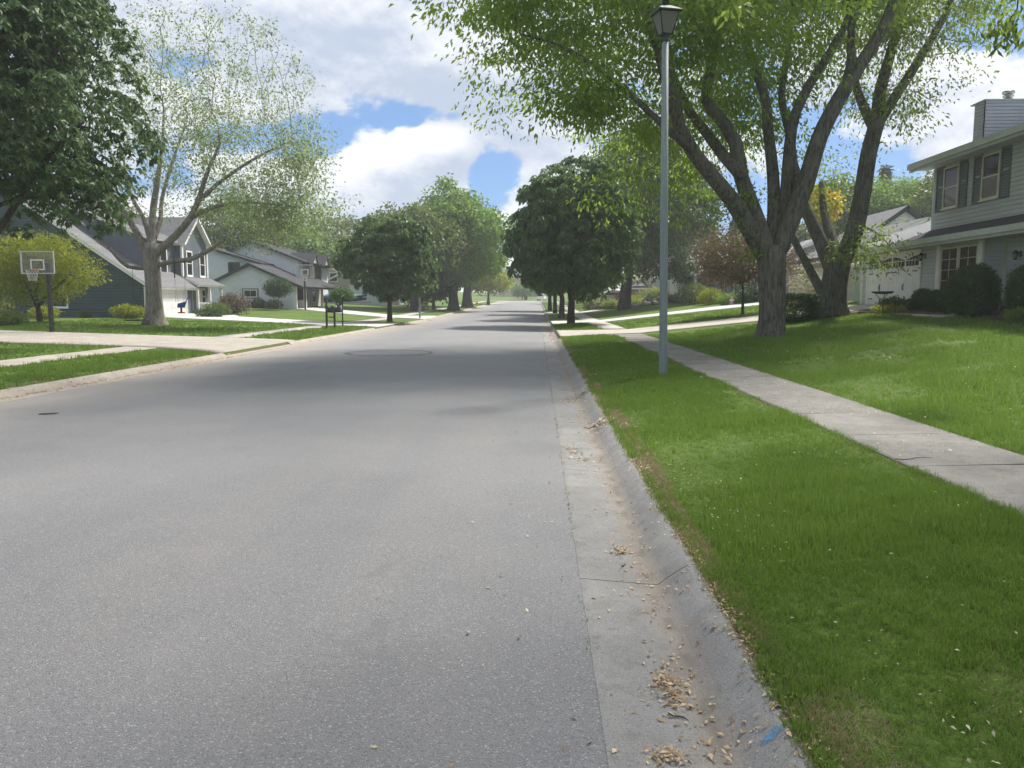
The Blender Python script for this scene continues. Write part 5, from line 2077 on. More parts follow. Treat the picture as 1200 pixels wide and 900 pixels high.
# upper windows with shutters
for (a, b) in ((29.78, 30.72), (27.22, 28.14)):
    window(H, fu, a, b, 5.16, 6.58, M['cream'], 1, 2, curtain=(.02, .98, .0, .52) if a < 28 else (.02, .98, .02, .98))
    for s, e in ((a - .62, a - .11), (b + .11, b + .62)):
        sh = part_boxes(H, 'shutter', fu, M['shutter'], [(s, s + .06, 5.02, 6.72, .0, .080), (e - .06, e, 5.02, 6.72, .0, .080), (s + .06, e - .06, 5.02, 5.10, 0, .076), (s + .06, e - .06, 6.64, 6.72, 0, .076), (s + .06, e - .06, 5.84, 5.92, 0, .076)])
        bm = bmesh.new()
        for k in range(17):
            z = 5.11 + k * .090
            if abs(z - 5.87) < .05:
                continue
            for q in [1]:
                vs = [bm.verts.new(fu.p(c, zz, d)) for c, zz, d in ((s + .06, z, .068), (e - .06, z, .068), (e - .06, z + .088, .040), (s + .06, z + .088, .040))]
                bm.faces.new(vs)
        bmesh.ops.recalc_face_normals(bm, faces=bm.faces)
        o = obj('louvers', bm, M['shutter'], sh)
        o['kind'] = 'stuff'
# lower double window between white pilasters
part_boxes(H, 'pilaster', fl, M['white'], [(29.48, 29.72, 1.35, 3.62, 0, .10)])
part_boxes(H, 'pilaster', fl, M['white'], [(26.74, 26.98, 1.35, 3.62, 0, .10)])
part_boxes(H, 'panel', fl, M['white'], [(26.985, 29.475, 1.35, 1.83, .0, .06)])
window(H, fl, 28.32, 29.36, 1.95, 3.46, M['cream'], 2, 4, rail=False, curtain=(.02, .35, .0, 1), glass=M['glass_dark'])
window(H, fl, 27.08, 28.14, 1.95, 3.46, M['cream'], 2, 4, rail=False, curtain=(.70, .98, .0, 1), glass=M['glass_dark'])
# arched garage door
gy0, gy1, gz0, gz1 = 31.05, 35.75, 1.25, 3.46
gd_ = obj('garage_door', (lambda bm: (fl.box(bm, gy0 - .13, gy0, gz0, gz1 + .14, -.05, .085), fl.box(bm, gy1, gy1 + .13, gz0, gz1 + .14, -.05, .085), fl.box(bm, gy0, gy1, gz1, gz1 + .14, -.05, .082), bm)[-1])(bmesh.new()), M['white'], H)
ph = (gz1 - gz0) / 4
for r in range(4):
    bm = bmesh.new()
    z0 = gz0 + r * ph
    fl.box(bm, gy0 + .005, gy1 - .005, z0 + .002, z0 + ph - .002, -.04, .046)
    if r < 3:
        for k in range(20):
            c = gy0 + .06 + k * .232
            fl.box(bm, c, c + .205, z0 + .003, z0 + ph - .003, .040, .058)
        for k in range(5):
            c = gy0 + .01 + k * (gy1 - gy0 - .10) / 4
            fl.box(bm, c, c + .085, z0 + .003, z0 + ph - .003, .042, .070)
    obj('door_panel', bm, M['white'], gd_)
for k in range(4):
    w = (gy1 - gy0) / 4
    c0, c1 = gy0 + k * w + .10, gy0 + (k + 1) * w - .10
    zt, zb_ = gz1 - .08, gz1 - ph + .08
    left = k % 2 == 0      # arch rises towards the middle of each pair of leaves
    bm = bmesh.new()
    pts = [(c0, zb_), (c1, zb_)]
    for i in range(9):
        t = i / 8
        u = c1 + (c0 - c1) * t
        s_ = t if not left else 1 - t
        pts.append((u, zb_ + (zt - zb_) * (.62 + .38 * math.sin((1 - s_) * math.pi / 2))))
    prism(bm, [fl.p(u, v, .072) for u, v in pts], Vector((.03, 0, 0)))
    bmesh.ops.recalc_face_normals(bm, faces=bm.faces)
    obj('pane', bm, M['glass_dark'], gd_)
    bm = bmesh.new()
    for i in range(1, 4):
        c = c0 + (c1 - c0) * i / 4
        fl.box(bm, c - .014, c + .014, zb_, zb_ + (zt - zb_) * .78, .06, .084)
    fl.box(bm, c0, c1, zb_ + .20, zb_ + .228, .06, .082)
    obj('window_bars', bm, M['white'], gd_)
for c in (gy0 + .12, gy1 - .55, gy0 + 2.0, gy0 + 2.5):
    part_boxes(gd_, 'hinge_strap', fl, M['black'], [(c, c + .40, gz0 + 1.5, gz0 + 1.54, .06, .082), (c, c + .40, gz0 + .40, gz0 + .44, .06, .082)])
for c in (gy0 + 1.25, gy0 + 3.45):
    bm = bmesh.new()
    fl.box(bm, c - .03, c + .03, gz0 + .75, gz0 + 1.05, .066, .080)
    tube(bm, [fl.p(c, gz0 + .80, .075), fl.p(c, gz0 + .82, .12), fl.p(c, gz0 + .98, .12), fl.p(c, gz0 + 1.0, .075)], .012, 6)
    obj('handle', bm, M['black'], gd_)
# wall lamps
for face, c, z in ((fl, 30.70, 3.32), (fr, 25.75, 3.10)):
    bm = bmesh.new()
    face.box(bm, c - .06, c + .06, z - .10, z + .10, 0, .03)
    tube(bm, [face.p(c, z + .02, .02), face.p(c, z + .06, .12), face.p(c, z + .06, .20)], .018, 6)
    q = face.p(c, z - .16, .20)
    lathe(bm, [(.03, -.03), (.055, 0), (.10, .17), (.11, .18), (.05, .24), (.01, .29)], 8, q)
    sc = obj('wall_lamp', bm, M['black'], H)
    bm = bmesh.new()
    lathe(bm, [(.058, .01), (.103, .165)], 8, face.p(c, z - .16, .20))
    obj('pane', bm, M['frost'], sc)
part_boxes(H, 'outlet_cover', fr, M['black'], [(25.9, 26.02, 1.95, 2.02, .01, .04)])
part_boxes(H, 'floodlight', fu, M['cream'], [(29.0, 29.09, 6.58, 6.68, .01, .08)])
# front door further along the recess
part_boxes(H, 'door', fr, M['red_plastic'], [(24.05, 25.0, 1.43, 3.5, .0, .035)])
part_boxes(H, 'door_frame', fr, M['door_dark'], [(25.003, 25.14, 1.43, 3.6, .0, .06), (23.9, 24.047, 1.43, 3.6, .0, .06)])
# chimney chase
cx0, cx1, cy0, cy1, cz1 = 16.80, 19.6, 30.0, 30.66, 8.96
for f, a, b in ((Face((0, -1, 0), cy0), cx0, cx1), (Face((-1, 0, 0), cx0), cy0, cy1)):
    ch = wall(H, f, [(a + .004, 7.0), (b - .004, 7.0), (b - .004, cz1), (a + .004, cz1)], M['chim_siding'], .125, name='chimney')
bm = bmesh.new()
box(bm, cx0 - .05, cx1 + .05, cy0 - .05, cy1 + .25, cz1, cz1 + .05)
cap = obj('chimney_cap', bm, M['trim_green'], H)
bm = bmesh.new()
lathe(bm, [(.15, .05), (.15, .22), (.19, .23), (.19, .27), (.12, .28), (.12, .32), (.21, .34), (.21, .42), (.10, .45)], 14, (17.85, 30.4, cz1))
obj('flue', bm, M['steel'], cap)
part_boxes(H, 'foundation', fl, M['mortar'], [(27.0, 36.5, .3, 1.02, -.2, .004)])
# pale teal wing set back beyond the garage
f2 = Face((-1, 0, 0), 16.6)
wall(H, f2, [(36.55, .9), (40.5, .9), (40.5, 3.3), (36.55, 3.3)], M['teal'], .13, name='wing_wall')
roof(H, (16.2, 36.95, 3.4), (16.2, 40.8, 3.4), (19.6, 40.8, 4.7), (19.6, 36.95, 4.7), M['shingle_pale'], M['white'], .12, name='wing_roof')


def settle(root):
    """parts were modelled in world coordinates; shift them under the root without moving them"""
    inv = Matrix.Translation(-root.location)
    for ch in root.children:
        ch.matrix_parent_inverse = inv


settle(H)
H.location.x -= .24


def garage_panels(parent, face, c0, c1, z0, z1, mat, rows=4, frame=None, cols=4):
    bm = bmesh.new()
    face.box(bm, c0 - .12, c0, z0, z1 + .12, -.05, .075)
    face.box(bm, c1, c1 + .12, z0, z1 + .12, -.05, .075)
    face.box(bm, c0, c1, z1, z1 + .12, -.05, .073)
    g_ = obj('garage_door', bm, frame or mat, parent)
    h = (z1 - z0) / rows
    for r in range(rows):
        bm = bmesh.new()
        face.box(bm, c0 + .004, c1 - .004, z0 + r * h + .006, z0 + (r + 1) * h - .006, -.04, .040)
        w = (c1 - c0) / cols
        for k in range(cols):
            face.box(bm, c0 + k * w + .10, c0 + (k + 1) * w - .10, z0 + r * h + .10, z0 + (r + 1) * h - .10, .030, .052)
        obj('door_panel', bm, mat, g_)
    return g_


# --- charcoal house with the slate grey gable on the left
zb = .45
D = thing('house', 'charcoal house with slate grey street front, white trim and front gable on the left', 'house', (-30, 55, zb))
side = Face((0, -1, 0), 50.7)
ridge_x, ridge_z = -35.4, 9.0
ev_x, ev_z = -26.0, 2.62
sl = (ridge_z - ev_z) / (ev_x - ridge_x)
wall(D, side, [(-46.0, .2), (ev_x, .2), (ev_x, ev_z), (ridge_x, ridge_z), (-46.0, ridge_z - sl * 10.6)], M['dark_siding'], .20, .04)
roof(D, (ev_x + .45, 50.3, ev_z - .12), (ev_x + .45, 57.7, ev_z - .12), (ridge_x, 57.7, ridge_z + .16), (ridge_x, 50.3, ridge_z + .16), M['shingle'], M['white'], .18, .18)
roof(D, (-47, 57.7, ridge_z - sl * 11.5), (-47, 50.3, ridge_z - sl * 11.5), (ridge_x, 50.3, ridge_z + .16), (ridge_x, 57.7, ridge_z + .16), M['shingle'], M['white'], .18, .18)
front = Face((1, 0, 0), -26.0)
wall(D, front, [(50.7, .2), (57.4, .2), (57.4, ev_z), (50.7, ev_z)], M['slate_siding'], .13, .016)
part_boxes(D, 'corner_board', front, M['white'], [(50.62, 50.86, .25, ev_z - .1, -.2, .04)])
bm = bmesh.new()
tube(bm, [(-25.8, 50.95, ev_z - .2), (-25.85, 50.95, 1.2), (-25.75, 50.9, .55), (-25.4, 50.8, .48)], .055, 8)
obj('downspout', bm, M['white'], D)
garage_panels(D, front, 51.5, 56.3, zb, zb + 2.15, M['white'])
# porch with columns, inner wall, door and windows
pf = Face((1, 0, 0), -26.7)
wall(D, pf, [(57.4, .2), (62.0, .2), (62.0, 3.4), (57.4, 3.4)], M['slate_siding'], .13, .016, name='porch_wall')
roof(D, (-25.4, 57.4, 2.75), (-25.4, 62.2, 2.75), (-27.0, 62.2, 3.5), (-27.0, 57.4, 3.5), M['shingle'], M['white'], .14, .16, name='porch_roof')
for y in (57.55, 59.7, 61.9):
    bm = bmesh.new()
    box(bm, -25.75, -25.58, y - .08, y + .08, zb, 2.68)
    obj('porch_post', bm, M['white'], D)
bm = bmesh.new()
for k in range(9):
    y = 57.8 + k * .2
    box(bm, -25.68, -25.65, y - .012, y + .012, zb + .08, zb + .92)
box(bm, -25.70, -25.63, 57.64, 59.62, zb + .92, zb + .98)
box(bm, -25.70, -25.63, 57.64, 59.62, zb + .04, zb + .08)
obj('railing', bm, M['white'], D)
bm = bmesh.new()
box(bm, -26.7, -25.45, 57.45, 62.1, .2, zb + .04)
box(bm, -25.45, -25.1, 59.9, 61.7, .2, zb - .1)
obj('porch_step', bm, M['drive_pale'], D)
window(D, pf, 57.95, 58.75, zb + .55, zb + 2.05, M['white'], 1, 2)
part_boxes(D, 'door', pf, M['white'], [(60.2, 61.15, zb + .06, zb + 2.1, .0, .05)])
window(D, Face((1, 0, 0), -26.64), 60.4, 60.95, zb + .95, zb + 1.95, M['white'], 1, 2, fw=.04, sill=False)
# upper storey
uf = Face((1, 0, 0), -27.3)
wall(D, Face((0, -1, 0), 53.2), [(-41, 3.0), (-27.31, 3.0), (-27.31, 5.95), (ridge_x, ridge_z + .1), (-41, 6.2)], M['slate_siding'], .15, .018, name='upper_wall')
wall(D, uf, [(53.2, 3.0), (57.6, 3.0), (57.6, 5.95), (53.2, 5.95)], M['slate_siding'], .15, .018, name='upper_wall')
roof(D, (-26.9, 52.9, 6.0), (-26.9, 57.8, 6.0), (ridge_x, 57.8, ridge_z + .35), (ridge_x, 52.9, ridge_z + .35), M['shingle'], M['white'], .18, .18)
gf = Face((1, 0, 0), -26.75)
wall(D, gf, [(57.6, 2.9), (62.0, 2.9), (62.0, 6.0), (59.8, 7.85), (57.6, 6.0)], M['slate_siding'], .15, .018, name='gable_wall')
wall(D, Face((0, -1, 0), 57.6), [(-30, 2.9), (-26.76, 2.9), (-26.76, 6.0), (-30, 6.0)], M['slate_siding'], .15, .018, name='gable_wall')
for s in (-1, 1):
    y_e = 59.8 + s * 2.5
    roof(D, (-26.35, y_e, 5.82), (-33, y_e, 5.82), (-33, 59.8, 8.02), (-26.35, 59.8, 8.02), M['shingle'], M['white'], .17, .18, name='gable_roof')
part_boxes(D, 'corner_board', gf, M['white'], [(57.55, 57.76, 2.95, 5.9, -.1, .04)])
part_boxes(D, 'corner_board', gf, M['white'], [(61.84, 62.05, 2.95, 5.9, -.1, .04)])
window(D, uf, 55.2, 56.1, 3.6, 5.25, M['white'], 1, 2, fw=.12)
window(D, gf, 58.25, 59.05, 3.55, 5.25, M['white'], 1, 2, fw=.12)
window(D, gf, 60.5, 61.3, 3.55, 5.25, M['white'], 1, 2, fw=.12)
# pent roof over the porch front between the storeys, chimney, side window
part_boxes(D, 'rake_board', Face((0, 1, 0), 57.75), M['white'], [])
bm = bmesh.new()
box(bm, -33.0, -32.1, 55.6, 56.6, 6.5, 10.2)
ch = obj('chimney', bm, M['door_dark'], D)
bm = bmesh.new()
lathe(bm, [(.16, 10.2), (.16, 10.5), (.22, 10.55), (.22, 10.7)], 10, (-32.5, 56.1, 0))
obj('flue', bm, M['steel'], ch)
window(D, side, -32.6, -31.5, 1.2, 2.4, M['white'], 1, 2, fw=.10)
bm = bmesh.new()
tube(bm, [(-34.6, 53.5, 9.0), (-34.6, 53.5, 9.35)], .07, 8)
lathe(bm, [(.03, 9.35), (.28, 9.40), (.30, 9.50), (.10, 9.62)], 12, (-34.6, 53.5, 0))
obj('roof_vent', bm, M['white'], D)
wall(D, Face((0, 1, 0), 62.0), [(-36, .2), (-26.8, .2), (-26.8, 6.0), (-36, 6.0)], M['slate_siding'], .2, .018, name='far_wall')
settle(D)

# --- light blue house behind it
zb = .88
Bh = thing('house', 'light blue split level house with dark roofs and an open shaded garage on the left', 'house', (-25, 75, zb))
gable = Face((0, -1, 0), 70)
gx0, gx1, gap = -30.0, -22.3, -26.3
wall(Bh, gable, [(gx0, .3), (gx1, .3), (gx1, 3.05), (gap, 4.72), (gx0, 3.05)], M['blue_siding'], .17, .018)
roof(Bh, (gx1 + .9, 69.6, 2.86), (gx1 + .9, 83.5, 2.86), (gap, 83.5, 4.98), (gap, 69.6, 4.98), M['shingle_dark'], M['black'], .20, .18)
roof(Bh, (gx0 - .6, 83.5, 2.93), (gx0 - .6, 69.6, 2.93), (gap, 69.6, 4.98), (gap, 83.5, 4.98), M['shingle_dark'], M['black'], .20, .18)
window(Bh, gable, -26.85, -25.75, 1.95, 2.5, M['white'], 2, 1, fw=.09, sill=False)
part_boxes(Bh, 'window_casing', gable, M['black'], [(-27.05, -26.94, 1.77, 2.68, 0, .03), (-25.66, -25.55, 1.77, 2.68, 0, .03), (-26.94, -25.66, 2.59, 2.68, 0, .028), (-26.94, -25.66, 1.77, 1.86, 0, .028)])
sf = Face((1, 0, 0), -23.6)
wall(Bh, sf, [(70.2, .3), (83.2, .3), (83.2, 3.2), (70.2, 3.2)], M['cream'], .17, .018, name='porch_wall')
for y in (70.35, 73.2, 79.0):
    bm = bmesh.new()
    box(bm, -22.35, -22.12, y - .11, y + .11, .5, 2.85)
    obj('porch_post', bm, M['white'], Bh)
part_boxes(Bh, 'garage_door', sf, M['door_dark'], [(70.6, 73.0, zb - .1, zb + 2.05, 0, .04)])
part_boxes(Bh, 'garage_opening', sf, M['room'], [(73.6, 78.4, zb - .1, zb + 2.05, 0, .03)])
part_boxes(Bh, 'garage_trim', sf, M['cream'], [(73.4, 73.597, zb - .1, zb + 2.2, 0, .06), (78.403, 78.6, zb - .1, zb + 2.2, 0, .06), (73.597, 78.403, zb + 2.053, zb + 2.2, 0, .055)])
part_boxes(Bh, 'white_box', sf, M['white'], [(74.2, 75.3, zb - .05, zb + .75, .25, .95)])
window(Bh, sf, 80.0, 81.2, zb + .6, zb + 1.8, M['white'], 1, 2, fw=.1)
# two storey part
tf = Face((0, -1, 0), 77)
tx0, tx1, tap = -33.4, -23.9, -28.6
wall(Bh, tf, [(tx0, 2.0), (tx1, 2.0), (tx1, 5.55), (tap, 7.35), (tx0, 5.55)], M['blue_siding'], .18, .018, name='upper_wall')
t2 = Face((1, 0, 0), tx1)
wall(Bh, t2, [(77, 2.0), (87.5, 2.0), (87.5, 5.55), (77, 5.55)], M['white'], .18, .018, name='upper_wall')
roof(Bh, (tx1 + .8, 76.5, 5.42), (tx1 + .8, 88, 5.42), (tap, 88, 7.55), (tap, 76.5, 7.55), M['shingle_dark'], M['black'], .20, .18)
roof(Bh, (tx0 - .6, 88, 5.42), (tx0 - .6, 76.5, 5.42), (tap, 76.5, 7.55), (tap, 88, 7.55), M['shingle_dark'], M['black'], .20, .18)
for y in (79.3, 83.6):
    window(Bh, t2, y - .5, y + .5, 3.75, 5.2, M['black'], 1, 2, fw=.12)
    part_boxes(Bh, 'shutter', t2, M['black'], [(y - 1.15, y - .68, 3.7, 5.3, 0, .05)])
    part_boxes(Bh, 'shutter', t2, M['black'], [(y + .68, y + 1.15, 3.7, 5.3, 0, .05)])
    bm = bmesh.new()
    prism(bm, [(tx1 + .95, y - 1.0, 5.42), (tx1 + .95, y + 1.0, 5.42), (tx1 + .95, y, 6.35)], (-2.2, 0, 0))
    bmesh.ops.recalc_face_normals(bm, faces=bm.faces)
    dg = obj('dormer', bm, M['cream'], Bh)
    for s in (-1, 1):
        bm = bmesh.new()
        prism(bm, [(tx1 + 1.1, y + s * 1.2, 5.28), (tx1 + 1.1, y, 6.48), (tx1 + 1.1, y, 6.32), (tx1 + 1.1, y + s * 1.2, 5.12)], (-2.6, 0, 0))
        bmesh.ops.recalc_face_normals(bm, faces=bm.faces)
        obj('dormer_roof', bm, M['shingle_dark'], dg)
# low connecting block on the left with its own roof, window and the chimney chase
cf = Face((0, -1, 0), 74)
wall(Bh, cf, [(-33.6, .4), (-27.0, .4), (-27.0, 5.2), (-31.8, 6.5), (-33.6, 6.0)], M['blue_siding'], .18, .018, name='side_wall')
roof(Bh, (-26.4, 73.4, 5.15), (-26.4, 78, 5.15), (-31.8, 78, 6.75), (-31.8, 73.4, 6.75), M['shingle_dark'], M['black'], .2, .18)
window(Bh, cf, -29.75, -28.85, 4.05, 5.15, M['black'], 1, 1, fw=.12, sill=False)
bm = bmesh.new()
box(bm, -31.9, -30.5, 66.6, 67.6, .5, 6.35)
cs = obj('chimney', bm, M['blue_siding'], Bh)
bm = bmesh.new()
box(bm, -30.52, -30.2, 66.55, 66.75, .5, 6.1)
obj('corner_board', bm, M['white'], cs)
bm = bmesh.new()
lathe(bm, [(.20, 6.35), (.20, 6.7), (.26, 6.75), (.26, 6.95)], 10, (-31.2, 67.1, 0))
obj('flue', bm, M['steel'], cs)
settle(Bh)


def side_house(name, label, X, face_n, y0, y1, z0, wall_h, depth, roof_h, wm, rm, trim, extras, course=.18, rake=.5):
    """long low house with its eave to the street"""
    t = thing(name, label, 'house', (X, (y0 + y1) / 2, z0))
    f = Face((face_n, 0, 0), X)
    wall(t, f, [(y0, z0 - .6), (y1, z0 - .6), (y1, z0 + wall_h), (y0, z0 + wall_h)], wm, course, .018)
    xb, xm = X - face_n * depth, X - face_n * depth / 2
    fs = Face((0, -1, 0), y0)
    a, b = min(X, xb), max(X, xb)
    wall(t, fs, [(a + .003, z0 - .6), (b - .003, z0 - .6), (b - .003, z0 + wall_h), (xm, z0 + wall_h + roof_h), (a + .003, z0 + wall_h)], wm, course, .018, name='gable_wall')
    roof(t, (X + face_n * .55, y0 - rake, z0 + wall_h - .08), (X + face_n * .55, y1 + rake, z0 + wall_h - .08), (xm, y1 + rake, z0 + wall_h + roof_h + .2), (xm, y0 - rake, z0 + wall_h + roof_h + .2), rm, trim, .18, .2)
    roof(t, (xb - face_n * .55, y1 + rake, z0 + wall_h - .08), (xb - face_n * .55, y0 - rake, z0 + wall_h - .08), (xm, y0 - rake, z0 + wall_h + roof_h + .2), (xm, y1 + rake, z0 + wall_h + roof_h + .2), rm, trim, .18, .2)
    extras(t, f)
    settle(t)
    return t


# --- tan house farther left
def ex(t, f):
    wall(t, Face((0, -1, 0), 99.98), [(-34, 2.6), (-24.5, 2.6), (-24.5, 4.2), (-29, 7.3), (-34, 4.2)], M['tan_siding'], .2, .018, name='gable_wall')
    window(t, Face((0, -1, 0), 99.98), -27.0, -26.1, 4.1, 5.1, M['white'], 1, 2, fw=.1)
    part_boxes(t, 'garage_door', f, M['door_dark'], [(102.5, 108, .9, 3.1, 0, .05)])
    for y in (100.3, 101.9, 108.6):
        part_boxes(t, 'white_post', f, M['white'], [(y - .18, y + .18, .5, 3.3, .0, .10)])


side_house('house', 'tan gabled house with grey roof and pale blue garage wall behind the boat', -19.6, 1, 100, 112, .95, 2.45, 9, 2.3, M['blue_siding'], M['shingle'], M['white'], ex)
# --- pale ranch house on the right behind the bronze tree


def ex(t, f):
    for (a, b) in ((63.5, 64.6), (66.8, 68.2), (59.6, 60.7)):
        window(t, f, a, b, 2.15, 3.55, M['white'], 1, 2, fw=.12)
        for c in (a - .62, b + .16):
            part_boxes(t, 'shutter', f, M['black'], [(c, c + .46, 2.05, 3.65, 0, .05)])
    part_boxes(t, 'door', f, M['black'], [(61.6, 62.5, 1.3, 3.5, 0, .05)])
    # front gabled garage beside the porch
    gfc = Face((-1, 0, 0), 14.2)
    wall(t, gfc, [(76.5, .8), (83.5, .8), (83.5, 4.0), (80, 6.0), (76.5, 4.0)], M['white'], .2, .018, name='garage_wall')
    wall(t, Face((0, -1, 0), 76.5), [(14.203, .8), (16.5, .8), (16.5, 4.0), (14.203, 4.0)], M['grey_siding'], .2, .018, name='garage_wall')
    garage_panels(t, gfc, 77.6, 82.4, 1.4, 3.6, M['white'])
    roof(t, (13.7, 75.9, 3.8), (20, 75.9, 3.8), (20, 80, 6.2), (13.7, 80, 6.2), M['shingle_pale'], M['white'], .2, .2, name='garage_roof')
    roof(t, (20, 84.1, 3.8), (13.7, 84.1, 3.8), (13.7, 80, 6.2), (20, 80, 6.2), M['shingle_pale'], M['white'], .2, .2, name='garage_roof')
    roof(t, (13.9, 69.5, 3.9), (13.9, 76.4, 3.9), (16.4, 76.4, 4.6), (16.4, 69.5, 4.6), M['shingle_pale'], M['white'], .16, .2, name='porch_roof')
    for y in (70.0, 75.6):
        bm = bmesh.new()
        box(bm, 14.0, 14.25, y - .12, y + .12, 1.0, 3.8)
        obj('porch_post', bm, M['white'], t)


side_house('house', 'pale grey ranch house with white garage gable and porch behind the bronze tree', 16.0, -1, 56.5, 76.4, 1.5, 2.55, 9, 1.9, M['grey_siding'], M['shingle_pale'], M['white'], ex)


def ex(t, f):
    garage_panels(t, f, 94.0, 103.0, 2.0, 4.1, M['grey_siding'])


side_house('house', 'blue grey house with wide closed garage door and grey roof behind the lamp post', 15.6, -1, 91.5, 106.5, 1.95, 2.5, 9, 2.2, M['grey_siding'], M['shingle'], M['white'], ex)
side_house('house', 'far house with pinkish roof left of the grey roofed garage', 14.8, -1, 112, 126, 2.2, 2.4, 9, 3.0, M['tan_siding'], M['shingle_pink'], M['white'], lambda t, f: part_boxes(t, 'garage_door', f, M['white'], [(114, 119, 2.3, 4.4, 0, .05)]))

# --- house between the grey house and the ranch: beige garage, white gable with dark trim


def ex(t, f):
    part_boxes(t, 'garage_door', f, M['cream'], [(47.6, 50.6, 1.4, 3.6, 0, .05)])
    part_boxes(t, 'eave_trim', f, M['black'], [(45.5, 53.5, 3.95, 4.2, .2, .56)])
    bm = bmesh.new()
    lathe(bm, [(.05, -.05), (.13, .05), (.16, .28), (.04, .4)], 8, f.p(51.3, 3.1, .25))
    f.box(bm, 51.26, 51.34, 3.3, 3.4, 0, .3)
    obj('wall_lamp', bm, M['black'], t)
    q = P(1061, 241, 54)
    ax, az_ = q.x, q.z - .15
    wf = Face((0, -1, 0), 54)
    wall(t, wf, [(ax - 2.5, 3.5), (ax + 2.5, 3.5), (ax + 2.5, az_ - 1.75), (ax, az_), (ax - 2.5, az_ - 1.75)], M['white'], .2, .018, name='gable_wall')
    for s_ in (-1, 1):
        roof(t, (ax + s_ * 2.9, 53.6, az_ - 1.95), (ax + s_ * 2.9, 60, az_ - 1.95), (ax, 60, az_ + .12), (ax, 53.6, az_ + .12), M['shingle'], M['black'], .26, .2, name='gable_roof')


side_house('house', 'white house with dark trimmed gable seen past the trunks of the shade trees', 17.6, -1, 46.5, 55, 1.35, 2.75, 10, 2.1, M['tan_siding'], M['shingle'], M['white'], ex)


# --- two houses across the far street
def far_house(label, x0, x1, Y, z0, wh, rh, wm, rm, storeys):
    t = thing('house', label, 'house', ((x0 + x1) / 2, Y, z0))
    f = Face((0, -1, 0), Y)
    bm = bmesh.new()
    box(bm, x0, x1, Y, Y + 9, z0 - 1, z0 + wh)
    obj('wall', bm, wm, t)
    roof(t, (x0 - .5, Y - .6, z0 + wh), (x1 + .5, Y - .6, z0 + wh), (x1 + .5, Y + 4.5, z0 + wh + rh), (x0 - .5, Y + 4.5, z0 + wh + rh), rm, M['white'], .25, .4)
    roof(t, (x1 + .5, Y + 9.6, z0 + wh), (x0 - .5, Y + 9.6, z0 + wh), (x0 - .5, Y + 4.5, z0 + wh + rh), (x1 + .5, Y + 4.5, z0 + wh + rh), rm, M['white'], .25, .4)
    n = int((x1 - x0) / 2.6)
    for s in range(storeys):
        for k in range(n):
            c = x0 + (k + .5) * (x1 - x0) / n
            window(t, f, c - .55, c + .55, z0 + .9 + s * 2.8, z0 + 2.2 + s * 2.8, M['white'], 1, 2, fw=.12)
    settle(t)


M['brick_far'] = pmat('brick_far', (0.30, 0.16, 0.11), (0.24, 0.12, 0.085), 3, 0.9)
far_house('far grey two storey house beyond the end of the road', -13, -3.2, 250, 3.6, 5.0, 3.2, M['tan_siding'], M['shingle'], 2)
far_house('far red brick house beyond the end of the road', -2.6, 7.5, 252, 3.7, 3.2, 2.2, M['brick_far'], M['shingle'], 1)

# ------------------------------------------------------------------ street lamps
def lamp(label, base, rz, group):
    t = thing('street_lamp', label, 'street lamp', base, rz, group)
    hgt = 6.22
    bm = bmesh.new()
    tube(bm, [(0, 0, -.1), (0, 0, .02), (0, 0, 2.5), (0, 0, hgt)], [.080, .080, .074, .062], 16)
    obj('pole', bm, M['pole'], t)
    bm = bmesh.new()
    lathe(bm, [(.070, hgt - .02), (.085, hgt), (.085, hgt + .05), (.075, hgt + .07), (.10, hgt + .10), (.115, hgt + .13)], 4, (0, 0, 0))
    f = obj('lantern', bm, M['lantern'], t)
    z0, z1, a, b = hgt + .12, hgt + .50, .095, .185
    for s in range(4):
        an = s * math.pi / 2
        R = Matrix.Rotation(an, 4, 'Z')
        bm = bmesh.new()
        prism(bm, [R @ Vector(p) for p in ((-a + .012, -a, z0 + .015), (a - .012, -a, z0 + .015), (b - .012, -b, z1 - .01), (-b + .012, -b, z1 - .01))], R @ Vector((0, .006, 0)))
        bmesh.ops.recalc_face_normals(bm, faces=bm.faces)
        obj('pane', bm, M['frost'], f)
        bm = bmesh.new()
        tube(bm, [R @ Vector((-a, -a, z0)), R @ Vector((-b, -b, z1))], .013, 4)
        tube(bm, [R @ Vector((-a, -a, z0 + .01)), R @ Vector((a, -a, z0 + .01))], .012, 4)
        obj('frame_bar', bm, M['lantern'], f)
    bm = bmesh.new()
    r = .235 * math.sqrt(2)
    rings = []
    for rr, z in ((r * .93, z1 - .005), (r, z1), (r, z1 + .025), (r * .40, z1 + .12), (r * .22, z1 + .14)):
        rings.append([bm.verts.new((rr * math.cos(math.pi / 4 + k * math.pi / 2), rr * math.sin(math.pi / 4 + k * math.pi / 2), z)) for k in range(4)])
    for p_, q_ in zip(rings, rings[1:]):
        for k in range(4):
            bm.faces.new((p_[k], p_[(k + 1) % 4], q_[(k + 1) % 4], q_[k]))
    bm.faces.new(rings[0][::-1])
    bm.faces.new(rings[-1])
    obj('cap', bm, M['lantern'], t)
    bm = bmesh.new()
    lathe(bm, [(.070, z1 + .12), (.062, z1 + .21), (.072, z1 + .215), (.072, z1 + .235), (.03, z1 + .26)], 12)
    obj('finial', bm, M['lantern'], t)
    return t


b = G(777, 440)
Lp = lamp('grey street lamp with frosted lantern on the grass strip in front', b, math.radians(16), 'street lamps')
Lp.rotation_euler = (0, math.radians(-.9), math.radians(16))      # the post leans a little
l2 = copy_tree(Lp)
b = G(492, 373)
l2.location = b
l2.rotation_euler = (0, 0, math.pi)
l2['label'] = 'distant grey street lamp post on the left verge, its head hidden in leaves'

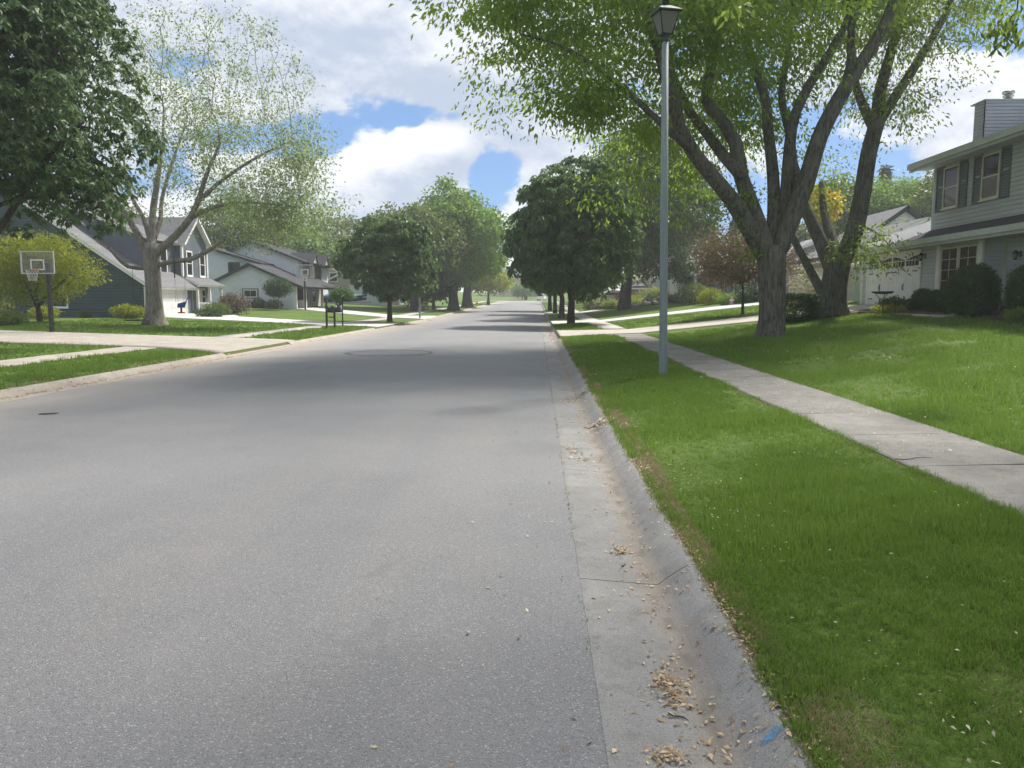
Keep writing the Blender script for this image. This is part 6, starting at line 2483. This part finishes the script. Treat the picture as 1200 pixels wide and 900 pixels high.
# ------------------------------------------------------------------ basketball hoops
def hoop(label, base, rz, rim_z, dark=True):
    t = thing('basketball_hoop', label, 'basketball hoop', base, rz, 'basketball hoops')
    bm = bmesh.new()
    box(bm, -.065, .065, .62, .75, -.1, rim_z + .30)
    obj('pole', bm, M['black'], t)
    bm = bmesh.new()
    for x in (-.18, .18):
        tube(bm, [(x * .4, .64, rim_z - .15), (x, .10, rim_z + .05)], .022, 6)
        tube(bm, [(x * .4, .64, rim_z + .25), (x, .10, rim_z + .45)], .022, 6)
    box(bm, -.66, .66, .06, .10, rim_z - .17, rim_z - .11)
    obj('bracket', bm, M['black'], t)
    bm = bmesh.new()
    box(bm, -.62, .62, .058, .070, rim_z - .12, rim_z + .68)
    bb = obj('backboard', bm, M['clear'], t)
    bm = bmesh.new()
    for (x0, x1, z0, z1) in ((-.66, .66, .68, .73), (-.66, .66, -.15, -.10), (-.66, -.615, -.10, .68), (.615, .66, -.10, .68)):
        box(bm, x0, x1, .045, .085, rim_z + z0, rim_z + z1)
    obj('board_frame', bm, M['trim_green'], bb)
    bm = bmesh.new()
    for (x0, x1, z0, z1) in ((-.27, .27, .36, .41), (-.27, .27, .0, .05), (-.27, -.22, .05, .36), (.22, .27, .05, .36)):
        box(bm, x0, x1, .050, .057, rim_z + z0, rim_z + z1)
    obj('target_square', bm, M['white'], bb)
    bm = bmesh.new()
    pts = [(.225 * math.cos(k * math.pi / 12), -.28 + .225 * math.sin(k * math.pi / 12), rim_z) for k in range(25)]
    tube(bm, pts, .014, 6, cap=False)
    box(bm, -.09, .09, -.06, .05, rim_z - .06, rim_z + .01)
    rm = obj('rim', bm, M['rim'], t)
    bm = bmesh.new()
    for k in range(12):
        for s in (-1, 1):
            a = k * math.pi / 6
            p_ = []
            for j in range(5):
                r = .222 - .09 * (j / 4) ** .7
                an = a + s * j * math.pi / 12
                p_.append((r * math.cos(an), -.28 + r * math.sin(an), rim_z - .42 * j / 4))
            tube(bm, p_, .006, 3, cap=False)
    n_ = obj('net', bm, M['net'], rm)
    return t


b = G(61, 390)
hp = hoop('clear backboard basketball hoop on a black pole beside the left driveway', (b.x - .05, b.y - .6, b.z), 0, 2.42)
b2 = (P(362, 352, 70).x, 69.0, gz(P(362, 352, 70).x, 69))
h2 = copy_tree(hp)
h2.location = b2
h2.rotation_euler = (0, 0, math.radians(20))
h2.scale = (1.15, 1, 1.30)
h2['label'] = 'farther basketball hoop standing before the light blue house'

# ------------------------------------------------------------------ mailboxes
t = thing('mailbox_stand', 'weathered wooden post stand that carries black mailboxes on the left verge', 'mailbox stand', (P(387, 352, 40.5).x, 40.5, gz(-10.6, 40.5)))
bm = bmesh.new()
box(bm, -.26, -.17, -.05, .05, -.1, 1.55)
obj('post', bm, M['wood_dark'], t)
bm = bmesh.new()
box(bm, .16, .25, -.05, .05, -.1, .84)
obj('post', bm, M['wood_dark'], t)
bm = bmesh.new()
box(bm, -.17, .62, -.06, .06, .84, .90)
box(bm, -.10, .16, -.03, .03, .56, .62)
obj('crossbar', bm, M['wood_dark'], t)
for k, lab in enumerate(('black mailbox next to the tall wooden post', 'middle black mailbox of the wooden stand', 'black mailbox at the free end of the wooden stand')):
    bm = bmesh.new()
    prof = [(-.08, 0), (.08, 0), (.08, .11)] + [(.08 * math.cos(a), .11 + .08 * math.sin(a)) for a in (math.pi / 6, math.pi / 3, math.pi / 2, 2 * math.pi / 3, 5 * math.pi / 6)] + [(-.08, .11)]
    prism(bm, [(x, -.22, z) for x, z in prof], (0, .50, 0))
    bmesh.ops.recalc_face_normals(bm, faces=bm.faces)
    m = thing('mailbox', lab, 'mailbox', t.location + Vector((-.04 + k * .26, 0, .902)), math.radians(-12 + 6 * k), 'mailboxes on the stand')
    m.scale = (1.42, 1.2, 1.42)
    obj('box', bm, M['black'], m)
    bm = bmesh.new()
    prism(bm, [(x * .95, -.235, .005 + z * .95) for x, z in prof], (0, .014, 0))
    bmesh.ops.recalc_face_normals(bm, faces=bm.faces)
    obj('door', bm, M['lantern'], m)
    bm = bmesh.new()
    box(bm, .082, .090, -.1, -.06, .08, .22)
    box(bm, .082, .090, -.1, .0, .18, .22)
    obj('flag', bm, M['white'] if k else M['black'], m)

# ------------------------------------------------------------------ swings in the thin-leaved tree
SW = LY - 1.2
sx0, sx1 = P(206, 352, SW).x, P(218, 352, SW).x
sz = P(212, 361, SW).z
t = thing('swing', 'blue and red toddler swing hanging on black straps from the thin leafed tree', 'swing', ((sx0 + sx1) / 2, SW, sz))
w = (sx1 - sx0) / 2
ztop = P(206, 303, SW).z - sz
for s, nm in ((-1, 'strap'), (1, 'strap')):
    bm = bmesh.new()
    tube(bm, [(s * w, 0, ztop + (.15 if s < 0 else -.02)), (s * w, 0, ztop - .95)], .028, 6)
    obj('strap', bm, M['rope'], t)
    for q in (-.14, .14):
        bm = bmesh.new()
        tube(bm, [(s * w, 0, ztop - .95), (s * .20, q, .28)], .008, 5)
        obj('rope', bm, M['net'], t)
bm = bmesh.new()
prism(bm, [(-.20, -.18, .02), (.20, -.18, .02), (.20, .18, .02), (-.20, .18, .02)], (0, 0, .05))
prism(bm, [(-.21, .13, .06), (.21, .13, .06), (.19, .30, .52), (-.19, .30, .52)], (0, .04, .015))
for s in (-1, 1):
    prism(bm, [(s * .20, -.18, .06), (s * .20, .18, .06), (s * .20, .26, .34), (s * .20, -.16, .22)], (s * .03, 0, 0))
bmesh.ops.recalc_face_normals(bm, faces=bm.faces)
bmesh.ops.rotate(bm, verts=bm.verts, cent=(0, 0, 0), matrix=Matrix.Rotation(math.radians(-65), 3, 'Z'))
obj('seat', bm, M['blue_plastic'], t)
bm = bmesh.new()
tube(bm, [(0, 0, -.22), (0, 0, .02)], .05, 8)
box(bm, -.16, .16, -.06, .06, -.26, -.20)
obj('foot_rest', bm, M['red_plastic'], t)
SW2 = LY - 1.0
x2, z2 = P(157, 352, SW2).x, P(157, 375.5, SW2).z
t = thing('saucer_swing', 'flat black saucer swing hanging left of the thin leafed tree trunk', 'swing', (x2, SW2, z2))
bm = bmesh.new()
lathe(bm, [(.30, -.02), (.50, .0), (.54, .03), (.50, .045), (.2, .035)], 20)
obj('seat', bm, M['rope'], t)
zt = P(150, 312, SW2).z - z2
for a in (-.5, .5):
    bm = bmesh.new()
    tube(bm, [(a, 0, .03), (0, 0, 1.2), (0, 0, zt)], .010, 5)
    obj('rope', bm, M['rope'], t)

# ------------------------------------------------------------------ birdbath table
b = (P(1037, 352, 29.2).x - .1, 29.2)
zg = gz(*b)
t = thing('birdbath', 'dark metal birdbath table on thin legs in the bed before the garage', 'birdbath', (b[0], b[1], zg))
bm = bmesh.new()
lathe(bm, [(.10, .80), (.34, .83), (.40, .90), (.38, .90), (.30, .855), (.05, .84)], 20)
obj('bowl', bm, M['black'], t)
for k in range(3):
    a = k * 2.1 + .4
    bm = bmesh.new()
    tube(bm, [(.20 * math.cos(a), .20 * math.sin(a), -.02), (.05 * math.cos(a), .05 * math.sin(a), .35), (.10 * math.cos(a), .10 * math.sin(a), .65), (.26 * math.cos(a), .26 * math.sin(a), .83)], .014, 6)
    obj('leg', bm, M['black'], t)
bm = bmesh.new()
tube(bm, [(.55, .1, -.02), (.52, .1, .5), (.45, .1, .72), (.62, .05, .74)], .014, 6)
obj('side_hook', bm, M['black'], t)

# ------------------------------------------------------------------ hydrant, bin, pink marker, bird house
b = G(559, 358.2)
t = thing('fire_hydrant', 'small yellow fire hydrant on the left verge far down the road', 'hydrant', b)
bm = bmesh.new()
lathe(bm, [(.17, -.05), (.17, .05), (.11, .07), (.11, .45), (.15, .46), (.15, .52), (.12, .60), (.05, .68), (.05, .74)], 14)
obj('body', bm, M['yellow'], t)
for s in (-1, 1):
    bm = bmesh.new()
    tube(bm, [(s * .10, 0, .40), (s * .20, 0, .40)], .06, 10)
    obj('nozzle', bm, M['yellow'], t)
x = P(616, 352, 206).x
t = thing('trash_bin', 'dark wheeled trash bin on the far lawn right of the small round tree', 'bin', (x, 206, gz(x, 206)))
bm = bmesh.new()
prism(bm, [(-.35, -.3, .1), (.35, -.3, .1), (.5, -.35, 1.5), (-.5, -.35, 1.5)], (0, .6, 0))
bmesh.ops.recalc_face_normals(bm, faces=bm.faces)
obj('body', bm, M['black'], t)
bm = bmesh.new()
box(bm, -.55, .55, -.4, .32, 1.5, 1.62)
obj('lid', bm, M['black'], t)
for s in (-1, 1):
    bm = bmesh.new()
    tube(bm, [(s * .3, .25, .14), (s * .4, .25, .14)], .14, 10)
    obj('wheel', bm, M['tyre'], t)
x = P(852, 352, 57).x
t = thing('garden_marker', 'pink and white garden marker at the edge of the pale driveway', 'marker', (x, 55.6, gz(x, 55.6)))
bm = bmesh.new()
lathe(bm, [(.16, -.05), (.15, .45), (.07, .55), (.02, .62)], 10)
obj('body', bm, M['pink'], t)
bm = bmesh.new()
lathe(bm, [(.17, .30), (.165, .40)], 10)
obj('band', bm, M['white'], t)
x = P(759, 352, 77).x
t = thing('bird_house', 'little pale garden house with dark opening among the boulders', 'bird house', (x, 77, gz(x, 77)))
bm = bmesh.new()
prism(bm, [(-.35, 0, .0), (.35, 0, .0), (.35, 0, .55), (0, 0, .95), (-.35, 0, .55)], (0, .6, 0))
bmesh.ops.recalc_face_normals(bm, faces=bm.faces)
obj('wall', bm, M['cream'], t)
bm = bmesh.new()
for s in (-1, 1):
    prism(bm, [(s * .45, -.06, .48), (0, -.06, 1.0), (0, -.06, 1.07), (s * .45, -.06, .55)], (0, .72, 0))
bmesh.ops.recalc_face_normals(bm, faces=bm.faces)
obj('roof', bm, M['shingle_pale'], t)
bm = bmesh.new()
tube(bm, [(0, -.01, .45), (0, .05, .45)], .13, 12)
obj('opening', bm, M['room'], t)

# ------------------------------------------------------------------ cars, boat
def car(label, loc, rz, body_m, kind='sedan', group='parked cars'):
    t = thing('parked_car', label, 'car', loc, rz, group)
    L, Wd = 4.5, 1.75
    if kind == 'sedan':
        low = [(-2.2, .35), (-2.25, .62), (-2.15, .88), (-1.4, .95), (.75, .95), (1.9, .80), (2.22, .62), (2.2, .35)]
        cab = [(-1.65, .94), (-1.05, 1.40), (.15, 1.43), (1.0, .94)]
    else:
        low = [(-2.2, .40), (-2.25, .7), (-2.15, 1.0), (-1.4, 1.05), (.95, 1.05), (1.95, .92), (2.22, .7), (2.2, .40)]
        cab = [(-2.12, 1.04), (-1.85, 1.62), (.2, 1.68), (1.1, 1.04)]
    bm = bmesh.new()
    secs = []
    for yy, sx, sz in ((-Wd / 2, .97, .94), (-Wd / 2 + .10, 1, 1), (Wd / 2 - .10, 1, 1), (Wd / 2, .97, .94)):
        secs.append([bm.verts.new((x * sx, yy, .35 + (z - .35) * sz)) for x, z in low])
    for a, b_ in zip(secs, secs[1:]):
        for k in range(len(low)):
            f = bm.faces.new((a[k], a[(k + 1) % len(low)], b_[(k + 1) % len(low)], b_[k]))
    bm.faces.new(secs[0][::-1])
    bm.faces.new(secs[-1])
    bmesh.ops.recalc_face_normals(bm, faces=bm.faces)
    obj('body', bm, body_m, t)
    bm = bmesh.new()
    a = [bm.verts.new((x, (-Wd / 2 + .06) * (1 if i in (0, 3) else .80), z)) for i, (x, z) in enumerate(cab)]
    b_ = [bm.verts.new((x, (Wd / 2 - .06) * (1 if i in (0, 3) else .80), z)) for i, (x, z) in enumerate(cab)]
    for k in range(4):
        bm.faces.new((a[k], a[(k + 1) % 4], b_[(k + 1) % 4], b_[k]))
    bm.faces.new(a[::-1])
    bm.faces.new(b_)
    bmesh.ops.recalc_face_normals(bm, faces=bm.faces)
    obj('cabin', bm, body_m, t)
    ci = lambda i, f_: None
    for s in (-1, 1):
        bm = bmesh.new()
        yy = lambda z: s * ((Wd / 2 - .06) * (1 - .20 * (z - cab[0][1]) / (cab[1][1] - cab[0][1])) + .008)
        z0, z1 = cab[0][1] + .05, cab[1][1] - .06
        x0, x1 = cab[0][0] + .22, cab[3][0] - .20
        y0, y1 = cab[1][0] + .06, cab[2][0] - .02
        vs = [bm.verts.new((x, yy(z), z)) for x, z in ((x0, z0), (x1, z0), (y1, z1), (y0, z1))]
        bm.faces.new(vs)
        obj('side_window', bm, M['glass_dark'], t)
    for i, j, nm in ((0, 1, 'rear_window'), (3, 2, 'windscreen')):
        bm = bmesh.new()
        p0, p1 = Vector((cab[i][0], 0, cab[i][1])), Vector((cab[j][0], 0, cab[j][1]))
        n_ = Vector((-(p1 - p0).z, 0, (p1 - p0).x)).normalized() * .008
        if (n_.x > 0) != (i == 3):
            n_ = -n_
        w0, w1 = Wd / 2 - .12, (Wd / 2 - .06) * .8 - .05
        q0, q1 = p0.lerp(p1, .1) + n_, p0.lerp(p1, .9) + n_
        bm.faces.new([bm.verts.new(v) for v in ((q0.x, -w0, q0.z), (q0.x, w0, q0.z), (q1.x, w1, q1.z), (q1.x, -w1, q1.z))])
        obj(nm, bm, M['glass_dark'], t)
    for x in (-1.35, 1.38):
        for s in (-1, 1):
            bm = bmesh.new()
            tube(bm, [(x, s * (Wd / 2 - .18), .32), (x, s * (Wd / 2 + .01), .32)], .32, 18)
            wq = obj('wheel', bm, M['tyre'], t)
            bm = bmesh.new()
            tube(bm, [(x, s * (Wd / 2 - .05), .32), (x, s * (Wd / 2 + .018), .32)], .19, 14)
            obj('rim', bm, M['steel'], wq)
    for x, m_, nm in ((2.19, M['frost'], 'headlight'), (-2.22, M['red_plastic'], 'tail_light')):
        for s in (-1, 1):
            bm = bmesh.new()
            box(bm, x - .04, x + .05, s * .62 - .16, s * .62 + .16, .64, .77)
            obj(nm, bm, m_, t)
    return t


def car_at(label, px, Y, rz, m, kind='sedan', up=.0):
    x = P(px, 352, Y).x
    car(label, (x, Y, gz(x, Y) + .03 + up), math.radians(rz), m, kind)


car_at('white car driving on the cross street at the far end of the road', 635, 192, 80, M['car_white'], 'suv')
car_at('white car parked left of the drooping tree on the far right', 700, 98, 8, M['car_white'])
car_at('white sports utility car parked right of the drooping tree', 716, 99, 175, M['car_white'], 'suv')
car_at('red car parked beside the grey roofed garage', 742, 97, 170, M['car_red'], 'sedan', .1)
car_at('silver white car with sloping roof behind the red car', 747, 101, 172, M['car_white'], 'suv', .5)
car_at('pale car half hidden behind the bronze tree trunk', 890, 58.5, 95, M['car_white'], 'suv')
bx = P(404, 352, 86).x
t = thing('boat_trailer', 'grey boat trailer standing on the drive before the tan house', 'trailer', (bx, 86, gz(bx, 86) + .03), math.radians(12))
bm = bmesh.new()
for s in (-1, 1):
    tube(bm, [(-2.2, s * .75, .45), (1.2, s * .75, .45), (2.9, s * .05, .45)], .045, 6)
tube(bm, [(-1.5, -.75, .45), (-1.5, .75, .45)], .04, 6)
tube(bm, [(.4, -.75, .45), (.4, .75, .45)], .04, 6)
obj('frame', bm, M['steel'], t)
for s in (-1, 1):
    bm = bmesh.new()
    tube(bm, [(-.7, s * .82, .30), (-.7, s * 1.0, .30)], .30, 16)
    wq = obj('wheel', bm, M['tyre'], t)
    bm = bmesh.new()
    tube(bm, [(-.7, s * .95, .30), (-.7, s * 1.01, .30)], .15, 12)
    obj('rim', bm, M['steel'], wq)
bm = bmesh.new()
tube(bm, [(2.75, 0, .0), (2.75, 0, .6)], .035, 6)
obj('jack', bm, M['steel'], t)
bt = thing('boat', 'small dark boat under a light blue tarp on the trailer', 'boat', t.location + Vector((0, 0, .5)), math.radians(12))
bm = bmesh.new()
secs = []
for x, wv, zt in ((-2.3, .85, .62), (-1, .95, .62), (.6, .92, .66), (1.7, .6, .74), (2.4, .06, .82)):
    secs.append([bm.verts.new(p) for p in ((x, -wv, zt), (x, -wv * .85, .25), (x, 0, .02 + max(0, x - 1.4) * .35), (x, wv * .85, .25), (x, wv, zt))])
for a, b_ in zip(secs, secs[1:]):
    for k in range(4):
        bm.faces.new((a[k], b_[k], b_[k + 1], a[k + 1]))
    bm.faces.new((a[0], a[4], b_[4], b_[0]))
bm.faces.new(secs[0])
bm.faces.new(secs[-1][::-1])
bmesh.ops.recalc_face_normals(bm, faces=bm.faces)
obj('hull', bm, M['room'], bt)
bm = bmesh.new()
secs = []
for i in range(9):
    x = -2.42 + i * .6
    wv = .95 if x < .8 else max(.1, .95 - (x - .8) * .5)
    zt = .64 + .50 * math.exp(-((x + .4) / 1.3) ** 2) + (.06 if i % 2 else 0)
    secs.append([bm.verts.new(p) for p in ((x, -wv - .03, .42), (x, -wv, .66), (x, -wv * .45, .66 + (zt - .6) * .8), (x, 0, zt + .08), (x, wv * .45, .66 + (zt - .6) * .8), (x, wv, .66), (x, wv + .03, .42))])
for a, b_ in zip(secs, secs[1:]):
    for k in range(6):
        f = bm.faces.new((a[k], b_[k], b_[k + 1], a[k + 1]))
        f.smooth = True
obj('tarp', bm, M['tarp'], bt)

# ------------------------------------------------------------------ thin haze in the air
bm = bmesh.new()
box(bm, -960, 960, -80, 1560, -3.0, 27)
hm = bpy.data.materials.new('haze_air')
hm.use_nodes = True
ht = hm.node_tree
ht.nodes.clear()
ho = ht.nodes.new('ShaderNodeOutputMaterial')
hv = ht.nodes.new('ShaderNodeVolumePrincipled')
hv.inputs['Color'].default_value = (0.93, 0.96, 1.0, 1)
hv.inputs['Density'].default_value = 0.0008
hv.inputs['Anisotropy'].default_value = 0.35
ht.links.new(hv.outputs[0], ho.inputs['Volume'])
obj('haze', bm, hm, kind='stuff')
